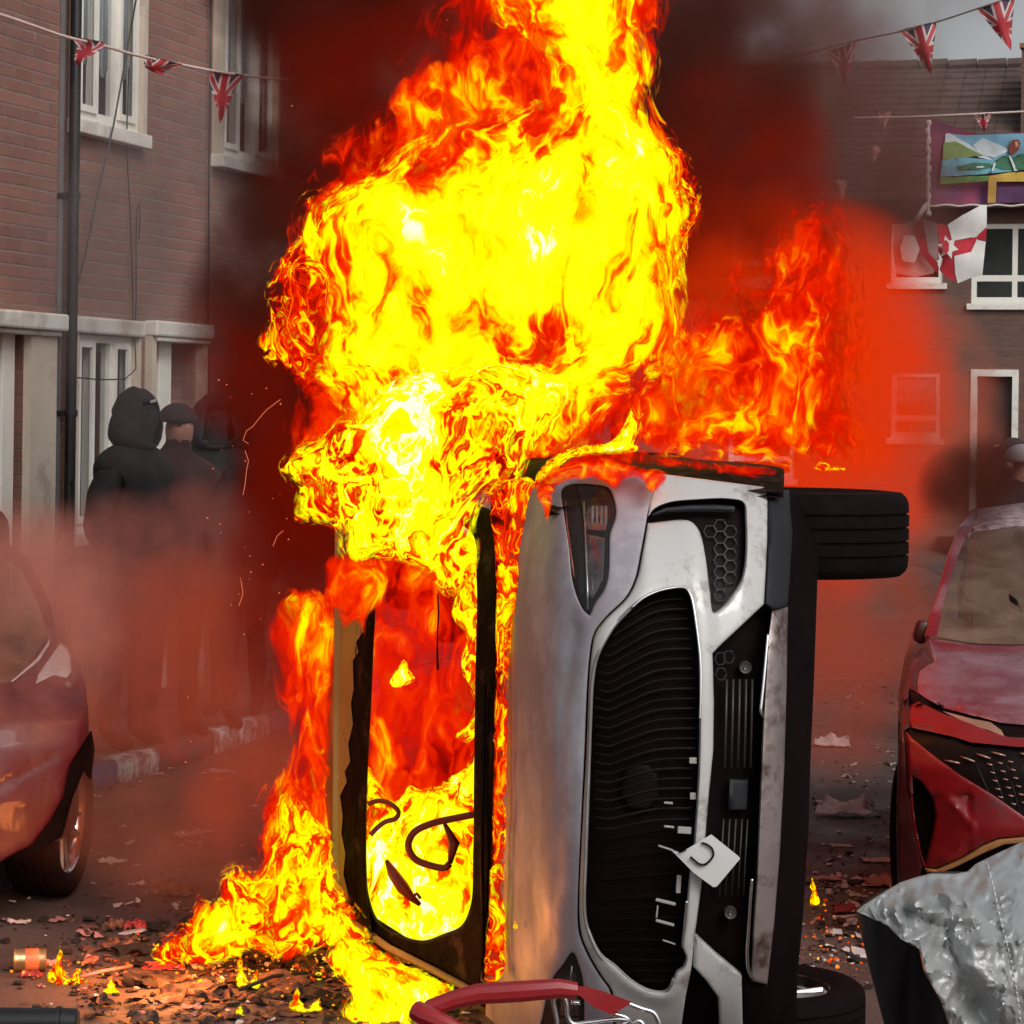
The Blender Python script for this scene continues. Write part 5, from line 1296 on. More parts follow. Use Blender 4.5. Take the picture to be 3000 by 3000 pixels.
# shopping trolley with a red handle
M_redpl = pbr('red_plastic', (.26, .008, .012), .35, var=.15, coat=.4); M_wire = pbr('bright_wire', (.62, .62, .64), .22, 1.0, var=.1)
tl = empty('shopping_trolley', (P(1500, 2950, 4.6).x, 4.6, 0)); tag(tl, 'wire shopping trolley with a red plastic handle, in front of the overturned car', 'shopping trolley')
TY = 4.6
b = MB(); b.tube([P(1236, 2975, TY - .02), P(1262, 2955, TY), P(1330, 2928, TY), P(1400, 2912, TY), P(1520, 2905, TY), P(1640, 2896, TY), P(1690, 2902, TY)], [.013, .016, .016, .018, .0185, .017, .014], 10)
b.build('handle', M_redpl, tl, smooth=True, autos=35)
b = MB(); b.tube([P(1218, 2960, TY - .02), P(1240, 2972, TY - .03), P(1300, 2998, TY - .04), P(1380, 3040, TY - .05), P(1430, 3120, TY - .05)], [.017, .018, .015, .014, .014], 10); b.build('handle_arm', M_redpl, tl, smooth=True, autos=35)
b = MB(); b.prism([(1672, 2888), (1720, 2890), (1772, 2906), (1850, 2934), (1836, 2948), (1790, 2972), (1740, 2950), (1700, 2918), (1668, 2908)], 0, .02, lambda p, t: P(p[0], p[1], TY - .01 + t)); b.build('handle_end', M_redpl, tl)
b = MB()
wires = [[(1600, 3100), (1622, 3040), (1632, 3000), (1626, 2960), (1622, 2930), (1634, 2914), (1650, 2918), (1660, 2940), (1664, 2980), (1676, 2998), (1720, 2996), (1800, 2986), (1840, 2988)],
         [(1842, 2940), (1880, 2955), (1914, 2966), (1924, 2980), (1934, 3010), (1945, 3080)], [(1800, 2970), (1832, 2980), (1842, 2986), (1838, 2996), (1820, 3000)], [(1850, 3000), (1870, 2990), (1884, 3000), (1890, 3080)],
         [(1674, 2936), (1700, 2938)], [(1500, 3120), (1580, 3060), (1700, 3040), (1945, 3060)]]
for w_ in wires: b.tube([P(u, v, TY + .005) for u, v in spline(w_, 7, False)], .0042, 8)
b.build('wire_frame', M_wire, tl, smooth=True)
b = MB(); x0, x1 = P(1300, 3000, TY).x, P(1940, 3000, TY).x
for k in range(12): 
    x = x0 + (x1 - x0) * k / 11; b.tube([(x, TY + .02, .88), (x, TY + .02, .5)], .003, 5)
for z in (.86, .72, .58, .5): b.tube([(x0, TY + .02, z), (x1, TY + .02, z), (x1 - .03, TY - .75, z + .02), (x0 + .03, TY - .75, z + .02), (x0, TY + .02, z)], .0035, 5)
for x in (x0, x1):
    b.tube([(x, TY + .02, .88), (x, TY + .03, .12), (x, TY - .8, .12)], .010, 8)
b.build('basket', M_wire, tl, smooth=True)
for x in (x0, x1):
    for y_ in (TY + .02, TY - .78):
        b = MB(); b.lathe([(0, -.012), (.05, -.012), (.055, 0), (.05, .012), (0, .012)], 20, Matrix.Translation((x, y_, .055)) @ Matrix.Rotation(math.pi / 2, 4, 'Y')); b.build('castor', M_rubber, tl, smooth=True, autos=40)

# wheelie bin, its handle in the corner
wb_ = empty('wheelie_bin', (P(60, 3000, 4.5).x - .2, 4.2, 0)); tag(wb_, 'black wheelie bin handle poking in at the bottom left corner', 'wheelie bin')
b = MB(); b.tube([P(-420, 2990, 4.5), P(165, 2992, 4.5)], .022, 18); b.tube([P(166, 2992, 4.5), P(180, 2992, 4.5)], .0245, 18); b.tube([P(181, 2992, 4.5), P(224, 2994, 4.5), P(230, 2994, 4.5)], [.022, .022, .018], 18)
b.build('handle', pbr('black_bin_plastic', (.010, .011, .012), .38, var=.2), wb_, smooth=True, autos=30)
hx0, hx1 = P(-400, 2990, 4.5).x, P(190, 2990, 4.5).x
b = MB(); b.add([(hx0, 4.42, .90), (hx1 - .03, 4.42, .90), (hx1 - .07, 4.40, .06), (hx0 + .05, 4.40, .06), (hx0, 3.88, .90), (hx1 - .03, 3.88, .90), (hx1 - .07, 3.95, .06), (hx0 + .05, 3.95, .06)], [(0, 1, 2, 3), (7, 6, 5, 4), (0, 4, 5, 1), (1, 5, 6, 2), (2, 6, 7, 3), (3, 7, 4, 0)])
b.build('bin_body', M_blackp, wb_)
b = MB(); b.box(((hx0 + hx1) / 2 - .01, 4.15, .92), (hx1 - hx0, .58, .035), bev=.012); b.build('lid', M_blackp, wb_)
for x in (hx0 + .03, hx1 - .05):
    b = MB(); b.tube([(x, 4.42, .88), (x, 4.5, .975)], .014, 8); b.build('bracket', M_blackp, wb_, smooth=True)
    b = MB(); b.lathe([(0, -.02), (.09, -.02), (.1, 0), (.09, .02), (0, .02)], 24, Matrix.Translation((x, 4.44, .1)) @ Matrix.Rotation(math.pi / 2, 4, 'Y')); b.build('wheel', M_rubber, wb_, smooth=True, autos=40)

# ------------------------------------------------------------------ litter
M_paper = pbr('crumpled_paper', (.56, .47, .45), .85, var=.25, vscale=9, bump=.2); M_paperp = pbr('card_with_pink_light', (.42, .19, .18), .8, var=.3, vscale=9)  # pink firelight on the card is put into its colour
M_brownp = pbr('scorched_card', (.22, .085, .045), .85, var=.5, vscale=9, dirt=(.02, .015, .012, 1), dirt_amt=.5, dscale=12); M_redp = pbr('red_wrapper', (.35, .03, .03), .6, var=.3)
M_ash = pbr('black_ash', (.02, .013, .010), .95, var=.6); M_brickbit = pbr('broken_brick', (.28, .12, .08), .9, var=.3, bump=.5)
M_can = pbr('dented_tin', (.45, .32, .16), .32, .8, var=.2, vscale=6); M_canlbl = pbr('orange_tin_label', (.52, .16, .06), .45, var=.4, vscale=18)
RD = random.Random(7)
def sheet(name, u, v, wpx, hpx, mat, label, cat, seed, z=0.0, up=.5, group=None, depth=.5):
    "crumpled sheet: a grid folded up; wpx wide, hpx tall as the camera sees it"
    c = G(u, v, z); s = c.y / F; n = 12; vs = []; W_ = wpx * s; H_ = hpx * s; r = random.Random(seed)
    def f(a, b_):
        q = Vector((a * 2.2 + seed, b_ * 2.2, seed * .3)); n1 = mnoise.noise(q); n2 = mnoise.noise(q * 2.3 + Vector((5, 0, 0))); n3 = abs(mnoise.noise(q * 1.4 + Vector((0, 9, 0))))
        x = (a - .5) * W_ * (1 + .3 * n2); y = (b_ - .5) * max(W_ * depth, H_) * (1 + .25 * n1)
        zz = H_ * (up * max(0, math.sin(b_ * math.pi)) * (.35 + 1.3 * n3) + .25 * abs(n1) + .22 * abs(n2) * math.sin(a * math.pi)) + .006
        return Vector((c.x + x + .2 * W_ * n1, c.y + y, z + zz))
    for j in range(n + 1):
        for i in range(n + 1): vs.append(f(i / n, j / n))
    fs = [(j * (n + 1) + i, j * (n + 1) + i + 1, (j + 1) * (n + 1) + i + 1, (j + 1) * (n + 1) + i) for j in range(n) for i in range(n) if not ((i in (0, n - 1) or j in (0, n - 1)) and r.random() < .22)]
    o = mesh_from(name, vs, fs, mat, smooth=False)
    sd = o.modifiers.new('t', 'SOLIDIFY'); sd.thickness = .003
    o.data.set_sharp_from_angle(angle=math.radians(25))
    tag(o, label, cat, group); return o
S_ = [
 ('paper', 2440, 2165, 95, 60, M_paper, 'pale rounded paper bag right of the overturned car, farthest up the road', 'paper'),
 ('paper', 2475, 2350, 150, 100, M_paper, 'large crumpled paper with two peaks right of the overturned car', 'paper'),
 ('paper', 2565, 2518, 95, 18, M_paper, 'flat white torn sheet left of the right hand red car', 'paper'),
 ('paper', 2465, 2478, 70, 8, M_paper, 'thin pale strip of paper above the flat torn sheet', 'paper'),
 ('card_box', 2600, 2575, 130, 50, M_paperp, 'pinkish flattened box against the bumper of the right hand red car', 'box'),
 ('wrapper', 2475, 2660, 70, 40, M_redp, 'red crushed wrapper left of the silver cover', 'wrapper'),
 ('paper', 2540, 2740, 80, 28, M_paper, 'crumpled scrap just left of the tip of the silver cover', 'paper'),
 ('paper', 2420, 2572, 90, 14, M_paperp, 'pink scrap above the small flame beside the overturned car', 'paper'),
 ('paper', 2505, 2622, 40, 18, M_paper, 'little white scrap between the flattened box and the red wrapper', 'paper'),
 ('plastic_bag', 312, 2010, 150, 75, M_paper, 'pale rubbish bag in the smoke behind the left red car', 'bag'),
 ('plastic_bag', 500, 2000, 50, 35, M_paper, 'small bag in the smoke near the hooded people', 'bag'),
 ('paper', 560, 2440, 90, 36, M_paper, 'crumpled pale sheet on the road between the wheel and the fire', 'paper'),
 ('paper', 330, 2520, 70, 30, M_paper, 'small pale ball of paper right of the wheel of the left red car', 'paper'),
 ('paper', 652, 2258, 76, 20, M_paper, 'pale flat wrapper beside the painted kerb', 'paper'),
 ('rubbish_heap', 500, 2590, 130, 85, M_brownp, 'dark crumpled cardboard heap between the left red car and the flames', 'cardboard'),
 ('cardboard', 372, 2760, 120, 60, M_brownp, 'scorched card left of the burning heap', 'cardboard'),
 ('cardboard', 400, 2700, 60, 60, M_redp, 'red folded card standing at the left end of the burning heap', 'cardboard'),
 ('cardboard', 345, 2705, 46, 40, M_brownp, 'small curled card left of the red folded card', 'cardboard'),
 ('cardboard', 560, 2890, 190, 60, M_brownp, 'long torn cardboard lying in front of the burning heap', 'cardboard'),
 ('cardboard', 130, 2820, 80, 26, M_paperp, 'pink curled card right of the tin', 'cardboard'),
 ('cardboard', 90, 2850, 60, 36, M_redp, 'reddish scrap left of the small fire at the lower left', 'cardboard'),
 ('cardboard', 480, 2830, 110, 30, M_redp, 'red crushed pack between the two small fires', 'cardboard'),
 ('paper', 55, 2700, 60, 20, M_paper, 'white scrap below the wheel of the left red car', 'paper'),
 ('cardboard', 640, 2760, 150, 36, M_brownp, 'charred board under the flames of the heap', 'cardboard'),
 ('cardboard', 820, 2860, 180, 60, M_brownp, 'charred board in front of the overturned car\'s roof', 'cardboard'),
 ('cardboard', 1000, 2790, 160, 50, M_brownp, 'blackened sheet beside the lower edge of the roof', 'cardboard'),
 ('cardboard', 420, 2975, 90, 60, M_brownp, 'curled orange card at the bottom edge', 'cardboard'),
 ('cardboard', 860, 2960, 130, 50, M_brownp, 'heap of charred card at the bottom edge, left of the trolley', 'cardboard'),
 ('cardboard', 2440, 2860, 90, 30, M_brownp, 'scorched brown card above the lower wheel of the overturned car', 'cardboard'),
]
for i, (nm, u, v, w_, h_, mt, lb, ct) in enumerate(S_): sheet(nm, u, v + h_ * .4, w_, h_, mt, lb, ct, i * 3.7 + 1.3)
# tin
tc = G(85, 2850); tn = empty('tin', tc); tag(tn, 'open food tin with an orange label lying on its side at the lower left', 'tin')
s_ = tc.y / F; R_ = 34 * s_; L_ = 96 * s_; Mx = Matrix.Translation(tc + Vector((-L_ / 2, 0, R_ + .003))) @ Matrix.Rotation(math.radians(12), 4, 'Z') @ Matrix.Rotation(math.pi / 2, 4, 'Y')
b = MB(); b.lathe([(R_ * .92, L_ * .02), (R_ * .98, 0), (R_ * 1.02, .004), (R_ * .98, .01), (R_ * .96, L_ * .2), (R_ * .975, L_ * .25), (R_ * .96, L_ * .3), (R_ * .96, L_ * .9), (R_ * 1.0, L_ * .98), (R_ * .9, L_), (0, L_ * .98)], 40, Mx); b.build('can', M_can, tn, smooth=True, autos=35)
b = MB(); b.lathe([(R_ * .985, L_ * .36), (R_ * .985, L_ * .78)], 40, Mx); b.build('label', M_canlbl, tn, smooth=True)
# sticks
def stick(pts, r, label, mat=M_brownp):
    b = MB(); b.tube([G(u, v, .02 + h) for (u, v, h) in pts], r, 6); o = b.build('stick', mat, smooth=True); tag(o, label, 'stick'); return o
stick([(235, 2862, 0), (300, 2845, .01), (385, 2830, .0)], .006, 'thin pale stick between the tin and the red crushed pack', M_paperp)
stick([(480, 2770, .03), (560, 2735, .07), (650, 2720, .05)], .009, 'charred curved branch at the left of the burning heap', M_ash)
stick([(960, 2730, .05), (1010, 2722, .08), (1075, 2738, .06), (1130, 2790, .0)], .007, 'charred wire hanging by the lower edge of the roof', M_ash)
stick([(2440, 2690, .0), (2510, 2682, .0)], .007, 'white rod left of the silver cover', M_paper)
stick([(700, 2900, .0), (800, 2860, .02), (900, 2850, .0)], .007, 'burnt lath left of the trolley handle', M_ash)
# rubble and ash nobody could count
b = MB(); bm_ = {0: MB(), 1: MB(), 2: MB(), 3: MB()}
def bit(mb, c, s, fl=.4):
    r1 = Matrix.Rotation(RD.uniform(0, 6.3), 3, 'Z') @ Matrix.Rotation(RD.uniform(-.5, .5), 3, 'X')
    n = RD.choice((4, 5, 6)); pts = [Vector((math.cos(2 * math.pi * k / n) * s * RD.uniform(.5, 1.2), math.sin(2 * math.pi * k / n) * s * RD.uniform(.5, 1.2), 0)) for k in range(n)]
    h = s * fl * RD.uniform(.3, 1.2)
    top = [r1 @ (p * RD.uniform(.7, 1) + Vector((0, 0, h))) + c for p in pts]; bot = [r1 @ p + c for p in pts]
    mb.add(top + bot, [tuple(range(n)), tuple(range(2 * n - 1, n - 1, -1))] + [(i, (i + 1) % n, (i + 1) % n + n, i + n) for i in range(n)])
def scatter(n, u0, u1, v0, v1, ws, smin, smax, dens=None):
    for _ in range(n):
        u = RD.uniform(u0, u1); v = RD.uniform(v0, v1)
        if dens and RD.random() > dens(u, v): continue
        c = G(u, v); c.z = gz(c.x, c.y) + .004
        s = RD.uniform(smin, smax) * (1 if RD.random() < .85 else 2.2)
        bit(bm_[RD.choices(range(4), ws)[0]], c, s)
scatter(900, 200, 1400, 2740, 3060, (6, 4, .5, .3), .003, .018)
scatter(300, -50, 1100, 2640, 3060, (6, 3, .6, .3), .003, .016)
scatter(500, 300, 1100, 2700, 2850, (6, 4, 1, 1.5), .01, .035, lambda u, v: math.exp(-((u - 750) / 280) ** 2))
scatter(500, -50, 1100, 2150, 2750, (4, 1, 2, .4), .003, .013)
scatter(800, 2330, 3050, 1950, 2900, (3, 1.5, 2.2, .6), .003, .014)
scatter(260, 2380, 2650, 2560, 2820, (3, 2, 2, 1), .006, .022)
scatter(500, -300, 3000, 1750, 2300, (3, 1, 2, .3), .004, .016)
def scraps(name, mat, n, box, smin, smax, label):
    b = MB()
    for _ in range(n):
        c = G(RD.uniform(box[0], box[1]), RD.uniform(box[2], box[3])); s = RD.uniform(smin, smax); sd = RD.uniform(0, 90); rz = RD.uniform(0, 6.28); m_ = 5; asp = RD.uniform(.4, 1.0)
        vs = []
        for j in range(m_ + 1):
            for i in range(m_ + 1):
                x, y = (i / m_ - .5) * s * 2, (j / m_ - .5) * s * 2 * asp; q = Vector((x / s * .8 + sd, y / s * .8, sd)); h = abs(mnoise.noise(q)) * s * 1.1 + .004
                x += mnoise.noise(q * 1.7) * s * .5; y += mnoise.noise(q * 1.7 + Vector((4, 4, 0))) * s * .5
                vs.append(c + Vector((x * math.cos(rz) - y * math.sin(rz), x * math.sin(rz) + y * math.cos(rz), h)))
        b.add(vs, [(j * (m_ + 1) + i, j * (m_ + 1) + i + 1, (j + 1) * (m_ + 1) + i + 1, (j + 1) * (m_ + 1) + i) for j in range(m_) for i in range(m_)])
    me = bpy.data.meshes.new(name); me.from_pydata([tuple(q) for q in b.v], [], b.f); me.update(); o = link_mesh(name, me, mat, smooth=False); tag(o, label, 'litter', None, 'stuff')
scraps('charred_scraps', M_brownp, 90, (250, 1350, 2720, 3050), .02, .06, 'curled charred scraps round the burning heap')
scraps('ashen_scraps', M_ash, 60, (350, 1200, 2720, 2960), .02, .07, 'black burnt scraps round the burning heap')
scraps('torn_scraps', M_paperp, 40, (-50, 1000, 2650, 3050), .012, .035, 'pinkish torn scraps at the lower left')
scraps('torn_scraps', M_paper, 40, (2380, 2660, 2200, 2850), .010, .035, 'pale torn scraps right of the overturned car')
scraps('torn_scraps', M_paper, 26, (230, 900, 2150, 2650), .010, .03, 'pale torn scraps on the road by the kerb')
for k, (nm, mt) in enumerate([('black_ash', M_ash), ('charred_rubble', M_brownp), ('pale_litter', M_paper), ('red_litter', M_brickbit)]):
    o = bm_[k].build(nm, mt); tag(o, ['black ash and cinders strewn over the road', 'charred scraps strewn round the fire', 'pale scraps of litter strewn over the road', 'red brick crumbs strewn over the road'][k], 'litter', None, 'stuff')
# ------------------------------------------------------------------ fire and smoke
FIRE_STOPS = [(0.0, (.06, .0, .0)), (.15, (.26, .002, .0)), (.29, (.68, .006, .0)), (.40, (.90, .03, .0)),
              (.48, (1., .17, .0)), (.56, (1., .62, .0)), (.65, (1., .97, .0)), (.90, (1., 1., .01)), (1.0, (1., 1., .7))]
def fire_mat(name, sc=1.0, fine=.5, ridge=.35, bias=0.0, stretch=.7, strength=1.0, edge=.5, alpha=1.0, warp=.16):
    m, nn, ll = newmat(name); n = N(m.node_tree)
    co = n.mapping(n.pos(), (sc, sc, sc * stretch))
    w1 = n.noise(co, 2.6, 3, .55, 'Color'); w1 = n.vmath('SUBTRACT', w1, (.5, .5, .5))
    c1 = n.vmath('ADD', co, n.scale(w1, warp * 3.2))
    w2 = n.noise(c1, 8.0, 2, .5, 'Color'); w2 = n.vmath('SUBTRACT', w2, (.5, .5, .5))
    c2 = n.vmath('ADD', c1, n.scale(w2, warp))
    big = n.noise(c1, 3.2, 3, .55)
    a = n.noise(c2, 9.0, 4, .58)
    r = n.math('ABSOLUTE', n.math('MULTIPLY_ADD', n.noise(c2, 6.5, 3, .55), 2.0, -1.0))
    r = n.math('SUBTRACT', 1.0, n.math('MULTIPLY', r, 4.0), clamp=True)
    heat = n.attr('glow'); core = n.attr('inner')
    i = n.math('ADD', heat, bias)
    i = n.math('ADD', i, n.math('MULTIPLY', n.math('SUBTRACT', big, .5), .9))
    i = n.math('ADD', i, n.math('MULTIPLY', n.math('SUBTRACT', a, .5), fine * 2.2))
    rr = n.math('MULTIPLY', n.math('SUBTRACT', r, .25), n.math('SUBTRACT', 1.15, core))
    i = n.math('ADD', i, n.math('MULTIPLY', rr, ridge))
    col = n.ramp(n.math('MULTIPLY', i, .8), FIRE_STOPS)
    em = n.new('ShaderNodeEmission'); ll.new(col, em.inputs[0]); em.inputs[1].default_value = strength
    tr = n.new('ShaderNodeBsdfTransparent'); mx = n.new('ShaderNodeMixShader')
    e = n.attr('rim')
    al = n.math('ADD', e, n.math('MULTIPLY', n.math('SUBTRACT', a, .5), 2.0))
    al = n.math('ADD', al, n.math('MULTIPLY', n.math('SUBTRACT', big, .5), .8))
    al = n.maprange(al, edge - .26, edge + .20, 0, 1, True)
    al = n.math('MULTIPLY', al, n.maprange(i, -.05, .4, .0, 1.0))
    al = n.math('MULTIPLY', al, n.maprange(e, 0.0, .15, 0, alpha))
    ll.new(al, mx.inputs[0]); ll.new(tr.outputs[0], mx.inputs[1]); ll.new(em.outputs[0], mx.inputs[2])
    o = n.new('ShaderNodeOutputMaterial'); ll.new(mx.outputs[0], o.inputs[0])
    m.cycles.emission_sampling = 'NONE'
    return m

def flame(name, outline, y, thick, mat, label=None, spots=(), base=.62, width=120., grid=14., lean=0.0, parent=None, ewidth=None, lump=.06, seed=0., cat='flame', group=None, depthf=None):
    """a closed, inflated body of flame: outline traced in the photograph, set at its own distance y with real thickness.
    spots: (u, v, radius, amount) hotter or cooler places"""
    out = spline(outline, 16.)
    V, T = cdt(out, [], grid)
    d = dist_poly(V, out); ew = ewidth or width * .6
    edge = np.clip(d / ew, 0, 1)
    infl = np.sqrt(np.clip(d / (width * 1.6), 0, 1))
    heat = base * (0.35 + .65 * np.clip(d / width, 0, 1) ** .7)
    core = np.clip(d / (width * 1.5), 0, 1) * .4
    for (su, sv, sr, sa) in spots:
        k = sa * np.exp(-((V[:, 0] - su) ** 2 + (V[:, 1] - sv) ** 2) / (2 * (sr * .6) ** 2))
        heat += k; core += k * 1.2
    bord = d < 1e-3
    n = len(V); verts = []; 
    yy = []
    for (u, v) in V:
        q = y + (depthf(u, v) if depthf else 0.0) + lean * (v - V0) / 1000.
        yy.append(q)
    front = []; back = []
    for i, (u, v) in enumerate(V):
        p = P(u, v, yy[i])
        s = p * 3.1 + Vector((seed, seed * .7, 0))
        l = 0.0 if bord[i] else lump * mnoise.noise(s) * 2 + lump * mnoise.noise(s * 2.7)
        t = thick * infl[i]
        front.append(p + Vector((0, -t + l * infl[i], 0)))
        back.append(p + Vector((0, t + l * infl[i], 0)))
    verts = front[:]; idx = {}
    for i in range(n):
        if bord[i]: idx[i] = i
        else: idx[i] = len(verts); verts.append(back[i])
    faces = [tuple(int(q) for q in t) for t in T] + [tuple(idx[int(q)] for q in reversed(t)) for t in T]
    o = mesh_from(name, verts, faces, mat, parent)
    me = o.data
    for nm, arr in (('glow', heat), ('inner', np.clip(core, 0, 1)), ('rim', edge)):
        at = me.attributes.new(nm, 'FLOAT', 'POINT'); vals = np.zeros(len(verts), np.float32)
        vals[:n] = arr
        for i in range(n): vals[idx[i]] = arr[i]
        at.data.foreach_set('value', vals)
    if parent is None: tag(o, label, cat, group)
    return o

def smoke_mat(name, color, density, firelight=None, firelight_k=0.0, nscale=1.6, contrast=1.8, absorb=(0, 0, 0), cut=.5, stretch=1.0, detail=4, aniso=0.0, soft=1.0):
    m, nn, ll = newmat(name); n = N(m.node_tree)
    oc = n.obj(); r = n.vmath('LENGTH', oc)
    f = n.math('SUBTRACT', 1.0, n.math('MULTIPLY', r, r), clamp=True)
    f = n.math('POWER', f, soft)
    co = n.mapping(n.pos(), (1, 1, stretch))
    a = n.noise(co, nscale, detail, .62)
    k = n.math('MULTIPLY_ADD', n.math('SUBTRACT', a, cut), contrast * 3.4, .62)
    k = n.math('MAXIMUM', k, 0.0)
    dn = n.math('MULTIPLY', n.math('MULTIPLY', k, f), density)
    v = n.new('ShaderNodeVolumePrincipled')
    v.inputs['Color'].default_value = color + (1,)
    v.inputs['Absorption Color'].default_value = absorb + (1,)
    v.inputs['Anisotropy'].default_value = aniso
    ll.new(dn, v.inputs['Density'])
    if firelight:
        v.inputs['Emission Color'].default_value = firelight + (1,)
        ll.new(n.math('MULTIPLY', dn, firelight_k), v.inputs['Emission Strength'])  # firelight on the smoke added as its own emission
    o = n.new('ShaderNodeOutputMaterial'); ll.new(v.outputs[0], o.inputs['Volume'])
    return m

def puff(name, u, v, y, ru, rv, ry, mat, label, rot=0.0, cat='smoke', group=None):
    "a cloud of smoke: a closed body about (u, v) at distance y; ru, rv half sizes in px, ry half depth in metres"
    bm = bmesh.new(); bmesh.ops.create_icosphere(bm, subdivisions=3, radius=1.0)
    me = bpy.data.meshes.new(name); bm.to_mesh(me); bm.free()
    me.materials.append(mat)
    o = bpy.data.objects.new(name, me); COL.objects.link(o)
    o.location = P(u, v, y); o.scale = (ru * y / F, ry, rv * y / F); o.rotation_euler = (0, rot, 0)
    tag(o, label, cat, group, 'stuff')
    return o
# ------------------------------------------------------------------ the fire's own light
def glow(name, loc, power, r, col=(1, .28, .06)):
    d = bpy.data.lights.new(name, 'POINT'); d.energy = power; d.shadow_soft_size = r; d.color = col
    d.specular_factor = .12
    o = bpy.data.objects.new(name, d); COL.objects.link(o); o.location = loc; return o
glow('fire_light', P(1350, 800, 9.9), 90, .5)
glow('fire_light', P(1200, 1350, 9.6), 18, .4)
glow('fire_light', P(1230, 2500, 9.5), 5, .2)
glow('fire_light', P(540, 2800, 9.3), 42, .2)
glow('fire_light', P(300, 2800, 9.5), 13, .3)
glow('fire_light', P(1150, 2870, 8.7), 5, .15)
glow('fire_light', P(2050, 1100, 10.2), 60, .4)

# ------------------------------------------------------------------ flames
FM_hot = fire_mat('flame_yellow', 1.7, .46, .42, -.02, .6, edge=.5, warp=.2)
FM_soft = fire_mat('flame_soft_yellow', 1.25, .46, .25, 0.0, .6, edge=.5)
FM_fil = fire_mat('flame_threads', 1.35, .5, .66, -.08, .8, warp=.22)
FM_thin = fire_mat('flame_thin_veil', 1.6, .55, .5, .0, .7, alpha=.62, edge=.6)
FM_wide = fire_mat('flame_dim_sheet', 1.3, .42, .22, -.02, .5, edge=.55, alpha=.75)
FM_cab = fire_mat('flame_cabin', 1.6, .55, .5, .04, .7, warp=.2)
FM_red = fire_mat('flame_red', .9, .30, .22, -.02, .5, edge=.55, alpha=.9)
FM_small = fire_mat('flame_small', 2.8, .5, .45, -.02, .6, warp=.24)
FM_veil = fire_mat('flame_veil', 1.1, .42, .25, -.05, .45, edge=.62, alpha=.8)

flame('flame', [(1240, -80), (1330, -300), (1480, -420), (1640, -620), (1780, -430), (1920, -300), (1990, -80), (1975, 100), (1965, 330), (2010, 440), (2050, 560), (2060, 720), (2010, 900), (1990, 1050), (1980, 1280), (1780, 1420), (1500, 1520), (1250, 1520), (980, 1450), (800, 1330), (800, 1180), (730, 1020), (760, 830), (800, 640), (900, 480), (1010, 330), (1130, 210), (1200, 60)], 10.0, .35, FM_red,
      'deep red outer flame behind the yellow fireball above the car', base=.44, width=260, grid=18, ewidth=190, seed=3,
      spots=[(1250, 400, 200, .12), (1330, 300, 100, .10), (1430, 130, 120, -.16), (1470, 230, 120, -.12), (1940, 150, 90, -.10), (1060, 380, 130, -.12), (1230, 100, 150, -.18), (850, 960, 90, .16), (850, 680, 80, .10), (2040, 560, 80, .10), (900, 1280, 90, .1)])
flame('flame', [(1400, -120), (1490, -260), (1570, -420), (1650, -540), (1730, -400), (1830, -270), (1900, -120), (1925, 60), (1945, 200), (1935, 320), (2000, 400), (2035, 470), (2010, 530), (2045, 610), (2020, 710), (2020, 830), (2035, 960), (1975, 1090), (1850, 1180), (1740, 1280), (1650, 1350), (1570, 1440), (1500, 1470), (1430, 1460), (1380, 1490), (1280, 1510), (1150, 1420), (1030, 1320), (1000, 1220), (900, 1140), (860, 1010), (890, 880), (860, 770), (850, 660), (880, 570), (970, 520), (1080, 470), (1180, 400), (1310, 345), (1400, 290), (1500, 300), (1560, 290), (1570, 230), (1510, 130), (1420, 60)], 9.55, .40, FM_soft,
      'great yellow fireball rising from the overturned car to the top of the picture', base=.80, width=230, grid=15, ewidth=120, seed=0,
      spots=[(1680, 120, 130, .16), (1780, 300, 100, .10), (1330, 640, 110, .10), (1580, 730, 70, .3), (1460, 860, 110, .2), (1850, 480, 80, .22), (1110, 1020, 70, .25), (1230, 650, 80, .22), (1600, 540, 70, .16), (1180, 870, 60, .12), (1190, 640, 60, .12), (1100, 760, 90, -.06), (1450, 420, 110, -.18), (1250, 480, 90, -.12), (1580, 1000, 70, -.34), (1380, 930, 80, -.26), (1240, 880, 60, -.3), (1500, 1080, 90, -.22), (1820, 860, 70, -.16), (1380, 1110, 100, -.18), (1720, 150, 160, .06), (1560, 200, 70, -.35), (1620, 960, 60, -.3)])
flame('flame', [(1130, 1110), (1350, 1050), (1560, 1040), (1690, 1120), (1660, 1240), (1590, 1330), (1540, 1430), (1440, 1470), (1420, 1520), (1440, 1600), (1410, 1700), (1430, 1800), (1400, 1870), (1330, 1800), (1260, 1720), (1130, 1660), (1040, 1690), (990, 1640), (960, 1560), (860, 1530), (850, 1440), (810, 1370), (850, 1300), (930, 1260), (1000, 1200), (1060, 1180)], 9.05, .26, FM_fil,
      'tangled orange and yellow flame pouring off the windscreen edge under the fireball', base=.78, width=90, grid=13, ewidth=80, seed=7,
      spots=[(1180, 1120, 100, .32), (1330, 1060, 100, .32), (1500, 1050, 100, .32), (1650, 1130, 90, .3), (1060, 1190, 70, .25), (1250, 1230, 50, .05), (1310, 1190, 60, -.2), (1200, 1340, 80, .15), (1040, 1390, 70, -.2), (1000, 1330, 60, -.25), (950, 1450, 60, -.05), (1130, 1480, 70, -.28), (1180, 1600, 70, -.1), (1300, 1650, 60, .1), (1480, 1320, 80, -.2), (1420, 1440, 60, -.3)])
flame('flame', [(800, 760), (900, 680), (980, 780), (1010, 920), (1000, 1080), (920, 1180), (820, 1100), (750, 1020), (780, 930), (770, 850)], 9.35, .15, FM_fil, 'frayed red orange flame on the left flank of the fireball', base=.34, width=60, grid=10, ewidth=62, seed=2)
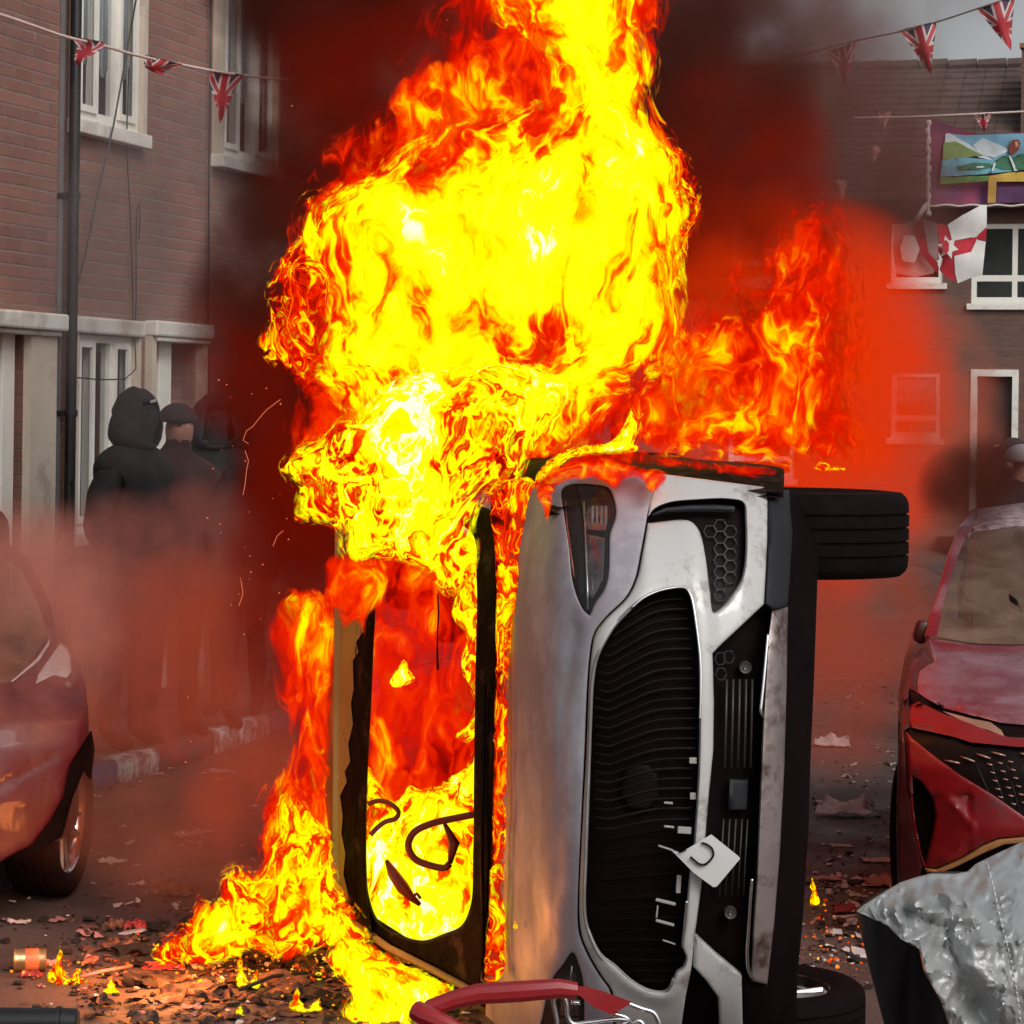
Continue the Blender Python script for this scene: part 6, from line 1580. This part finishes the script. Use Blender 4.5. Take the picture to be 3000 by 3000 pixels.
flame('flame', [(900, 580), (960, 560), (1080, 560), (1010, 640), (960, 740), (950, 860), (910, 850), (920, 720)], 9.35, .12, FM_fil, 'curling orange flame at the upper left shoulder of the fireball', base=.42, width=50, grid=10, ewidth=50, seed=5)
flame('flame', [(1960, 420), (2010, 430), (2050, 520), (2060, 640), (2030, 700), (2010, 800), (1985, 880), (1960, 760), (1970, 640), (1945, 540)], 9.4, .12, FM_fil, 'orange flame licking off the right shoulder of the fireball', base=.32, width=50, grid=10, ewidth=50, seed=6)
flame('flame', [(1180, 380), (1120, 330), (1150, 250), (1230, 180), (1300, 160), (1400, 200), (1420, 300), (1500, 330), (1420, 420), (1280, 430)], 9.7, .15, FM_veil, 'torn orange flame above the upper left of the fireball', base=.58, width=80, grid=12, ewidth=60, seed=9, spots=[(1370, 260, 40, .2)])

flame('flame', [(940, 1640), (1010, 1600), (1100, 1620), (1150, 1690), (1130, 1770), (1090, 1800), (1070, 1880), (1040, 1820), (1010, 1850), (985, 1800), (960, 1840), (940, 1760)], 9.0, .07, FM_veil, 'dark red flame lapping over the upper end of the scorched roof edge', base=.44, width=40, grid=9, ewidth=34, seed=61)
# the cabin
flame('flame', [(1080, 1520), (1410, 1500), (1420, 2000), (1415, 2400), (1410, 2720), (1330, 2800), (1180, 2810), (1070, 2720), (1050, 2500), (1060, 2100)], 10.2, .14, FM_red,
      'deep red fire filling the cabin behind the windscreen opening', base=.40, width=60, grid=14, ewidth=24, seed=11, spots=[(1230, 1700, 160, .05), (1200, 2050, 80, .05), (1250, 2250, 130, -.06), (1150, 1800, 90, -.06)])
flame('flame', [(1075, 2240), (1110, 2290), (1150, 2340), (1190, 2300), (1240, 2310), (1300, 2280), (1360, 2240), (1410, 2160), (1420, 2400), (1410, 2680), (1330, 2780), (1180, 2790), (1080, 2720), (1050, 2500), (1060, 2330)], 9.85, .16, FM_cab,
      'bright yellow fire in the bottom of the cabin round the steering wheel', base=.80, width=60, grid=12, ewidth=40, seed=13, spots=[(1130, 2500, 50, .3), (1250, 2660, 80, .25), (1340, 2700, 50, .2), (1160, 2430, 60, -.1), (1300, 2450, 90, -.12), (1190, 2620, 40, -.45), (1110, 2360, 40, -.2)])
flame('flame', [(1330, 1560), (1420, 1520), (1440, 1700), (1400, 1850), (1408, 2000), (1400, 2150), (1375, 2180), (1330, 2160), (1370, 2120), (1390, 2060), (1350, 1960), (1360, 1860), (1320, 1800), (1340, 1700)], 9.35, .10, FM_fil,
      'yellow flame running down the right side of the windscreen opening', base=.78, width=34, grid=9, ewidth=16, seed=15)
flame('flame', [(1140, 2000), (1160, 1960), (1185, 1925), (1200, 1960), (1220, 1990), (1190, 2010), (1150, 2015)], 9.6, .05, FM_small, 'small yellow flame alone in the middle of the cabin', base=.85, width=16, grid=6, ewidth=9, seed=17)
# the edge of the bonnet
flame('flame', [(1440, 1430), (1500, 1400), (1560, 1400), (1590, 1440), (1570, 1500), (1600, 1560), (1570, 1580), (1545, 1640), (1560, 1700), (1520, 1760), (1500, 1900), (1492, 2100), (1490, 2300), (1480, 2600), (1475, 2860), (1425, 2900), (1432, 2600), (1440, 2300), (1448, 2000), (1450, 1700)], 8.46, .05, FM_fil,
      'burning orange seam along the edge of the bonnet beside the windscreen', base=.40, width=26, grid=9, ewidth=14, seed=19, lump=.02, depthf=lambda u, v: -.18 * max(0, (u - 1470) / 120) + .16 * ((v - 2300) / 900) ** 2 - .06,
      spots=[(1490, 1700, 50, .25), (1482, 1800, 30, .22), (1460, 2650, 40, .2), (1465, 2750, 30, .22), (1455, 2400, 50, .1), (1540, 1450, 50, .12)])
flame('flame', [(1560, 1440), (1600, 1390), (1680, 1345), (1760, 1330), (1850, 1350), (1960, 1385), (1950, 1420), (1900, 1450), (1880, 1420), (1840, 1410), (1800, 1440), (1770, 1420), (1700, 1410), (1640, 1430), (1620, 1500), (1600, 1560), (1585, 1500)], 7.78, .05, FM_veil,
      'thin orange flame crawling over the upper headlight and wing', base=.50, width=30, grid=9, ewidth=20, seed=21, lump=.02, depthf=lambda u, v: .25 * max(0, 1 - (v - 1330) / 160), spots=[(1700, 1425, 40, .25), (1620, 1460, 30, .1), (1900, 1425, 26, .12)])
flame('flame', [(1600, 1350), (1680, 1310), (1740, 1300), (1790, 1290), (1830, 1230), (1850, 1180), (1870, 1220), (1890, 1190), (1880, 1250), (1860, 1300), (1880, 1310), (1850, 1330), (1760, 1335), (1680, 1345), (1600, 1400), (1560, 1430), (1570, 1390)], 8.3, .06, FM_small,
      'yellow tongue of flame leaping off the upper wing of the overturned car', base=.8, width=20, grid=7, ewidth=11, seed=23)
flame('flame', [(2380, 1370), (2400, 1352), (2440, 1362), (2495, 1378), (2460, 1380), (2410, 1382)], 8.9, .04, FM_small, 'thin pointed flame above the upper wheel', base=.62, width=12, grid=6, ewidth=9, seed=24)
flame('flame', [(1540, 1440), (1590, 1380), (1680, 1320), (1800, 1300), (1950, 1320), (2150, 1350), (2300, 1380), (2240, 1410), (2050, 1392), (1900, 1380), (1760, 1372), (1650, 1400), (1590, 1450)], 8.2, .08, FM_veil,
      'low dark orange flame along the top of the overturned car', base=.34, width=40, grid=9, ewidth=36, seed=41, spots=[(1650, 1350, 40, .15)])
flame('flame', [(1850, 780), (1960, 860), (2100, 780), (2200, 700), (2280, 600), (2400, 560), (2520, 580), (2560, 700), (2580, 900), (2570, 1100), (2560, 1280), (2520, 1400), (2300, 1420), (2000, 1400), (1750, 1400), (1650, 1330), (1720, 1180), (1800, 1000)], 10.3, .25, FM_wide,
      'broad sheet of dim red fire behind the ragged flame right of the fireball', base=.25, width=160, grid=16, ewidth=200, seed=51, spots=[(2460, 650, 120, -.10), (2000, 1050, 160, .12), (2100, 1280, 160, .10), (2300, 1150, 130, .07)])
# red fire right of the column
flame('flame', [(1900, 1050), (2000, 960), (2100, 900), (2200, 880), (2260, 760), (2300, 740), (2330, 800), (2380, 760), (2420, 660), (2470, 640), (2490, 720), (2480, 860), (2440, 980), (2470, 1100), (2420, 1200), (2440, 1300), (2400, 1380), (2200, 1380), (1950, 1360), (1800, 1330), (1700, 1300), (1760, 1180)], 9.9, .3, FM_veil,
      'wide ragged red orange flame to the right of the fireball', base=.50, width=130, grid=14, ewidth=110, seed=27, spots=[(2050, 1000, 120, .1), (2100, 1200, 120, .08), (2370, 1000, 60, .12), (2450, 720, 40, .12), (2350, 1250, 80, .1), (2200, 1050, 80, -.1)])
# left of the car
flame('flame', [(800, 1740), (890, 1710), (980, 1740), (1020, 1900), (1010, 2100), (990, 2300), (1000, 2560), (1010, 2700), (930, 2740), (820, 2680), (750, 2540), (730, 2420), (760, 2300), (820, 2240), (830, 2130), (800, 2040), (790, 1950), (760, 1860)], 9.95, .13, FM_veil,
      'ragged red flame climbing the left side of the roof', base=.44, width=60, grid=11, ewidth=56, seed=31, spots=[(850, 2420, 60, .14), (880, 1850, 60, .06)])
flame('flame', [(430, 2790), (490, 2730), (540, 2680), (570, 2610), (630, 2620), (640, 2550), (700, 2520), (750, 2540), (770, 2460), (790, 2380), (830, 2300), (890, 2330), (930, 2400), (985, 2440), (1000, 2580), (1050, 2650), (1110, 2740), (1050, 2790), (960, 2775), (900, 2805), (820, 2825), (740, 2795), (660, 2825), (560, 2835), (470, 2830)], 9.5, .16, FM_hot,
      'yellow and orange fire over the burning heap left of the overturned car', base=.68, width=80, grid=11, ewidth=58, seed=33, spots=[(660, 2690, 40, .35), (860, 2620, 80, .1), (560, 2740, 50, -.1), (780, 2700, 60, -.18), (960, 2650, 60, -.1)])
flame('flame', [(980, 2740), (1080, 2760), (1180, 2810), (1280, 2860), (1345, 2895), (1310, 2935), (1230, 2980), (1220, 3090), (1000, 3090), (1020, 3000), (990, 2960), (1020, 2900), (970, 2850), (940, 2790)], 8.9, .12, FM_hot,
      'bright fire under the roof edge, just left of the trolley handle', base=.82, width=50, grid=10, ewidth=40, seed=35, spots=[(1240, 2900, 40, .3), (1100, 2860, 50, -.15), (1080, 2960, 40, .1)])
for (u, v, w_, h_, sd_, lb) in [(198, 2880, 130, 150, 1, 'small yellow fire on the litter at the lower left, right of the tin'), (732, 2895, 80, 150, 2, 'small upright flame in front of the burning heap'),
                       (2386, 2650, 34, 100, 3, 'tiny yellow flame right of the skid plate of the overturned car'), (480, 2790, 70, 40, 4, 'low flame at the left foot of the burning heap'), (620, 2810, 110, 40, 8, 'low yellow flame along the front of the burning heap'), (1560, 2985, 40, 60, 5, 'narrow flame below the trolley handle'),
                       (1510, 2720, 18, 40, 6, 'speck of flame low on the bonnet'), (900, 2960, 120, 90, 10, 'ragged orange flame at the bottom edge among charred scraps'), (560, 2905, 90, 60, 11, 'low orange flame on the long torn cardboard'), (330, 2910, 60, 50, 12, 'little flame right of the thin pale stick'), (670, 2990, 100, 60, 13, 'orange flame at the bottom edge below the long torn cardboard'), (960, 2870, 90, 70, 7, 'orange flame among the charred boards left of the trolley')]:
    r = random.Random(sd_); pts = [(u - w_ * .5, v - h_ * .05)]; nt_ = 1 if w_ < 70 else 2; big_ = r.randrange(nt_)
    for k in range(nt_):
        hw_ = w_ * .5 / nt_; cx = u - w_ * .5 + hw_ * (2 * k + 1) + r.uniform(-.3, .3) * hw_; hh = h_ * (1.0 if k == big_ else .38 + .2 * r.random()); ln = r.uniform(-.5, .5) * hw_
        pts += [(cx - hw_ * .9, v - hh * .22), (cx - hw_ * .45, v - hh * .36), (cx - hw_ * .62 + ln, v - hh * .52), (cx - hw_ * .2 + ln, v - hh * .72), (cx + ln * 1.9, v - hh), (cx + hw_ * .14 + ln, v - hh * .70), (cx + hw_ * .5 + ln * .5, v - hh * .50), (cx + hw_ * .4, v - hh * .34), (cx + hw_ * .85, v - hh * .20)]
    pts += [(u + w_ * .5, v - h_ * .05), (u + w_ * .25, v + h_ * .05), (u - w_ * .2, v + h_ * .06)]
    c = G(u, v, 0) if u > 1700 or v < 2960 else None
    yy_ = c.y if c else 8.9
    if u in (1510,): yy_ = 8.2
    flame('flame', pts, yy_, max(.02, w_ * yy_ / F * .35), FM_small, lb, base=.86, width=max(9, w_ * .2), grid=5, ewidth=max(5, w_ * .11), seed=sd_ * 3.1, lump=.012)

# sparks
M_spark = newmat('spark_glow')[0]; _n = N(M_spark.node_tree); _e = _n.new('ShaderNodeEmission'); _e.inputs[0].default_value = (1, .22, .10, 1); _e.inputs[1].default_value = .8
_o = _n.new('ShaderNodeOutputMaterial'); M_spark.node_tree.links.new(_e.outputs[0], _o.inputs[0])
rs = random.Random(11); b = MB()
sp = [(664, 1127), (855, 310), (1310, 58), (730, 1500), (645, 1535), (845, 1580), (705, 1695), (678, 1772), (822, 1183), (2405, 2945), (700, 1740)] + [(rs.uniform(600, 860), rs.uniform(1100, 2000)) for _ in range(26)] + [(rs.uniform(500, 1000), rs.uniform(2000, 2700)) for _ in range(10)]
for (u, v) in sp:
    p = P(u, v, rs.uniform(8.6, 9.6)); r_ = rs.uniform(.0012, .0032); b.lathe([(0, -r_), (r_, 0), (0, r_)], 6, Matrix.Translation(p))
for pts in ([(728, 1300), (712, 1290), (722, 1262), (740, 1250), (752, 1235), (768, 1215), (782, 1200), (808, 1180), (822, 1170)], [(718, 1320), (728, 1350), (722, 1380), (718, 1420), (712, 1450)], [(706, 1700), (712, 1740), (700, 1775)], [(800, 1600), (812, 1570), (830, 1555)]):
    b.tube([P(u, v, 9.0) for u, v in pts], .0010, 5)
o = b.build('sparks', M_spark); tag(o, 'scattered glowing sparks drifting left of the fire', 'sparks', None, 'stuff')

M_ember = newmat('ember_glow')[0]; _n = N(M_ember.node_tree); _e = _n.new('ShaderNodeEmission'); M_ember.node_tree.links.new(_n.ramp(_n.noise(_n.pos(), 30, 2, .5), [(.35, (.35, .02, .0)), (.5, (1, .12, .01)), (.65, (1, .6, .05))]), _e.inputs[0])
_o = _n.new('ShaderNodeOutputMaterial'); M_ember.node_tree.links.new(_e.outputs[0], _o.inputs[0]); M_ember.cycles.emission_sampling = 'NONE'
b = MB()
for k in range(620):
    a = RD.random()
    u, v = (RD.gauss(800, 230), RD.uniform(2740, 2900)) if a < .5 else ((RD.gauss(1080, 110), RD.uniform(2800, 3040)) if a < .8 else ((RD.gauss(200, 60), RD.uniform(2820, 2900)) if a < .9 else (RD.gauss(2430, 60), RD.uniform(2660, 2920))))
    c = G(u, v); c.z = RD.uniform(.005, .03); bit(b, c, RD.uniform(.002, .009), 1.2)
tag(b.build('embers', M_ember), 'glowing embers in the litter round the fires', 'embers', None, 'stuff')

# ------------------------------------------------------------------ smoke: bodies of it, firelight on all but the grey put in as emission
SM_dark = smoke_mat('smoke_dark', (.08, .035, .028), 6.0, (.14, .018, .009), .12, nscale=2.6, contrast=1.6)
SM_thin = smoke_mat('smoke_brown_thin', (.22, .11, .09), 1.9, (.16, .024, .012), .12, nscale=2.4, contrast=1.8)
SM_darkred = smoke_mat('smoke_dark_red', (.10, .02, .012), 4.5, (.45, .010, .0), .22, nscale=2.8, contrast=1.5)
SM_red = smoke_mat('smoke_red', (.08, .01, .0), 2.8, (1.0, .042, .0), .64, nscale=3.4, contrast=1.9)
SM_grey = smoke_mat('smoke_grey', (.50, .42, .41), .9, nscale=2.0, contrast=2.0)
SM_pink = smoke_mat('smoke_pink', (.46, .27, .25), 2.9, (.8, .20, .14), .15, nscale=2.8, contrast=2.4)
SM_haze = smoke_mat('smoke_haze', (.45, .22, .17), 1.1, (.9, .17, .08), .20, nscale=2.4, contrast=1.4)
SM_orange = smoke_mat('smoke_orange', (.32, .12, .08), 2.7, (.9, .13, .06), .22, nscale=2.8, contrast=2.2)
puff('smoke', 1650, -520, 10.6, 560, 480, .9, SM_dark, 'dark smoke rolling off the tip of the flames')
puff('smoke', 930, 250, 11.4, 320, 620, .9, SM_dark, 'dark brown smoke left of the top of the fire', .12)
puff('smoke', 1000, -150, 11.2, 460, 450, .9, SM_dark, 'dark smoke at the top of the picture left of the flames')
puff('smoke', 760, 900, 11.0, 240, 460, .7, SM_dark, 'brown smoke drifting off the left flank of the fireball', .3)
puff('smoke', 900, 1350, 13.0, 250, 520, .9, SM_dark, 'dark smoke over the hooded people beside the flames')
puff('smoke', 870, 1650, 11.0, 240, 620, .7, SM_darkred, 'dark red smoke between the hooded people and the car roof')
puff('smoke', 700, 1050, 10.8, 200, 260, .5, SM_darkred, 'dark red smoke at the left tip of the fireball')
puff('smoke', 1250, 350, 10.9, 560, 620, .6, SM_darkred, 'dark red smoke close behind the fireball')
puff('smoke', 2180, 60, 11.8, 520, 380, 1.0, SM_thin, 'brown smoke against the grey sky right of the flames')
puff('smoke', 2080, 380, 11.4, 340, 620, .8, SM_dark, 'dark brown smoke right of the fireball')
puff('smoke', 2150, 600, 11.2, 340, 500, .7, SM_darkred, 'dark red smoke at the right shoulder of the fireball')
puff('smoke', 2240, 1050, 11.2, 500, 560, .9, SM_red, 'glowing red smoke right of the fireball')
puff('smoke', 2480, 1180, 11.8, 340, 620, .8, SM_red, 'glowing red smoke above the upper wheel')
puff('smoke', 2440, 1800, 12.4, 330, 520, .9, SM_orange, 'orange brown smoke right of the overturned car')
puff('smoke', 2480, 480, 13.5, 400, 480, 1.2, SM_thin, 'thin brown smoke over the far roof')
puff('smoke', 2830, 1440, 11.2, 150, 150, .45, SM_dark, 'small dark puff in front of the far bystanders')
puff('smoke', 2930, 1390, 11.6, 190, 110, .45, SM_dark, 'dark smoke trailing right over the roof of the right hand red car', .5)
puff('smoke', 760, 2330, 10.7, 300, 430, .6, SM_orange, 'orange glowing smoke behind the burning heap')
puff('smoke', 520, 2480, 10.6, 330, 230, .5, SM_haze, 'faint orange haze low over the road behind the burning heap')
puff('smoke', 300, 2300, 10.9, 420, 330, .5, SM_haze, 'faint pink haze between the left red car and the kerb')
puff('smoke', 2700, 1250, 14.5, 260, 420, .8, SM_orange, 'rust coloured smoke before the far door')
puff('smoke', 330, 1780, 12.4, 420, 360, .8, SM_pink, 'pinkish smoke before the legs of the hooded people')
puff('smoke', 600, 1640, 12.6, 260, 260, .6, SM_pink, 'rosy smoke rising before the hooded people')
puff('smoke', 600, 1880, 11.6, 340, 330, .7, SM_orange, 'orange smoke drifting low between the left red car and the fire')
puff('smoke', 60, 1830, 9.3, 330, 400, .5, SM_pink, 'pale pink smoke over the left red car')
puff('smoke', 360, 2080, 12.0, 360, 170, .4, SM_orange, 'orange haze low over the kerb')
puff('smoke', 480, 700, 14.4, 460, 760, .9, SM_grey, 'thin grey smoke before the brick wall')
puff('smoke', 2350, -80, 16.0, 700, 420, 2.0, SM_grey, 'grey smoke before the sky at the top right')
